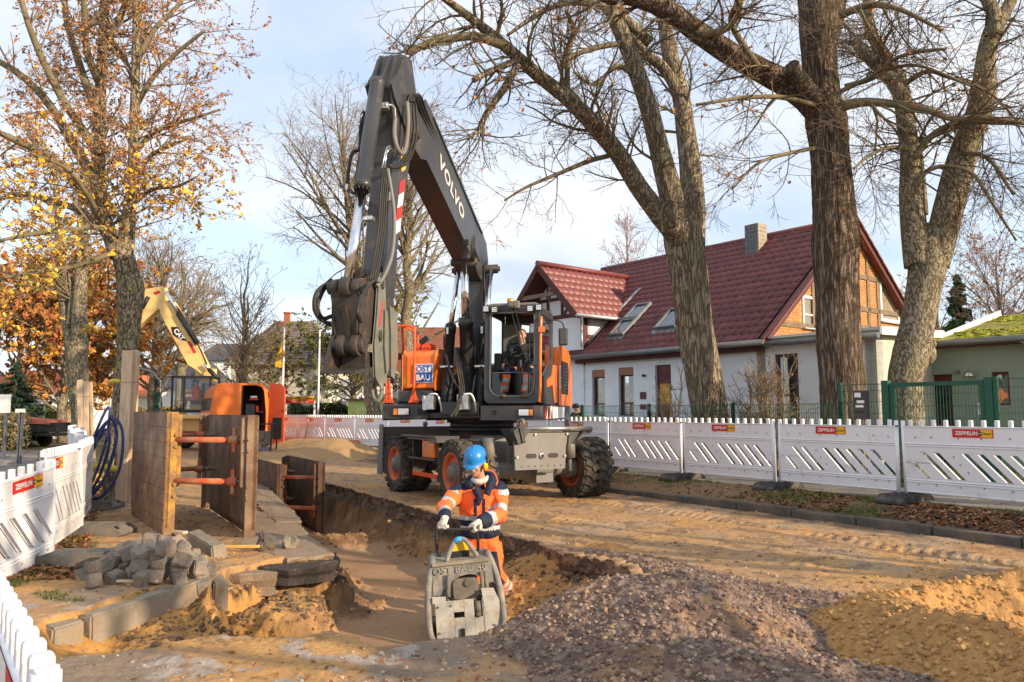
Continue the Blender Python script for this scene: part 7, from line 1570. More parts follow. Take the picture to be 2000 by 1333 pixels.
for k in range(6): fence_panel(sp[k],sp[k+1],0.25,1.66,['low green mesh fence panel in front of the bare bush','low green mesh fence panel in front of the three limbed oak','low green mesh fence panel below the red house door','low green mesh fence panel beside the man in the cap','low green mesh fence panel hidden by the excavator cab','last low green mesh fence panel behind the excavator'][k])
def gate():
 a=FP+FD*-1.45;t=empty('garden_gate','green steel gate with mesh filling right of the grey stemmed tree','gate',(a.x,a.y,0),math.atan2(FD.y,FD.x));L=1.58
 for x,w in ((-0.05,0.12),(L+0.05,0.12)): m=MB();m.box((x,0,1.12),(w,w,1.85));m.build('post',M_FENCE,t,bevel=0.005)
 m=MB();m.ring_prism([(0.03,0.02,0.3),(L-0.03,0.02,0.3),(L-0.03,0.02,2.0),(0.03,0.02,2.0)],[(0.10,0.02,0.37),(L-0.10,0.02,0.37),(L-0.10,0.02,1.93),(0.10,0.02,1.93)],(0,-0.04,0));m.build('frame',M_FENCE,t)
 m=MB();x=0.12
 while x < L-0.1: m.box((x,0,1.15),(0.007,0.007,1.56));x += 0.05
 for z in (0.6,0.8,1.0,1.2,1.4,1.6,1.8): m.box((L/2,0,z),(L-0.2,0.012,0.008))
 m.build('wire_mesh',M_FENCE,t,kind='stuff');m=MB();m.box((0.10,-0.05,1.55),(0.10,0.05,0.18));m.tube([(0.12,-0.07,1.6),(0.24,-0.07,1.6)],0.01,6);m.build('lock',M_FITTING,t)
 return t
gate()
def mailbox():
 a=FP+FD*0.62;t=empty('mailbox','dark grey mailbox with white notices hanging on the green fence','mailbox',(a.x-0.06,a.y-0.05,0),math.atan2(FD.y,FD.x)+R(180));m=MB();m.box((0,0,1.62),(0.26,0.12,0.52));m.build('body',M_GREY,t,bevel=0.01)
 for dx,dz,w,h in ((-0.03,0.18,0.12,0.08),(0.02,0.06,0.14,0.05),(0.0,-0.02,0.15,0.04)): m=MB();m.box((dx,-0.063,1.62+dz),(w,0.004,h));m.build('notice',M_LETTER,t)
 m=MB();m.box((0,-0.063,1.5),(0.18,0.006,0.03));m.build('slot',M_BLACK,t)
mailbox()
# ---- right kerb, right pavement, left pavement: stones laid one by one
def kerb_row():
 t=empty('kerb',None,None,(KR0[0],KR0[1],0),math.atan2(KD.y,KD.x));t['kind']='structure';m=MB();m.box((0.5,0,0.0),(0.985,0.13,0.30));me=m.mesh('kerb_stone',M_KERB);rs=random.Random(2)
 for k in range(-4,22):
  if k > 5 and rs.random() < 0.25: continue
  o=link('kerb_stone',me,t);o.location=(k*1.0,0.0+rs.uniform(-0.012,0.012),(-0.03 if k < 5 else -0.05)+rs.uniform(-0.02,0.01)-0.004*max(0,k-4));o.rotation_euler=(rs.uniform(-0.04,0.04),rs.uniform(-0.008,0.008),rs.uniform(-0.012,0.012));bev(o,0.018,2)
kerb_row()
def paving(name,origin,rz,nx,ny,sx,sy,z,m,seed,jit=0.006,stagger=True):
 t=bpy.data.objects.new(name,None);COL.objects.link(t);t['kind']='structure';t.location=(origin[0],origin[1],z);t.rotation_euler=(0,0,rz)
 q=MB();q.box((0,0,-0.03),(sx-0.012,sy-0.012,0.06));me=q.mesh('paving_slab',m);rs=random.Random(seed)
 for i in range(nx):
  for j in range(ny): o=link('paving_slab',me,t);o.location=((i+0.5)*sx,(j+0.5+(0.0))*sy,rs.uniform(-jit,jit));o.rotation_euler=(rs.uniform(-jit,jit),rs.uniform(-jit,jit),rs.uniform(-0.01,0.01))
 return t
nrm=Vector((KD.y,-KD.x,0));o_=Vector((KR0[0],KR0[1],0))+nrm*1.12-KD*1.5
paving('pavement',(o_.x,o_.y),math.atan2(KD.y,KD.x),40,5,0.5,0.34,0.262,M_PAVE,3).scale=(1,-1,1)
lo=gp(120,925,0.02);ldir=math.atan2(0.86,-0.515);paving('pavement',(-5.72,9.0),ldir,48,5,0.5,0.42,0.035,M_PAVE,4,0.012)
# ================================================================ PEOPLE
def seg_t3(p,a,b): d=b-a;t=(p-a).dot(d)/d.length_squared;return t,(p-(a+d*max(0,min(1,t)))).length
def shift(me,off): me.transform(Matrix.Translation(-Vector(off)))
def worker():
 V=Vector
 foot_z=zg(-0.2,8.0);base=at(955,1185,8.05);base.z=foot_z
 t=empty('person','worker in orange and navy hi-vis clothes and blue helmet steering the plate compactor','person',base)
 hd=at(929,907,7.80);nk=at(938,938,7.98);sl,sr=at(893,962,7.98),at(977,957,8.02);ch=at(936,985,8.02);hp=at(938,1055,8.14)
 el,wl=at(868,990,7.78),at(868,1014,7.50);er,wr=at(978,1006,7.86),at(934,1022,7.56);hl,hr=at(862,1030,7.40),at(914,1029,7.44)
 hil,hir=at(920,1062,8.12),at(958,1062,8.14);kl,kr=at(922,1122,8.02),at(968,1122,8.08);al,ar=at(922,1172,8.10),at(990,1164,8.24)
 for a in (al,ar): a.z=foot_z+0.09
 fwd=V((-0.30,-0.86,-0.42));up=V((-0.06,-0.40,0.92))
 # head
 mb=MB();P,Mx=head_mb(mb,hd,fwd,up,1.0);mb.tube([nk+V((0,0.03,-0.06)),nk,P(0,-0.02,-0.06)],[0.062,0.06,0.058],12)
 # bare figure under the clothes, one continuous surface
 mb.tube([hp+V((0,0,-0.02)),ch,nk+V((0,0.02,-0.08))],[0.13,0.15,0.09],14,squash=(1.15,0.8),up=(0,1,0))
 for a,b,c,r in ((sl,el,wl,0.05),(sr,er,wr,0.05)): mb.tube([nk+V((0,0.03,-0.08)),a],0.06,8);mb.tube([a,b,c],[r,0.042,0.03],10)
 for a,b,c in ((hil,kl,al),(hir,kr,ar)): mb.tube([a,b,c],[0.085,0.06,0.045],10);mb.ball(c+V((-0.0,-0.08,-0.04)),0.06,8,6,sc=(0.8,1.8,0.7))
 me=solid_mesh(mb,0.0085,2,'body');shift(me,base);dress(me,[M_SKIN],lambda p: 0);b=link('body',me,t)
 off=lambda o: None
 tmp=empty('tmp',None,None,base);
 def child(mbx,name,m,bev_=0.0,par=t): mbx.v=[tuple(V(v)-base) for v in mbx.v];return mbx.build(name,m,par,bevel=bev_)
 Pb,Mb=P,Mx
 q=MB()
 for sx in (-1,1): q.ball(P(sx*0.031,0.0735,0.012),0.0125,8,6,sc=(1.2,0.55,0.55),rot=Mx)
 child(q,'eyes',M_EYE).data
 q=MB()
 for sx in (-1,1): q.tube([P(sx*0.014,0.094,0.034),P(sx*0.034,0.088,0.041),P(sx*0.052,0.070,0.034)],[0.003,0.0055,0.003],6)
 q.tube([P(-0.030,0.088,-0.043),P(0,0.104,-0.038),P(0.030,0.088,-0.043)],[0.004,0.008,0.004],6);child(q,'eyebrows_and_moustache',M_HAIR)
 q=MB();q.tube([P(-0.022,0.089,-0.056),P(0,0.097,-0.055),P(0.022,0.089,-0.056)],[0.003,0.005,0.003],6);child(q,'mouth',M_LIP)
 q=MB();q.ball(P(0,-0.03,0.0),0.088,14,10,sc=(0.93,0.95,0.95),rot=Mx);hm=solid_mesh(q,0.009,1,'hair')
 shift(hm,base);dress(hm,[M_HAIR],lambda p: 0);link('hair',hm,t)
 # helmet
 q=MB();s,f,u=[Mx.col[i] for i in range(3)];prof=[(0.128,0.045),(0.126,0.052),(0.121,0.06),(0.119,0.10),(0.108,0.138),(0.086,0.166),(0.055,0.184),(0.022,0.192),(0.0,0.193)]
 c0=P(0,-0.004,0);vs=[];n=32
 for r_,h in prof:
  for j in range(n): a=2*math.pi*j/n;vs.append(c0+s*(0.93*r_*math.cos(a))+f*(1.12*r_*math.sin(a))+u*h)
 q.add(vs,[(i*n+j,i*n+(j+1) % n,(i+1)*n+(j+1) % n,(i+1)*n+j) for i in range(len(prof)-1) for j in range(n)],0,True)
 q.add([P(x,y,z) for x,y,z in ((-0.085,0.105,0.050),(-0.06,0.165,0.043),(0,0.185,0.040),(0.06,0.165,0.043),(0.085,0.105,0.050),(0.0,0.12,0.062),(-0.085,0.105,0.042),(-0.06,0.165,0.036),(0,0.185,0.033),(0.06,0.165,0.036),(0.085,0.105,0.042))],[(0,1,5),(1,2,5),(2,3,5),(3,4,5),(0,6,7,1),(1,7,8,2),(2,8,9,3),(3,9,10,4),(6,10,9,8,7)],0,True)
 q.tube([P(0,0.13,0.075),P(0,0.10,0.15),P(0,0.0,0.197),P(0,-0.10,0.14)],[0.008,0.012,0.012,0.008],8);he=child(q,'helmet',M_HELMET)
 for sx in (-1,1):
  q=MB();cc=P(sx*0.098,-0.008,-0.012);q.ball(cc,0.045,12,10,sc=(0.62,0.80,1.15),rot=Mx);em=child(q,'ear_muff',M_EARMUFF);q=MB();q.tube([cc+u*0.03+s*sx*0.018,P(sx*0.118,-0.012,0.055),P(sx*0.118,-0.015,0.075)],0.011,8);q.ball(P(sx*0.118,-0.015,0.080),0.02,8,6);child(q,'ear_muff_arm',M_BLACK)
 # glasses
 q=MB();q.tube([P(-0.068,0.03,0.02),P(-0.062,0.088,0.018),P(0,0.104,0.016),P(0.062,0.088,0.018),P(0.068,0.03,0.02)],0.0035,6);child(q,'glasses',M_BLACK)
 q=MB();q.tube(bez([nk+V((-0.07,-0.05,0.01)),nk+V((-0.02,-0.09,-0.01)),nk+V((0.05,-0.07,0.0)),nk+V((0.08,0.02,0.02))],4),0.034,8);child(q,'scarf',M_SCARF)
 # jacket
 q=MB();k=lambda a,b,f: a.lerp(b,f)
 hem=at(938,1043,8.10)
 q.tube([hem,k(hem,ch,0.35),ch,ch+V((0,-0.02,0.10)),nk+V((0,0.02,-0.06))],[0.200,0.205,0.210,0.205,0.095],22,squash=(1.02,0.68),up=(0,1,0))
 for a,b,c,o2 in ((sl,el,wl,1),(sr,er,wr,-1)):
  q.tube([nk+V((0,0.04,-0.09)),a],[0.085,0.088],12);q.ball(a,0.090,12,8);q.tube([a,k(a,b,0.5),b],[0.090,0.078,0.072],14);q.ball(b,0.072,12,8);q.tube([b,k(b,c,0.5),k(b,c,0.97)],[0.072,0.066,0.056],14)
 jm=solid_mesh(q,0.012,3,'jacket');wrinkle(jm,0.020,7,1);wrinkle(jm,0.008,18,2)
 zz0=hem.z
 def jc(p):
  for a,b,c in ((sl,el,wl),(sr,er,wr)):
   t1,d1=seg_t3(p,a,b);t2,d2=seg_t3(p,b,c)
   if d2 < 0.115 and t2 > 0.02 and d2 < d1+0.01:
    return 1 if t2 > 0.62 else (2 if t2 > 0.36 else (0 if t2 > 0.12 else 0))
   if d1 < 0.115 and t1 > 0.35: return 2 if 0.68 < t1 < 0.92 else 0
  h=p.z-zz0
  if p.z > ch.z+0.155: return 1
  if abs(p.x-(ch.x)) > 0.205 and p.z > ch.z+0.10: return 2
  if h < 0.055: return 1
  if h < 0.10: return 2
  if h < 0.16: return 1
  if h < 0.205: return 2
  xx=p.x-ch.x
  if p.y < ch.y and ch.z-0.13 < p.z < ch.z+0.075 and (abs(xx+0.035) < 0.014 or abs(xx-0.05) < 0.015): return 1
  return 0
 dress(jm,[M_HIVIS,M_NAVY,M_REFL],jc);shift(jm,base);link('jacket',jm,t)
 # hood and collar
 q=MB();q.tube(bez([nk+V((-0.10,-0.11,-0.07)),nk+V((-0.115,-0.02,0.0)),nk+V((-0.05,0.10,0.05)),nk+V((0.06,0.11,0.06)),nk+V((0.125,-0.02,0.02)),nk+V((0.10,-0.12,-0.06)),nk+V((0.07,-0.155,-0.13))],4),0.036,10);q.ball(nk+V((0.12,0.03,-0.02)),0.09,10,8,sc=(0.9,1,0.9));q.ball(nk+V((-0.10,0.04,-0.03)),0.08,10,8,sc=(0.9,1,0.8));q.tube([nk+V((-0.04,-0.12,-0.08)),nk+V((0.0,-0.155,-0.17)),nk+V((-0.02,-0.155,-0.24))],[0.05,0.035,0.02],8)
 hm=solid_mesh(q,0.010,2,'hood');wrinkle(hm,0.012,14,5);dress(hm,[M_NAVY],lambda p: 0);shift(hm,base);link('hood',hm,t)
 q=MB();q.tube(bez([nk+V((0.035,0.0,0.10)),nk+V((0.13,0.0,0.085)),nk+V((0.175,-0.02,0.0)),nk+V((0.16,-0.05,-0.05))],5),0.008,6);q.tube(bez([nk+V((0.03,-0.07,0.04)),nk+V((0.05,-0.12,-0.03)),nk+V((0.075,-0.14,-0.11))],5),0.006,6);child(q,'hood_piping',M_HIVIS)
 # trousers
 q=MB();q.ball(k(hil,hir,0.5)+V((0,0,0.02)),0.165,14,10,sc=(1.12,0.85,0.9))
 for a,b,c in ((hil,kl,al),(hir,kr,ar)): q.tube([a,k(a,b,0.5),b,k(b,c,0.5),k(b,c,0.92)],[0.118,0.105,0.088,0.082,0.090],14)
 tm=solid_mesh(q,0.012,3,'trousers');wrinkle(tm,0.020,8,9);wrinkle(tm,0.008,20,3)
 def tc(p):
  best=min(((seg_t3(p,a,b),(a,b),w) for a,b,w in ((hil,kl,0),(kl,al,1),(hir,kr,0),(kr,ar,1))),key=lambda q_: q_[0][1]);(tt,dd),(a,b),w=best
  front=p.y < a.y+(b.y-a.y)*tt+0.02;outer=p.x > a.x+(b.x-a.x)*tt+0.055
  if w == 0: return 1 if (front and 0.28 < tt and not outer) else 0
  if tt > 0.84: return 0
  if tt > 0.70: return 2
  if tt > 0.60: return 0
  if tt > 0.46: return 2
  return 1 if (front and not outer and tt < 0.40) else 0
 dress(tm,[M_HIVIS,M_NAVY,M_REFL],tc);shift(tm,base);link('trousers',tm,t)
 for a,dx in ((al,-0.02),(ar,0.03)):
  q=MB();q.ball(a+V((dx*0.3,0.0,-0.02)),0.060,10,8,sc=(0.85,1.0,1.1));q.ball(a+V((dx,-0.10,-0.045)),0.052,10,8,sc=(0.95,1.9,0.75));q.box(a+V((dx*0.8,-0.06,-0.078)),(0.095,0.27,0.022))
  bm_=solid_mesh(q,0.009,2,'boot');dress(bm_,[M_BOOT],lambda p: 0);shift(bm_,base);link('boot',bm_,t)
 # gloved hands round the guide handle
 for w,h,pd,sd in ((wl,hl,V((0.2,-0.35,-1)),1),(wr,hr,V((-0.1,-0.35,-1)),-1)):
  q=MB();d=(h-w).normalized();hand_mb(q,w+d*0.0,d,pd,1.12,1.15,sd);q.tube([w-d*0.035,w+d*0.01],[0.044,0.038],10);gm=solid_mesh(q,0.0058,1,'glove');wrinkle(gm,0.003,40,4);dress(gm,[M_GLOVE],lambda p: 0);shift(gm,base);link('glove',gm,t)
 bpy.data.objects.remove(tmp);return hl,hr
HL,HR=worker()
def simple_person(label,base,J,cl,head_f=(0,-1,0),head_up=(0,0,1),voxel=0.016,hat=None,group=None,top_c=None,hair=M_HAIR,hs=1.0,gl=M_SKIN,face=True):
 """J: joints in metres relative to base (hp, ch, nk, hd, sl, el, wl, sr, er, wr, hil, kl, al, hir, kr, ar)"""
 V=Vector;t=empty('person',label,'person',base,0,group);j={k: V(v) for k,v in J.items()};k=lambda a,b,f: a.lerp(b,f)
 mb=MB();P,Mx=head_mb(mb,j['hd'],head_f,head_up,hs);mb.tube([j['nk']+V((0,0,-0.05)),P(0,-0.02,-0.06)],[0.062,0.058],12);mb.tube([j['hp'],j['ch'],j['nk']+V((0,0,-0.06))],[0.12,0.14,0.08],12,squash=(1.1,0.8))
 for a,b,c in (('sl','el','wl'),('sr','er','wr')): mb.tube([j['nk']+V((0,0,-0.07)),j[a]],0.05,8);mb.tube([j[a],j[b],j[c]],[0.045,0.038,0.028],8);d=(j[c]-j[b]).normalized();hand_mb(mb,j[c],d,(0,0,-1),1.0,0.8,1 if c == 'wl' else -1)
 for a,b,c in (('hil','kl','al'),('hir','kr','ar')): mb.tube([j[a],j[b],j[c]],[0.08,0.055,0.042],8)
 me=solid_mesh(mb,min(voxel,0.011),2,'body');dress(me,[M_SKIN],lambda p: 0);b=link('body',me,t)
 if face: face_bits(P,Mx,t,hs)
 q=MB();q.tube([j['hp']+V((0,0,-0.03)),k(j['hp'],j['ch'],0.5),j['ch'],j['nk']+V((0,0,-0.05))],[0.165,0.175,0.18,0.085],18,squash=(1.12,0.78))
 for a,b,c in (('sl','el','wl'),('sr','er','wr')): q.tube([j['nk']+V((0,0,-0.08)),j[a]],[0.075,0.078],10);q.ball(j[a],0.078,10,8);q.tube([j[a],j[b]],[0.078,0.062],12);q.ball(j[b],0.062,10,8);q.tube([j[b],k(j[b],j[c],0.95)],[0.062,0.046],12)
 jm=solid_mesh(q,voxel,3,'jacket');wrinkle(jm,0.014,8,2);dress(jm,cl['jm'],cl.get('jf',lambda p: 0));link('sweater' if cl.get('sweater') else 'jacket',jm,t)
 q=MB();q.ball(k(j['hil'],j['hir'],0.5),0.15,12,8,sc=(1.1,0.95,0.85))
 for a,b,c in (('hil','kl','al'),('hir','kr','ar')): q.tube([j[a],j[b],k(j[b],j[c],0.92)],[0.105,0.082,0.075],12)
 tm=solid_mesh(q,voxel,3,'trousers');wrinkle(tm,0.014,8,5);seg=[(j['hil'],j['kl']),(j['kl'],j['al']),(j['hir'],j['kr']),(j['kr'],j['ar'])]
 def tf(p):
  i=min(range(4),key=lambda i: seg_t3(p,*seg[i])[1]);tt=seg_t3(p,*seg[i])[0];return cl['tf'](i % 2,tt)
 dress(tm,cl['tm'],tf);link('trousers',tm,t)
 for a,b in (('al','kl'),('ar','kr')): q=MB();f=V(cl.get('foot',(0,-1,0)));q.ball(j[a],0.055,8,6);q.ball(j[a]+f*0.09+V((0,0,-0.035)),0.055,10,8,sc=(1+abs(f.x)*0.8,1+abs(f.y)*0.8,0.75));bm_=solid_mesh(q,0.012,2,'boot');dress(bm_,[M_BOOT],lambda p: 0);link('boot',bm_,t)
 if hat: 
  q=MB();q.ball(P(0,-0.008,0.045),0.098*hs,16,10,sc=(0.90,1.1,0.85),rot=Mx);q.add([P(-0.07,0.06,0.045),P(-0.05,0.165,0.035),P(0.05,0.165,0.035),P(0.07,0.06,0.045),P(0,0.06,0.06)],[(0,1,2,3),(0,4,1),(1,4,2),(2,4,3)]);q.build('cap',hat,t)
 else: q=MB();q.ball(P(0,-0.022,0.042),0.091*hs,16,10,sc=(0.89,1.02,0.96),rot=Mx);hm=solid_mesh(q,0.010,1,'hair');dress(hm,[hair],lambda p: 0);link('hair',hm,t)
 return t
def driver():
 E3=lambda x,y,z: _eM @ Vector((x+0.10,y+0.12,z));base=E3(0.42,0.76,2.12);D_=dict(hp=(0.40,.76,2.22),ch=(0.40,.76,2.50),nk=(0.44,.76,2.735),hd=(0.47,.76,2.855),sl=(0.41,.57,2.66),el=(0.50,.49,2.42),wl=(0.68,.47,2.32),sr=(0.41,.95,2.66),er=(0.52,1.03,2.42),wr=(0.68,0.98,2.30),hil=(0.46,.67,2.20),kl=(0.92,.60,2.20),al=(1.06,.58,1.80),hir=(0.46,.85,2.20),kr=(0.92,.98,2.20),ar=(1.08,.95,1.80))
 J={k: E3(*v)-base for k,v in D_.items()};f=_eM.to_3x3() @ Vector((1,0,0))
 simple_person('excavator driver in dark sweater and orange navy trousers seated in the cab',base,J,dict(sweater=True,jm=[mat('dark_sweater',(0.022,0.027,0.036),rough=0.85,var=0.15,bump=0.3,bscale=20)],tm=[M_NAVY,M_HIVIS,M_REFL],foot=f,tf=lambda s,t: (1 if (t < 0.45) else 0) if s == 0 else (0 if t < 0.2 else 1 if t < 0.36 else 2 if t < 0.52 else 1 if t < 0.68 else 2 if t < 0.86 else 1)),head_f=(f.x-0.05,f.y,-0.06),voxel=0.012,hair=mat('cropped_dark_hair',(0.09,0.065,0.05),rough=0.8,bump=0.4,bscale=120))
driver()
def stand(h,fx,fy,bend=0.0):
 s=Vector((-fy,fx,0))*-1;f=Vector((fx,fy,0));u=Vector((0,0,1));hp=u*0.52*h
 tr=(u*math.cos(bend)+f*math.sin(bend));J=dict(hp=hp,ch=hp+tr*0.20*h,nk=hp+tr*0.325*h,hd=hp+tr*(0.395*h)+f*0.03+u*(-0.02 if bend else 0.0))
 dn=-u if bend else (-u+f*0.1)
 for n_,sg in (('l',-1),('r',1)):
  sh=hp+tr*0.28*h+s*sg*0.19;J['s'+n_]=sh;J['e'+n_]=sh+dn*0.17*h+f*(0.12 if bend else 0.05) ;J['w'+n_]=J['e'+n_]+(dn+f*0.3).normalized()*0.14*h
  J['hi'+n_]=hp+s*sg*0.09;J['k'+n_]=hp*0.53+s*sg*0.12+f*0.05;J['a'+n_]=s*sg*0.13+u*0.08+f*(0.10*sg)
 return J
OC=dict(jm=[M_HIVIS,M_REFL],jf=lambda p: 1 if (0.86 < p.z < 0.93) else 0,tm=[M_HIVIS,M_REFL],tf=lambda s,t: 1 if s == 1 and (0.35 < t < 0.5 or 0.65 < t < 0.8) else 0,foot=(0.9,-0.3,0))
pb=at(553,866,31.0);pb.z=zg(pb.x,pb.y);simple_person('worker in orange bending over the orange pipes behind the van',pb,stand(1.78,0.92,-0.38,bend=1.15),OC,head_f=(0.8,-0.3,-0.5),head_up=(0.4,-0.1,0.6),voxel=0.02)
pm=Vector((1.75,21.2,0.12));pm=Vector((at(1127,800,20.6).x,20.6,0.12));simple_person('man in navy cap and dark jacket standing behind the green fence',pm,stand(1.62,-0.85,-0.5),dict(jm=[M_NAVY],tm=[M_SEAT],tf=lambda s,t: 0),head_f=(0.7,-0.5,0),voxel=0.02,hat=M_NAVY)
# ================================================================ PLATE COMPACTOR
M_DUSTY=mat('dusty_grey_paint',(0.20,0.19,0.17),rough=0.75,var=0.18,vscale=7,dirt=0.55,dirtcol=(0.36,0.30,0.23),dscale=7,bump=0.3,bscale=50)
M_DUSTYL=mat('pale_dusty_plate',(0.42,0.41,0.37),rough=0.7,var=0.14,vscale=8,dirt=0.45,dirtcol=(0.30,0.23,0.16),dscale=14,bump=0.25,bscale=60)
M_ENG=mat('dusty_engine',(0.15,0.13,0.105),rough=0.8,var=0.3,vscale=14,dirt=0.5,dirtcol=(0.27,0.21,0.15),dscale=10,bump=0.4,bscale=50)
def compactor():
 p=at(914,1228,7.16);fz=zg(p.x,p.y);t=empty('plate_compactor','dusty grey plate compactor pushed by the worker in the trench','compactor',(p.x,p.y,fz+0.015));t.rotation_euler=(0,R(-4.5),R(9));S=0.335
 bh=MB();bh.prism([(-S+0.04,-0.02,0.0),(S-0.04,-0.02,0.0),(S-0.02,-0.06,0.07),(-S+0.02,-0.06,0.07)],(0,0.8,0));bh.build('base_plate',M_ENG,t,bevel=0.02)
 for s in (-1,1):
  q=MB();f=lambda x,y,z: (s*x,y,z);q.tube(bez([f(0.24,-0.06,0.035),f(0.30,-0.07,0.06),f(0.335,-0.06,0.16),f(0.335,-0.02,0.36),f(0.315,0.04,0.54),f(0.285,0.08,0.66),f(0.265,0.12,0.72),f(0.26,0.25,0.74),f(0.27,0.45,0.70)],6),0.030,12);q.tube([f(0.24,-0.06,0.035),f(0.1,-0.065,0.03)],0.028,10);q.build('frame_tube',M_DUSTY,t)
  q=MB();q.prism([f(0.315,0.0,0.08),f(0.315,0.62,0.08),f(0.30,0.55,0.45),f(0.315,0.0,0.48)],(s*-0.012,0,0));q.build('side_plate',M_DUSTY,t)
 # hood with arched cut out, front plates with openings
 q=MB();arch=[(0.10+0.0,0.505),(0.10,0.50)]
 pts=[(-0.275,0.46),(-0.275,0.70),(0.275,0.70),(0.275,0.53),(0.20,0.50),(0.175,0.55),(0.13,0.595),(0.05,0.61),(-0.04,0.595),(-0.09,0.55),(-0.11,0.51),(-0.20,0.49),(-0.22,0.44)]
 for a,b in (((-0.275,0.45),(-0.10,0.70)),): pass
 q.prism([(-0.275,0.02,0.45),(-0.21,0.02,0.45),(-0.19,0.02,0.495),(-0.11,0.02,0.51),(-0.09,0.02,0.56),(-0.04,0.06,0.70),(-0.265,0.06,0.70)],(0,0.02,0));q.prism([(-0.09,0.02,0.56),(-0.03,0.02,0.60),(0.05,0.02,0.61),(0.13,0.02,0.595),(0.16,0.05,0.70),(-0.04,0.06,0.70)],(0,0.02,0));q.prism([(0.13,0.02,0.595),(0.175,0.02,0.55),(0.20,0.02,0.50),(0.275,0.02,0.52),(0.265,0.06,0.70),(0.16,0.06,0.70)],(0,0.02,0));q.prism([(-0.265,0.05,0.70),(0.265,0.05,0.70),(0.26,0.42,0.73),(-0.26,0.42,0.73)],(0,0,0.02));hd=q.build('hood',M_DUSTY,t,bevel=0.004)
 q=MB();q.beam((-0.27,0.045,0.715),(0.27,0.045,0.715),0.03,0.03);q.build('hood_edge',M_CONC,hd)
 put_text(text_mesh('OST BAU 40',0.085,extrude=0.003,bold=0.002,mats=M_DUSTY,spacing=1.15),'lettering',hd,(-0.02,0.038,0.652),(1,0,0),(0,0.40,1),0.95,0.003)
 q=wall_with_holes(-0.275,0.17,0.055,0.40,[(-0.11,-0.015,0.245,0.295),(0.075,0.15,0.235,0.40)],-0.045,0.02);q.build('front_plate',M_DUSTYL,t,bevel=0.004)
 q=MB();q.prism([(0.172,-0.05,0.09),(0.30,-0.05,0.10),(0.30,-0.05,0.36),(0.26,-0.05,0.46),(0.16,-0.05,0.47),(0.172,-0.05,0.36)],(0,0.03,0));q.prism([(-0.285,-0.046,0.40),(-0.18,-0.046,0.40),(-0.18,-0.046,0.43),(-0.285,-0.046,0.44)],(0,0.03,0));q.build_each('front_cover',M_DUSTYL,t,bevel=0.008)
 q=MB();q.box((-0.04,-0.052,0.10),(0.035,0.03,0.10));q.build('slot_bar',M_BLACK,t)
 q=MB();q.box((0.0,0.30,0.25),(0.50,0.45,0.30));q.build('engine_block',M_ENG,t,bevel=0.02)
 q=MB();q.prism([(x,0.0,z) for x,z in rrect(-0.085,0.13,0.385,0.565,0.04)],(0,0.16,0));q.build('engine_cover',M_ENG,t,bevel=0.012);q=MB();q.cyl((0.04,-0.018,0.535),(0.04,0.02,0.535),0.033,14);q.build('cap',M_ENG,t)
 q=MB();q.prism([(x,0.04,z) for x,z in rrect(-0.225,-0.10,0.42,0.60,0.03)],(0,0.14,0));q.build('filter_housing',M_DUSTY,t,bevel=0.01)
 for x0,x1,z0 in ((-0.16,-0.13,0.30),(0.17,0.17,0.36),(0.21,0.205,0.36)): q=MB();q.tube([(x0,-0.01,z0),(x1,0.01,0.62)],0.02,8);q.build('strut',M_ENG,t)
 for k in range(5): q=MB();rs=random.Random(k);q.tube(bez([(-0.15+0.03*k,-0.02,0.43-0.02*k),(-0.06+0.02*k,-0.035,0.395-0.01*k),(0.05+0.02*k,-0.03,0.40+0.01*k),(0.15,0.0,0.44)],5),0.009,6);q.build('cable',M_RUBBER,t)
 q=MB();q.cyl((0.112,-0.03,0.26),(0.112,-0.03,0.37),0.028,12);q.ball((0.112,-0.045,0.255),0.026,10,8);q.build('oil_filter',M_ENG,t)
 for x,z in ((-0.25,0.13),(-0.13,0.36),(0.155,0.36),(0.24,0.15),(-0.25,0.36)): q=MB();q.cyl((x,-0.055,z),(x,-0.04,z),0.011,8);q.build('bolt',M_ENG,t)
 # lifting arch with blue tape, yellow lid behind, black guide handle
 q=MB();q.tube(bez([(-0.135,0.10,0.72),(-0.10,0.12,0.80),(-0.055,0.14,0.875),(-0.01,0.15,0.905),(0.05,0.15,0.895),(0.10,0.13,0.83),(0.155,0.10,0.74)],6),0.021,12);ar=q.build('lifting_arch',M_DUSTY,t);q=MB();q.tube([(-0.045,0.143,0.885),(-0.012,0.15,0.905),(0.018,0.152,0.904)],0.025,12);q.build('tape',mat('blue_tape',(0.04,0.30,0.60),rough=0.6),ar)
 q=MB();q.prism([(-0.08,0.2,0.75),(0.09,0.2,0.75),(0.05,0.2,0.87),(-0.02,0.2,0.87)],(0,0.15,0));q.build('tank_lid',M_YELLOW,t,bevel=0.01);q=MB();q.box((0.0,0.27,0.76),(0.19,0.17,0.06));q.build('tank',M_BLACK,t,bevel=0.01)
 Mi=(Matrix.Translation(t.location) @ t.rotation_euler.to_matrix().to_4x4()).inverted();a,b=Mi @ HL,Mi @ HR
 gl,gr=Vector((a.x,a.y-0.0,a.z-0.0)),Vector((b.x,b.y,b.z));o=Vector((0,0.02,-0.028));q=MB()
 d=(gr-gl).normalized();q.tube(bez([(-0.10,0.42,0.72),(-0.18,0.40,0.74),gl+o+Vector((0.02,0.02,-0.30)),gl+o+Vector((-0.045,0,-0.22)),gl+o-d*0.05+Vector((0,0,-0.03)),gl+o,(gl+gr)/2+o,gr+o,gr+o+d*0.07,gr+o+d*0.09+Vector((0,0.02,-0.10)),gr+o+d*0.08+Vector((0,0.05,-0.22)),(0.12,0.40,0.72)],6),0.015,10);q.build('guide_handle',M_BLACK,t)
compactor()
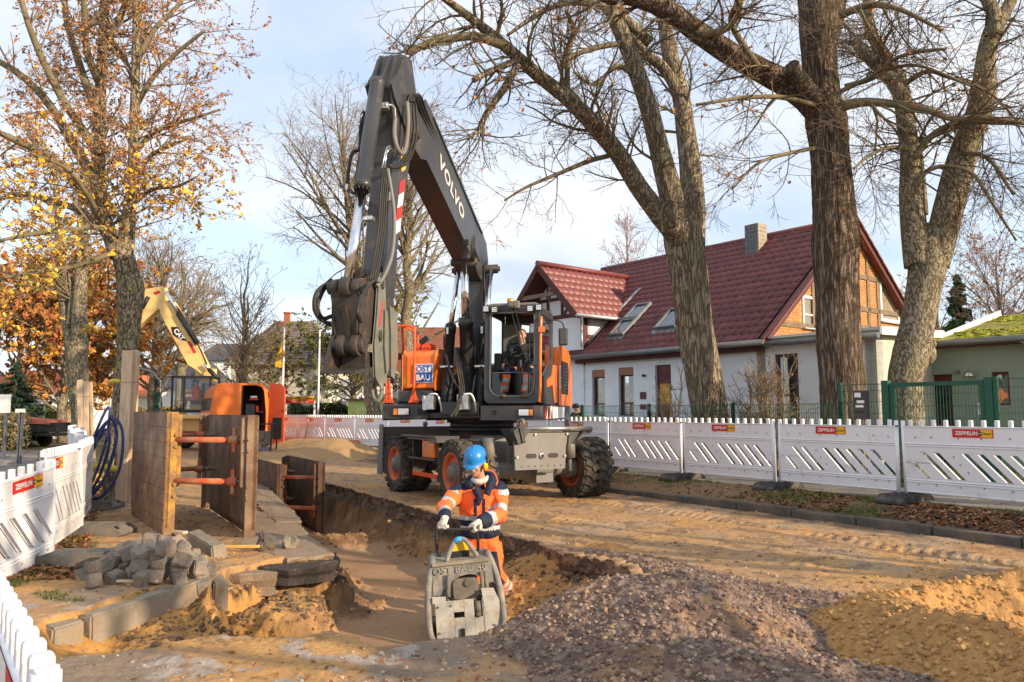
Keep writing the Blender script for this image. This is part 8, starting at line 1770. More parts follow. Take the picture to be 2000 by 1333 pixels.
# ================================================================ TRENCH SHIELDS
M_SHIELD=mat('muddy_steel_sheet',(0.15,0.085,0.05),rough=0.75,var=0.30,vscale=3,dirt=0.55,dirtcol=(0.31,0.22,0.14),dscale=2.2,bump=0.35,bscale=30,metal=0.0)
M_SHIELDD=mat('dark_rusty_sheet',(0.085,0.045,0.028),rough=0.75,var=0.35,vscale=4,dirt=0.35,dirtcol=(0.25,0.12,0.04),dscale=3,bump=0.35,bscale=30)
M_YELST=mat('chipped_yellow_paint',(0.50,0.26,0.04),rough=0.7,var=0.25,vscale=6,dirt=0.85,dirtcol=(0.20,0.12,0.065),dscale=7,bump=0.3,bscale=30)
M_STRUT=mat('muddy_red_strut',(0.50,0.09,0.03),rough=0.7,var=0.25,vscale=6,dirt=0.65,dirtcol=(0.33,0.23,0.14),dscale=6,bump=0.5,bscale=35)
def shield_panel(root,a,b,z0,z1,m,edge_m,n=8,side=1,cut=0.35):
 """a near bottom, b far bottom (x, y); boards lie one over the other"""
 a,b=Vector((a[0],a[1],0)),Vector((b[0],b[1],0));d=(b-a).normalized();nrm=Vector((d.y,-d.x,0))*side;L=(b-a).length;rs=random.Random(int(L*100));Zv=lambda z: Vector((0,0,z))
 par=MB();par.prism([a+Zv(z0+0.10),b+Zv(z0+0.10),b+Zv(z1),a+Zv(z1)],nrm*0.04);pn=par.build('panel',m,root,world=True)
 h=(z1-z0)/n
 for k in range(n):
  q=MB();e=cut*max(0,1-k/2.0);aa,bb=a+Zv(0),b-d*e*0.8
  y0,y1=z0+k*h+0.005,z0+(k+1)*h-0.005;q.prism([aa+Zv(y0)-nrm*0.0,bb+Zv(y0),(b-d*cut*max(0,1-(k+1)/2.0)*0.8)+Zv(y1),aa+Zv(y1)],-nrm*(0.012+rs.uniform(0,0.003)))
  q.v=[tuple(Vector(v)-Vector(root.location)) for v in q.v];q.build('board',m,pn,bevel=0.003)
 for p,mm,w in ((a,edge_m,0.12),(b-d*0.12,m,0.10)):
  q=MB();q.prism([p+Zv(z0+0.02),p+d*0.04+Zv(z0),p+d*0.04+Zv(z1),p+Zv(z1)],nrm*w);q.build('edge_post',mm,root,world=True,bevel=0.004)
  q=MB();c=p+d*0.10+nrm*w*0.5
  q.prism([p+d*0.045+nrm*0.03+Zv(z0+0.45),p+d*0.045+nrm*(w+0.05)+Zv(z0+0.62),p+d*0.045+nrm*(w+0.05)+Zv(z1-0.04),p+d*0.045+nrm*0.03+Zv(z1)],d*0.09);q.build('guide_rail',mm,root,world=True,bevel=0.004)
 for z in (z1-0.28,z1-0.42,z0+0.62,z0+0.48): q=MB();c=a+nrm*0.10+Zv(z);q.cyl(c-d*0.03,c+d*0.01,0.022,10);q.build('bolt',edge_m,root,world=True)
def strut(root,p,q_,m=M_STRUT,r=0.036):
 p,q_=Vector(p),Vector(q_);d=(q_-p).normalized();L=(q_-p).length;k=lambda f: p+d*(L*f)
 m1=MB();m1.cyl(k(0.0),k(0.72),r,14);s=m1.build('strut',m,root,world=True)
 def sub(mb,nm,mm): mb.v=[tuple(Vector(v)-Vector(root.location)) for v in mb.v];return mb.build(nm,mm,s,bevel=0.003)
 a=MB();a.cyl(k(0.72),k(0.82),r*1.45,14);sub(a,'collar',m);a=MB();a.box(k(0.77),(0.045,0.045,0.30));sub(a,'nut_handle',m)
 a=MB();n=15;pts=[k(0.82+0.18*i/n) for i in range(n+1)];a.tube(pts,[r*(0.85 if i % 2 else 0.68) for i in range(n+1)],12);sub(a,'spindle',M_ENG)
def shield_a():
 t=empty('trench_shield','muddy steel trench shield with yellow edge and red struts standing beside the trench','trench shield',(-4.2,9.3,0.0))
 La,Lb=gp(319,1049,0.0),gp(255,1004,0.0);Ra,Rb=gp(497,1053,0.0),gp(404,988,0.02)
 shield_panel(t,(La.x,La.y),(Lb.x,Lb.y),0.0,1.50,M_SHIELD,M_YELST,8,side=1);shield_panel(t,(Ra.x,Ra.y),(Rb.x,Rb.y),0.0,1.46,M_SHIELD,M_SHIELD,8,side=-1)
 dl=(Lb-La).normalized();dr=(Rb-Ra).normalized()
 for z in (1.16,0.66):
  a,b=La+dl*0.12,Ra+dr*0.12;strut(t,(a.x,a.y,z),(b.x,b.y,z));a,b=Lb-dl*0.25,Rb-dr*0.9;strut(t,(a.x,a.y,z),(b.x,b.y,z))
shield_a()
def shield_b():
 t=empty('trench_shield','dark rusty trench shield sunk in the far part of the trench','trench shield',(-3.9,14.5,-0.6));Ra=Vector((-3.44,14.25,0));La=Vector((-4.40,14.6,0));dr=Vector((-0.50,0.866,0))
 Lb=La+dr*2.4;Rb=Ra+dr*2.6
 shield_panel(t,(La.x,La.y),(Lb.x,Lb.y),-0.75,0.52,M_SHIELDD,M_SHIELDD,6,side=1);shield_panel(t,(Ra.x,Ra.y),(Rb.x,Rb.y),-0.75,0.58,M_SHIELDD,M_SHIELDD,6,side=-1)
 for z in (0.28,-0.28): strut(t,(La.x,La.y+0.1,z),(Ra.x,Ra.y+0.15,z));a,b=La+dr*2.0,Ra+dr*2.0;strut(t,(a.x,a.y,z),(b.x,b.y,z))
shield_b()
# ================================================================ COBBLES, KERB STONES, BLOCKS
M_GRANITE=mat('granite_cobble',(0.23,0.20,0.17),rough=0.85,var=0.35,vscale=14,dirt=0.5,dirtcol=(0.27,0.19,0.12),dscale=8,bump=0.7,bscale=40,bdist=0.015)
def rough_block(name,size,seed,m,sub=2,amp=0.12):
 bm=bmesh.new();bmesh.ops.create_cube(bm,size=1.0);bmesh.ops.bevel(bm,geom=list(bm.edges),offset=0.09,segments=2,affect='EDGES')
 bmesh.ops.subdivide_edges(bm,edges=[e for e in bm.edges if e.calc_length() > 0.3],cuts=sub,use_grid_fill=True)
 for v in bm.verts: n=mnoise.noise_vector(v.co*2.2+Vector((seed*7.1,seed*3.3,0)));v.co += n*amp*0.6;v.co=Vector((v.co.x*size[0],v.co.y*size[1],v.co.z*size[2]))
 me=bpy.data.meshes.new(name);bm.to_mesh(me);bm.free();me.materials.append(m)
 for p in me.polygons: p.use_smooth=False
 return me
def cobbles():
 rs=random.Random(12);ms=[rough_block('cobble',(0.135*rs.uniform(0.8,1.2),0.13*rs.uniform(0.85,1.1),0.12*rs.uniform(0.85,1.1)),k,M_GRANITE) for k in range(7)]
 spots=[];c=gp(295,1128,0.05)
 pile_px=[(200,1122,0),(180,1135,0),(222,1130,0),(255,1128,0),(300,1135,0),(345,1130,0),(385,1122,0),(175,1115,0),(205,1105,0),(240,1110,0),(280,1118,0),(320,1118,0),(365,1115,0),(225,1095,0),(265,1100,0),(305,1100,0),(345,1100,0),(385,1100,0),(215,1088,0),(250,1085,0),(290,1085,0),(330,1085,0),(370,1085,0),
               (218,1098,1),(255,1100,1),(292,1098,1),(330,1097,1),(368,1094,1),(240,1080,1),(275,1080,1),(312,1078,1),(350,1076,1),(265,1068,1),(300,1066,1),(335,1066,1),(250,1088,2),(285,1083,2),(318,1082,2),(350,1080,2),(300,1070,2),(335,1068,2),(282,1072,2),(290,1066,3),(312,1062,3),(190,1110,1),(400,1112,0),(395,1128,0),(165,1125,0),(272,1138,0),(325,1142,0),(237,1118,0),(262,1112,1),(302,1110,1),(342,1108,1),(378,1106,1),(355,1092,2),(267,1094,2),(303,1090,2),(320,1072,3)]
 lay={0: 0.05,1: 0.145,2: 0.235,3: 0.32}
 pg={0: 'grey granite cobble at the bottom of the heaped pile beside the kerb',1: 'grey granite cobble in the middle of the heaped pile',2: 'grey granite cobble in the upper part of the heaped pile',3: 'grey granite cobble on the very top of the heaped pile'}
 gr={0: 'cobbles at the foot of the pile',1: 'cobbles in the middle of the pile',2: 'cobbles in the upper pile',3: 'cobbles on top of the pile'}
 for i,(px,py,l) in enumerate(pile_px):
  p=gp(px+rs.uniform(-5,5),py+rs.uniform(-3,3),lay[l] if l else 0.06);o=link('cobble',ms[i % 7]);o.location=(p.x,p.y+0.05,lay[l]+zg(p.x,p.y)+rs.uniform(-0.015,0.015));o.rotation_euler=(rs.uniform(-0.5,0.5)*(0.5+l*0.4),rs.uniform(-0.5,0.5)*(0.5+l*0.4),rs.uniform(0,6.28));tag(o,pg[l],'cobblestone',gr[l])
 for i,(px,py,sc,lb) in enumerate(((521,1072,1.0,'dark rough stone lying on the slab right of the wooden lath'),(567,1068,0.85,'pale edged stone lying alone nearest the trench corner'))):
  p=gp(px,py+6,0.0);o=link('stone',rough_block('stone',(0.19*sc,0.15*sc,0.17*sc),20+i,M_CONC if i else M_KERB,amp=0.3));o.location=(p.x,p.y,0.09*sc);o.rotation_euler=(0.4,0.3,0.5+i);tag(o,lb,'stone')
cobbles()
def long_block(name,label,a,b,w,h,m,za=0.0,zb=0.0,seed=1,cat='kerb stone',group=None,roll=0.0):
 a,b=Vector((a[0],a[1],za)),Vector((b[0],b[1],zb));d=b-a;L=d.length;bm=bmesh.new();bmesh.ops.create_cube(bm,size=1.0)
 for v in bm.verts: v.co=Vector((v.co.x*L,v.co.y*w,v.co.z*h))
 bmesh.ops.bevel(bm,geom=list(bm.edges),offset=0.016,segments=2,affect='EDGES');n=max(2,int(L/0.08));bmesh.ops.subdivide_edges(bm,edges=[e for e in bm.edges if e.calc_length() > L*0.6],cuts=n);bmesh.ops.subdivide_edges(bm,edges=[e for e in bm.edges if e.calc_length() > 0.10],cuts=1,use_grid_fill=True)
 for v in bm.verts: v.co += mnoise.noise_vector(v.co*6+Vector((seed*5,0,0)))*0.010+mnoise.noise_vector(v.co*22+Vector((seed*5,0,0)))*0.004
 me=bpy.data.meshes.new(name);bm.to_mesh(me);bm.free();me.materials.append(m);o=link(name,me);c=(a+b)/2;o.location=c;o.rotation_euler=(roll,-math.asin(d.z/L),math.atan2(d.y,d.x));tag(o,label,cat,group);return o
long_block('kerb_stone','long pale kerb stone undermined by orange sand below the cobble pile',g2(165,1200),g2(395,1136),0.14,0.24,M_CONC,-0.125,-0.09,1)
long_block('kerb_stone','short broken pale kerb stone at the left end of the orange sand',g2(92,1218),g2(156,1203),0.14,0.22,M_CONC,-0.135,-0.13,2)
long_block('kerb_stone','pale kerb stone lying askew just right of the cobble pile',g2(378,1062),g2(428,1092),0.15,0.16,M_CONC,0.07,0.06,3,roll=0.15)
long_block('kerb_stone','short square kerb block under the leaves at the pit corner',g2(412,1105),g2(432,1135),0.13,0.26,M_CONC,-0.14,-0.15,4)
def ledge_slab(name,label,pts,top,th,m,seed,cat='slab'):
 """broken slab with a ragged, thick rim"""
 P=[Vector((*g2(px,py,top),0)) for px,py in pts];out=[];rs=random.Random(seed)
 for i in range(len(P)):
  a,b=P[i],P[(i+1) % len(P)];n=max(2,int((b-a).length/0.10));out += [a.lerp(b,k/n)+Vector((rs.uniform(-0.02,0.02),rs.uniform(-0.02,0.02),0)) for k in range(n)]
 c=sum(out,Vector())/len(out);q=MB();rows=[(0.0,0),(0.012,-0.012),(0.0,-th*0.35),(-0.03,-th*0.6),(0.0,-th)];n=len(out);vs=[Vector((0,0,0))]
 for off,dz in rows:
  for p in out: r_=(p-c);vs.append(r_+r_.normalized()*(off+rs.uniform(-0.014,0.014)*(1 if dz else 0))+Vector((0,0,dz+rs.uniform(-0.006,0.006))))
 fs=[(0,1+i,1+(i+1) % n) for i in range(n)]
 for k in range(len(rows)-1): fs += [(1+k*n+i,1+(k+1)*n+i,1+(k+1)*n+(i+1) % n,1+k*n+(i+1) % n) for i in range(n)]
 fs.append(tuple(1+(len(rows)-1)*n+i for i in range(n)));q.add(vs,fs);o=q.build(name,m);o.location=(c.x,c.y,top);tag(o,label,cat);return o
M_ASPH=mat('broken_asphalt',(0.055,0.045,0.038),rough=0.95,var=0.4,vscale=14,dirt=0.35,dirtcol=(0.25,0.165,0.095),dscale=5,bump=1.0,bscale=45,bdist=0.03)
M_SLABTOP=mat('sandy_slab',(0.30,0.22,0.15),rough=0.95,var=0.25,vscale=4,dirt=0.5,dirtcol=(0.20,0.13,0.08),dscale=4,bump=0.7,bscale=40,bdist=0.02,world=True)
ledge_slab('asphalt_slab','dark broken asphalt edge overhanging the pit beside the trench corner',[(508,1108),(520,1092),(655,1080),(660,1093),(650,1104),(560,1112)],-0.03,0.16,M_ASPH,3)
ledge_slab('concrete_block','square concrete block in front of the pit below the wooden lath',[(442,1122),(448,1098),(520,1090),(545,1108),(540,1120)],-0.06,0.22,M_SLABTOP,5)
ledge_slab('paving_slab','sandy slab ending at the trench corner right of the shield',[(500,1000),(560,1000),(610,1052),(655,1082),(560,1092),(470,1060)],0.022,0.10,M_SLABTOP,7)
ledge_slab('paving_slab','sandy slab lying between the far shield and the near one',[(480,940),(510,940),(575,1000),(590,1018),(540,1020),(505,990)],0.03,0.09,M_SLABTOP,8)
M_PINE=mat('fresh_timber',(0.62,0.46,0.31),rough=0.7,var=0.22,vscale=5,stretch=(6,6,0.7),bump=0.25,bscale=30,dirt=0.15,dirtcol=(0.30,0.20,0.12),dscale=3)
M_PINEY=mat('yellow_lath',(0.70,0.40,0.10),rough=0.7,var=0.15,vscale=8)
def lath(label,a,b,m,z=0.03,w=0.05,h=0.025): p,q=gp(*a,0),gp(*b,0);mb=MB();c=(p+q)/2;mb.beam(Vector((p.x-c.x,p.y-c.y,0)),Vector((q.x-c.x,q.y-c.y,0.01)),w,h);o=mb.build('lath',m,bevel=0.003);o.location=(c.x,c.y,zg(c.x,c.y)+z);tag(o,label,'lath')
lath('yellow wooden lath lying between the kerb stone and the dark stone',(428,1080),(505,1082),M_PINEY,0.06);lath('thin weathered lath lying in front of the cobble pile',(228,1147),(308,1150),M_PINE,0.02,0.03,0.02);lath('short wooden offcut behind the cobble pile',(332,1046),(362,1050),M_PINE,0.05,0.07,0.03)
# ================================================================ PLANKS, HOSES, PIPES
def plank_guard(label,planks,D,tie_y,px0,px1,group):
 P=[];x=at(planks[0][0],900,D);t=empty('plank_guard',label,'planks',(x.x,x.y,0.0),0,group)
 for (pxt,pxb,wpx,yt,yb,dd) in planks:
  a,b=at(pxb,yb,D+dd),at(pxt,yt,D+dd);a.z=min(a.z,0.3);q=MB();q.beam(a,b,wpx/F*D,0.045,up=(0,1,0));q.v=[tuple(Vector(v)-Vector(t.location)) for v in q.v]
  q.build('plank',M_PINE,t,bevel=0.004)
 q=MB();a,b=at(px0,tie_y,D-0.10),at(px1,tie_y,D-0.10);q.beam(a,b,0.008,0.008);q.build('wire',M_BLACK,t,world=True);return t
plank_guard('two tall planks strapped to the nearest left trunk with a yellow pipe behind',[(250,236,20,685,978,0.0),(264,252,10,684,976,0.10),(270,258,6,686,974,0.25)],12.9,747,236,272,'plank tree guards')
plank_guard('three planks strapped to the second left trunk',[(156,160,11,742,900,0.0),(168,170,9,745,898,0.0),(177,183,6,747,896,0.2)],22.0,775,150,180,'plank tree guards')
plank_guard('three thin planks strapped to a far trunk on the left',[(133,134,4,785,838,0),(139,140,5,788,838,0),(128,129,4,790,838,0)],38.0,793,126,142,'plank tree guards')
M_YPIPE=mat('yellow_drain_pipe',(0.68,0.50,0.05),rough=0.5,var=0.1,dirt=0.15,dscale=6);M_OPIPE=mat('orange_brown_pipe',(0.62,0.18,0.08),rough=0.45,var=0.08,dirt=0.15,dscale=4,spec=0.5);M_BHOSE=mat('blue_hose',(0.022,0.042,0.14),rough=0.4,var=0.2,dirt=0.25,dirtcol=(0.25,0.25,0.28),dscale=5,spec=0.5)
def ring_pts(pxs,D): return bez([at(px,py,D if len(d) == 0 else d[0]) for px,py,*d in pxs],6)
def free_tube(name,label,cat,pts,r,m,group=None,n=10,cap_m=None):
 c=Vector(pts[0]);q=MB();q.tube([Vector(p)-c for p in pts],r,n);o=q.build(name,m);o.location=c;tag(o,label,cat,group);return o
free_tube('drain_pipe','yellow ribbed pipe bent round the left trunk at plank height','pipe',ring_pts([(236,745,12.95),(222,744,13.0),(214,747,13.3),(216,750,13.8),(225,748,14.1)],13),0.035,M_YPIPE)
free_tube('drain_pipe','yellow pipe lying low behind the blue hose coil','pipe',ring_pts([(165,912,13.3),(185,912,13.2),(215,915,13.0),(238,918,12.9)],13),0.055,M_YPIPE)
def hose_coil():
 D=12.3;t=empty('hose_coil','coil of dark blue hoses leaning against the planked left trunk','hose coil',at(190,970,D));t.location.z=0
 for k,pts in enumerate(([(145,968),(165,900),(185,850),(205,805),(214,798),(212,830),(205,870),(185,930),(160,975),(148,975)],[(148,972),(172,905),(195,850),(212,822),(222,822),(226,850),(218,900),(195,950),(165,978),(150,978)],[(152,976),(165,930),(190,850),(218,818),(236,832),(240,870),(232,920),(205,965),(170,980)],[(146,960),(160,905),(180,870),(200,845),(210,840),(214,862),(205,900),(190,940),(165,972)],[(150,970),(158,920),(178,880),(200,850),(213,848)],[(156,978),(200,940),(222,880),(228,850),(222,826)])):
  q=MB();q.tube(bez([at(a,b,D+0.06*k-0.15+0.05*math.sin(i*1.3+k)) for i,(a,b) in enumerate(pts)],6),0.022,8);q.build('hose',M_BHOSE,t,world=True)
hose_coil()
for k,(a,b,r) in enumerate((((548,852,34),(690,851,33),0.11),((545,863,29),(722,862,28),0.13),((560,868,28),(720,873,26.5),0.10),((585,846,36),(700,848,34),0.09))):
 p,q=at(*a),at(*b);p.z=max(p.z,r);q.z=p.z if k < 3 else q.z;p.z=zg(p.x,p.y)+r+(0.1 if k == 1 else 0);q.z=zg(q.x,q.y)+r+(0.1 if k == 1 else 0)
 o=free_tube('sewer_pipe',['orange brown sewer pipe farthest back of the pair lying before the far barriers','thickest orange brown sewer pipe in the middle','nearest orange brown sewer pipe beside the far sand mound','thin orange brown sewer pipe touching the far barriers'][k],'pipe',[p,q],r,M_OPIPE,'sewer pipes on the ground',16)
p,q=at(592,858,30),at(602,820,29);free_tube('shovel_handle','wooden tool handle leaning against the far barriers','tool',[Vector((p.x,p.y,0)),q],0.025,M_PINE)
# yellow leaves by the trunk
rs_=np.random.RandomState(31);c=gp(205,955,0.0);pts=np.stack([c.x+rs_.randn(160)*0.30,c.y+rs_.randn(160)*0.25,0.03+0.25*rs_.rand(160) ** 2],1);leaves_obj('fallen_leaves',pts,rs_,0.085,YEL,M_LEAF)
# ================================================================ VAN, SECOND EXCAVATOR, FAR STREET THINGS
def van():
 D=27.0;c=at(470,806,D);t=empty('van','orange high roofed van with its rear doors open','van',(c.x,D,0.0));t.rotation_euler=(0,0,R(27));w,h,l=0.98,2.50,5.0   # x to the right, y away
 b=MB();sec=lambda y,sx,zt: [(-w*sx,y,0.45),(-w,y,0.9),(-w*0.99,y,1.5),(-w*0.90,y,zt-0.22),(-w*0.80,y,zt-0.06),(-w*0.6,y,zt),(w*0.6,y,zt),(w*0.80,y,zt-0.06),(w*0.90,y,zt-0.22),(w*0.99,y,1.5),(w,y,0.9),(w*sx,y,0.45)]
 ys=[(0.0,h),(0.4,h+0.02),(2.5,h),(3.4,h-0.1),(3.9,1.9),(4.4,1.35),(5.0,1.1)];vs=[];n=12
 for y,zt in ys:
  s=sec(y,0.96,zt)
  if zt < 2: s=[(x,yy,min(z,zt)) for x,yy,z in s]
  vs += s
 fs=[(i*n+j,i*n+(j+1) % n,(i+1)*n+(j+1) % n,(i+1)*n+j) for i in range(len(ys)-1) for j in range(n)];fs.append(tuple((len(ys)-1)*n+j for j in range(n)));b.add(vs,fs,0,False);b.build('body',M_ORANGE,t,bevel=0.02)
 q=MB();q.ring_prism([(x,-0.01,z) for x,y,z in sec(0,0.96,h)],[(x*0.88,-0.01,0.55+(z-0.45)*0.92) for x,y,z in sec(0,0.96,h)],(0,0.08,0));q.build('door_frame',M_ORANGE,t)
 q=MB();q.prism([(-w*0.98,-0.03,0.5),(-0.01,-0.03,0.5),(-0.01,-0.03,h-0.05),(-w*0.62,-0.03,h-0.06),(-w*0.86,-0.03,h-0.22),(-w*0.97,-0.03,1.5)],(0,0.05,0));q.build('rear_door',M_ORANGE,t,bevel=0.015)
 q=MB();q.box((0.38,0.9,1.5),(0.76,1.7,0.02));q.box((0.05,0.9,1.5),(0.04,1.7,1.9));q.box((0.6,1.7,1.5),(0.9,0.03,1.9));q.build_each('inner_shelf',M_BLACK,t)
 q=MB();q.box((0.42,0.03,1.95),(0.26,0.3,0.06));q.build('red_box',M_RED,t);q=MB();q.box((0.42,0.03,2.03),(0.20,0.25,0.06));q.build('crate',M_LETTER,t);q=MB();q.cyl((0.55,0.05,1.50),(0.55,0.05,1.72),0.05,10);q.build('fire_extinguisher',M_RED,t);q=MB();q.box((0.32,0.10,1.40),(0.30,0.2,0.75));q.build('cabinet',M_GREY,t);q=MB();q.box((0.38,0.0,1.06),(0.36,0.3,0.08));q.build('tray',M_MIDGREY,t)
 od=MB();od.prism([(0,0,0.35),(0.42,-0.62,0.35),(0.42,-0.62,h-0.15),(0.30,-0.45,h-0.02),(0,0,h+0.0)],(0.03,0.03,0));o=od.build('open_door',M_REDOR,t,bevel=0.01);o.location=(0.94,-0.02,0)
 q=MB();q.prism([(0.12,-0.20,0.55),(0.36,-0.55,0.55),(0.36,-0.55,1.30),(0.12,-0.20,1.30)],(-0.012,-0.012,0));q.build('door_pad',M_BLACK,o);q=MB();q.ball((0.38,-0.60,1.55),0.04,8,6);q.build('hinge',M_BLACK,o)
 for x in (-w*0.995,):
  for y0,y1 in ((0.5,1.7),(1.9,3.0),(3.1,3.7)): q=MB();q.add([(x-0.006,y0,1.55),(x-0.006,y1,1.55),(x*0.94-0.006,y1,2.0),(x*0.94-0.006,y0,2.0)],[(0,1,2,3),(3,2,1,0)]);q.build('side_window',M_GLASS_D if y0 > 3 else M_ENG,t)
 for x in (-0.72,0.72):
  for y in (0.95,4.1): q=MB();q.lathe([(0.2,-0.1),(0.33,-0.1),(0.35,-0.05),(0.35,0.05),(0.33,0.1),(0.2,0.1),(0.0,0.06)],(x,y,0.35),(1,0,0),20);q.build('wheel',M_TYRE,t)
 return t
van()
def cage_generator():
 c=at(509,870,25.5);t=empty('generator','caged generator and engine standing behind the open van','generator',(c.x,25.5,0.12));q=MB()
 for x in (-0.34,0.34):
  for y in (0,0.6): q.box((x,y,0.5),(0.04,0.04,1.0))
  for z in (0.02,0.98): q.box((x,0.3,z),(0.035,0.56,0.035))
 for y in (0,0.6):
  for z in (0.02,0.98): q.box((0,y,z),(0.64,0.035,0.035))
 q.build('cage',M_BLACK,t,kind='stuff');q=MB();q.box((0,0.3,0.52),(0.45,0.4,0.45));q.cyl((-0.05,0.05,0.6),(-0.05,0.12,0.6),0.17,16);q.build_each('engine',M_ENG,t,bevel=0.02);q=MB();q.box((0,0.2,0.16),(0.5,0.3,0.12));q.build('tank',M_MIDGREY,t)
cage_generator()
M_CATY=mat('yellow_machine_paint',(0.84,0.56,0.20),rough=0.4,var=0.06,dirt=0.15,dirtcol=(0.35,0.25,0.14),dscale=3,spec=0.5)
def cat():
 D=31.0;base=at(392,806,D);t=empty('yellow_excavator','yellow excavator with raised arm behind the orange van','excavator',(base.x,D,0.0));o=Vector(t.location);L=lambda px,py,d=0.0: at(px,py,D+d)-o
 def arm(name,pts,th=0.42,y=0.0,m=M_CATY,par=t): q=MB();q.prism([L(px,py)+Vector((0,y-th/2,0)) for px,py in pts],(0,th,0));return q.build(name,m,par,bevel=0.03)
 bo=arm('boom',[(322,590),(338,590),(352,612),(402,708),(408,722),(398,730),(388,722),(372,712),(325,625),(316,602)]);arm('stick',[(289,568),(322,562),(325,575),(322,600),(312,604),(268,642),(265,648),(264,620),(285,590)],0.36)
 q=MB();q.add([L(px,py)+Vector((0,-0.217,0)) for px,py in ((338,640),(352,640),(370,668),(356,665),(342,656))],[(0,1,2,3,4)]);lp_=q.build('logo_plate',M_BLACK,bo)
 a,b2=L(347,646),L(361,664);dx=(b2-a).normalized();put_text(text_mesh('CAT',0.30,bold=0.014,mats=M_LETTER),'lettering',bo,(a+b2)/2+Vector((0,-0.222,0)),dx,(-dx.z,0,dx.x),0.9)
 q=MB();q.add([L(px,py)+Vector((0,-0.217,0)) for px,py in ((370,668),(376,668),(388,690),(382,692))],[(0,1,2,3)]);q.build('sticker',M_RED,bo)
 q=MB();q.add([L(px,py)+Vector((0,-0.187,0)) for px,py in ((303,573),(315,569),(317,574),(307,578))],[(0,1,2,3)]);q.build('warning_plate',M_RED,t)
 def cyl_(a,b,c,r): q=MB();q.cyl(L(*a),L(*b),r,12);cy=q.build('cylinder',M_BLACK,t);q=MB();q.cyl(L(*b),L(*c),r*0.6,10);q.build('rod',M_CHROME,cy)
 cyl_((386,672,-0.3),(348,612,-0.3),(325,570,-0.3),0.11);cyl_((290,580,-0.25),(278,602,-0.25),(270,622,-0.25),0.08);cyl_((425,740,-0.35),(408,722,-0.35),(398,712,-0.35),0.09)
 q=MB();q.tube(bez([L(330,588,-0.2),L(352,608,-0.25),L(385,670,-0.25),L(404,712,-0.2)],5),0.035,6);q.build('hose',M_RUBBER,t)
 q=MB();q.prism([L(382,722) ,L(412,722),L(412,742),L(386,742)],(0,0.5,0));q.box(L(420,790,0.9),(1.5,1.6,0.6));q.build_each('house',M_CATY,t,bevel=0.05)
 # cab as posts, roof and glass
 x0,x1,z0,z1=L(352,780).x,L(424,780).x,L(0,806).z+0.05,L(0,738).z;zc=z1-z0;q=MB()
 for x in (x0,x0+(x1-x0)*0.32,x1):
  for y in (-0.75,0.15): q.box((x,y,(z0+z1)/2),(0.07,0.07,zc))
 q.box(((x0+x1)/2,-0.3,z1),(x1-x0+0.1,1.0,0.08));q.box(((x0+x1)/2,-0.3,z0),(x1-x0+0.1,1.0,0.12));q.build_each('cab_post',M_BLACK,t,bevel=0.01)
 for y in (-0.78,0.18): q=MB();q.add([(x0,y,z0),(x1,y,z0),(x1,y,z1),(x0,y,z1)],[(0,1,2,3)]);q.build('cab_window',M_GLASS,t)
 q=MB();q.box(((x0+x1)/2+0.15,-0.3,z0+0.35),(0.5,0.5,0.15));q.box(((x0+x1)/2+0.38,-0.3,z0+0.75),(0.12,0.5,0.7));q.build_each('seat',M_SEAT,t,bevel=0.03)
 q=MB();q.box((x0+0.5,0.1,z0-0.22),(3.2,2.4,0.16));q.box((0.2,0.2,z0-0.55),(2.4,1.6,0.5));q.build_each('undercarriage',M_CATY,t,bevel=0.03)
 for dx in (-1.15,1.25):
  for y in (-1.05,1.2): q=MB();q.lathe([(0.28,-0.2),(0.48,-0.2),(0.52,-0.12),(0.52,0.12),(0.48,0.2),(0.28,0.2),(0.2,0.05),(0,0.05)],(dx,y,0.50),(0,1,0),24);q.build('wheel',M_TYRE,t)
 q=MB();q.tube(bez([(x0-0.02,-0.9,z1-0.4),(x0-0.5,-0.95,z1-0.75),(x0-0.6,-0.95,z1-0.9),(x0-0.55,-0.95,z1-0.3)],4),0.02,6);q.box((x0-0.55,-0.95,z1-0.28),(0.12,0.05,0.32));q.build_each('mirror',M_BLACK,t)
 b=o+Vector(((x0+x1)/2+0.1,-0.3,z0+0.42));D_=dict(hp=(0,0,0.1),ch=(-0.03,0,0.38),nk=(-0.05,0,0.58),hd=(-0.09,0,0.70),sl=(-0.04,-0.19,0.52),el=(-0.16,-0.24,0.30),wl=(-0.40,-0.2,0.30),sr=(-0.04,0.19,0.52),er=(-0.16,0.24,0.30),wr=(-0.40,0.2,0.30),hil=(-0.05,-0.1,0.06),kl=(-0.5,-0.14,0.08),al=(-0.62,-0.14,-0.3),hir=(-0.05,0.1,0.06),kr=(-0.5,0.14,0.08),ar=(-0.62,0.14,-0.3))
 simple_person('operator in orange seated in the yellow excavator',b,D_,dict(jm=[M_HIVIS],tm=[M_HIVIS,M_REFL],tf=lambda s,t: 1 if s == 1 and 0.4 < t < 0.6 else 0,foot=(-1,0,0)),head_f=(-1,-0.4,0),voxel=0.022)
cat()
def pole(name,label,cat_,px,y0,y1,D,r,m,group=None):
 a,b=at(px,y0,D),at(px,y1,D);q=MB();t=empty(name,label,cat_,(a.x,D,0),0,group);q.tube([(0,0,0),(0,0,b.z)],[r,r*0.6],8);q.build('pole',m,t);return t,b.z
t_,z_=pole('flagpole','white flagpole with a hanging yellow flag','flagpole',551,806,640,38,0.07,M_WHITE,'white flagpoles');q=MB();q.prism([(-0.06,0,z_-0.6),(-0.06,0,z_-2.0),(-0.42,0.0,z_-1.98),(-0.40,0.03,z_-1.6),(-0.22,0.0,z_-1.2)],(0,0.03,0));q.build('flag',M_YELLOW,t_)
pole('flagpole','bare white flagpole beside the hanging coupler','flagpole',621,806,645,37,0.06,M_WHITE,'white flagpoles')
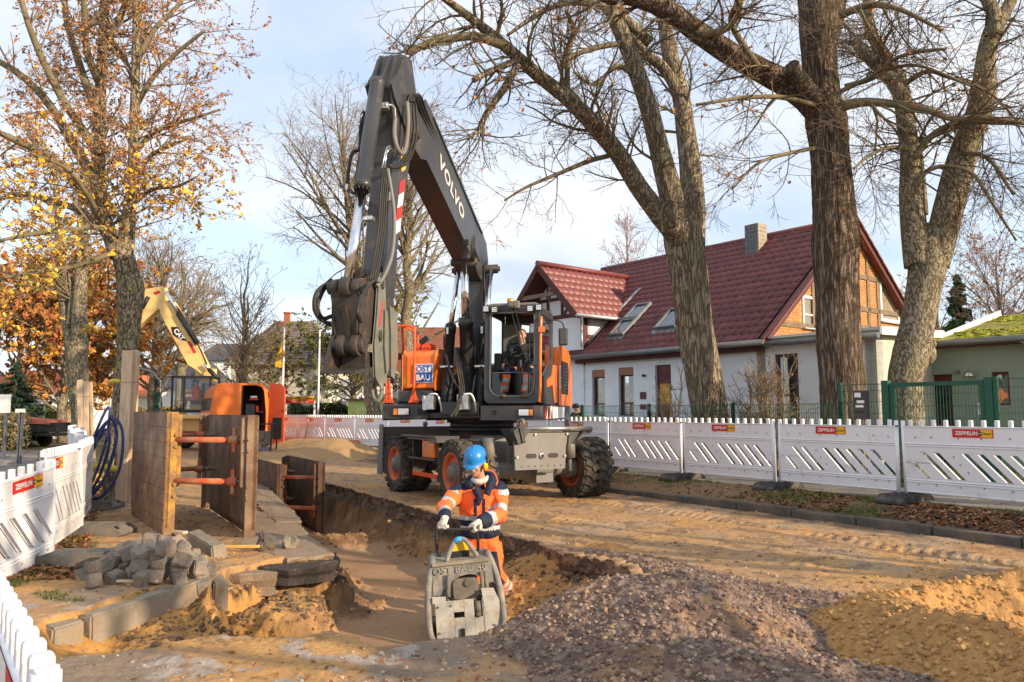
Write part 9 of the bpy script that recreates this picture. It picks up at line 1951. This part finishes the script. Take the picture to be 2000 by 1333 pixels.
def billboard():
 a,b=at(559,775,40),at(614,788,40);t=empty('billboard','red and yellow bistro banner on two posts behind the far barriers','sign',(a.x,40,0));w=b.x-a.x;z0,z1=b.z,a.z
 for x in (0,w): q=MB();q.box((x,0.05,(z1)/2),(0.08,0.08,z1));q.build('post',M_LETTER,t)
 q=MB();q.box((w/2,0,(z0+z1)/2),(w,0.04,z1-z0));pn=q.build('panel',M_YELLOW,t);q=MB();q.box((w/2,-0.024,z0+0.08),(w,0.008,0.14));q.build('stripe',M_RED,pn)
 put_text(text_mesh('BISTRO ALI BABA',0.19,bold=0.006,mats=M_RED,shear=0.25),'lettering',pn,(w/2,-0.022,(z0+z1)/2+0.06),(1,0,0),(0,0,1),0.80);put_text(text_mesh('Döner  Pizza  Pasta  Salate',0.085,bold=0.002,mats=M_LETTER),'lettering',pn,(w/2,-0.030,z0+0.08),(1,0,0),(0,0,1),0.9)
billboard()
def white_sign(label,px0,px1,y0,y1,D,txt,tm,posts=True):
 a,b=at(px0,y0,D),at(px1,y1,D);t=empty('sign_board',label,'sign',(a.x,D,0));w=b.x-a.x;q=MB();q.box((w/2,0,(a.z+b.z)/2),(w,0.05,a.z-b.z));pn=q.build('panel',M_WHITE,t)
 for x in (0.15,w-0.15): q=MB();q.box((x,0.06,a.z/2),(0.07,0.07,a.z));q.build('post',M_ZINC,t)
 if txt: put_text(text_mesh(txt,(a.z-b.z)*0.55,mats=tm,bold=0.004),'lettering',pn,(w/2,-0.026,(a.z+b.z)/2),(1,0,0),(0,0,1),1.0)
white_sign('white board with pink lettering left of the leaning trunk',708,756,756,770,36,'Winde',M_PINK);white_sign('blank white board at the left edge beside the spruce',-30,19,771,807,24,None,None);white_sign('small grey street sign beside the picket fence',31,48,799,806,22,None,None)
def mural_box():
 a,b=at(680,783,33),at(768,815,33);t=empty('transformer_box','utility box painted with green leaves behind the far barriers','utility box',(a.x,33,0));w=b.x-a.x;M_MUR=mat('leaf_mural',(0.42,0.60,0.14),rough=0.7,var=0.3,vscale=2.2,dirt=0.45,dirtcol=(0.75,0.80,0.50),dscale=1.6);q=MB();q.box((w/2,0.6,a.z/2),(w,1.2,a.z));q.build('body',M_MUR,t);q=MB();q.box((w/2,0.6,a.z+0.04),(w+0.15,1.35,0.10));q.build('lid',M_FOOTG,t)
mural_box()
def traffic_light(label,px_pole,yb,yt,D,head,arm=None,gl=None):
 a=at(px_pole,yb,D);zt=at(px_pole,yt,D).z;t=empty('traffic_light',label,'traffic light',(a.x,D,0),0,'traffic lights');q=MB()
 o=Vector(t.location)
 if arm: q.tube([(0,0,0),(0,0,zt-0.6)]+[tuple(at(px,py,D)-o) for px,py in arm],0.05,8)
 else: q.tube([(0,0,0),(0,0,zt)],0.05,8)
 q.build('pole',M_ZINC,t);h=at(*head,D)-o;q=MB();q.box(h,(0.28,0.2,0.85));hd=q.build('head',M_FENCE,t,bevel=0.02)
 for k in range(3): q=MB();q.cyl(h+Vector((0,-0.10,0.26-0.26*k)),h+Vector((0,-0.16,0.26-0.26*k)),0.09,12);q.build('lens',M_BLACK,hd)
traffic_light('traffic light on an arched grey pole right of the planked trunk',311,810,720,36,(307,783),[(308,740),(298,727),(282,722),(268,722)]);traffic_light('overhead traffic light left of the planked trunk',232,810,716,40,(206,722),[(222,716),(206,715)])
def hedge(label,px0,px1,y1,D,dep,cols,n,size,group='hedges',name='hedge',cat='hedge',kind=None):
 a,b=at(px0,806,D),at(px1,y1,D);rs=np.random.RandomState(int(px0+999));t=empty(name,label,cat,(a.x,D,0),0,group);w=b.x-a.x;h=b.z;q=MB()
 for k in range(max(3,int(w/0.5))): x=rs.rand()*w;q.tube([(x,dep/2,0),(x+rs.randn()*0.1,dep/2,h*0.8)],[0.03,0.01],5)
 q.build('stems',M_TWIG,t,kind='stuff');x=rs.rand(n)*w;top=h*(0.78+0.3*fbm(x*1.2,x*0,7,3));z=top*rs.rand(n) ** 0.6;leaves_obj('foliage',np.stack([x,dep*rs.rand(n),z],1),rs,size,cols,M_LEAF,t,normal_up=False)
hedge('flowering shrub with white blossoms over the picket fence at the left edge',-60,26,797,30,1.2,[(0.16,0.17,0.06),(0.22,0.22,0.08),(0.30,0.20,0.08),(0.5,0.45,0.4)],4500,0.06,name='garden_shrub',cat='shrub')
hedge('clipped green hedge left of the far pavement',60,112,792,46,1.5,GRN,3500,0.10);hedge('hedge before the beige house',430,560,795,48,1.5,GRN+[(0.3,0.2,0.05)],5000,0.10);hedge('dark hedge behind the far barriers',560,900,788,52,2.0,[(0.05,0.07,0.025),(0.08,0.10,0.03)],9000,0.12)
hedge('hedge between the traffic light and the yellow excavator',245,350,796,50,1.5,[(0.10,0.11,0.04),(0.25,0.18,0.06)],4000,0.10);hedge('green hedge behind the gate',1690,1830,806,24,0.8,GRN,2500,0.05);hedge('low hedge along the far side garden',-400,60,800,60,2,GRN,9000,0.15)
hedge('low green plants at the foot of the house wall',1120,1330,813,20.2,0.5,GRN,1800,0.045)
def far_wood(x0,x1,D,h,n,seed):
 rs=np.random.RandomState(seed);x=x0+(x1-x0)*rs.rand(n);top=h*(0.55+0.7*fbm(x/9,x*0,seed,4));z=top*rs.rand(n) ** 0.55;leaves_obj('far_woods',np.stack([x,D+4*rs.rand(n),z],1),rs,0.55,[(0.16,0.12,0.07),(0.12,0.11,0.05),(0.22,0.14,0.07),(0.10,0.10,0.06)],M_LEAF,normal_up=False)
far_wood(-130,130,125,8.5,30000,3)
def picket_fence():
 a,b=gp(0,868,0.0),Vector((-13.4,20.5,0));p=Vector((-19.2,28.6,0));d=Vector((-0.5,0.866,0));t=empty('picket_fence','reddish picket fence below the flowering shrub at the left edge','fence',p,math.atan2(d.y,d.x));m=MB();m.box((0,0,0.42),(0.07,0.02,0.84));me=m.mesh('picket',mat('red_brown_picket',(0.30,0.13,0.08),rough=0.8,var=0.2))
 for k in range(34): o=link('picket',me,t);o.location=(-1.0+0.12*k,0,0.03)
 for z in (0.25,0.65): q=MB();q.box((1.0,0.03,z),(4.2,0.03,0.06));q.build('rail',mat('red_brown_picket',(0.3,0.13,0.08)),t)
 p=p+d*3.4;t=empty('board_fence','grey board fence behind the picket fence on the left','fence',p,math.atan2(d.y,d.x));m=MB();m.box((0,0,0.55),(0.18,0.03,1.1));me=m.mesh('board',mat('grey_board',(0.13,0.14,0.15),rough=0.8,var=0.2))
 for k in range(40): o=link('board',me,t);o.location=(0.2*k,0,0)
picket_fence()
def trailer():
 c=at(70,830,33);t=empty('trailer','dark car trailer with red sheet parked on the left pavement','trailer',(c.x,33,0));q=MB();q.box((0,0,0.55),(2.6,1.4,0.12));q.box((0.2,0,0.85),(2.2,1.3,0.4));q.build_each('bed',M_BLACK,t,bevel=0.02);q=MB();q.prism([(-0.9,-0.72,1.05),(1.0,-0.72,0.98),(0.9,-0.72,1.15),(-0.8,-0.72,1.3)],(0,1.4,0));q.build('sheet',mat('red_tarp',(0.30,0.09,0.06),rough=0.8,var=0.25,bump=0.4,bscale=8),t)
 for y in (-0.7,0.7): q=MB();q.lathe([(0.12,-0.08),(0.30,-0.08),(0.32,0),(0.30,0.08),(0.12,0.08),(0,0.03)],(0,y,0.32),(0,1,0),18);q.build('wheel',M_TYRE,t)
trailer()
def warn_board(): 
 c=at(87,820,36);t=empty('warning_board','small red and white warning board on the left pavement','sign',(c.x,36,0));q=MB();q.prism([(-0.6,0,0.25),(0.6,0,0.25),(0.5,0,1.15),(-0.5,0,1.15)],(0,0.05,0));b=q.build('board',M_WHITE,t)
 for x in (-0.3,0,0.3): q=MB();q.box((x,-0.01,0.85),(0.18,0.01,0.3));q.build('red_field',M_RED,b)
warn_board()
for k,(px,yt,D) in enumerate(((77,785,48),(86,782,45),(92,784,60),(107,790,70),(1218,815,20))): 
 if k < 4: pole('lamp_post',['thin grey post nearest the spruce','grey post with a box beside the far pavement','thin post beyond the warning board','farthest thin post at the end of the pavement'][k],'post',px,812,yt,D,0.06,M_ZINCL,'far posts on the left')
def bike_stand():
 q=MB();c=at(1848,830,18);q.tube(bez([(-0.5,0,0),(-0.5,0,0.75),(-0.4,0,0.85),(0.4,0,0.85),(0.5,0,0.75),(0.5,0,0)],4),0.025,8);o=q.build('bicycle_stand',M_ZINCL);o.location=(c.x,18,0.3);tag(o,'grey bent tube stand behind the green gate','stand')
bike_stand()
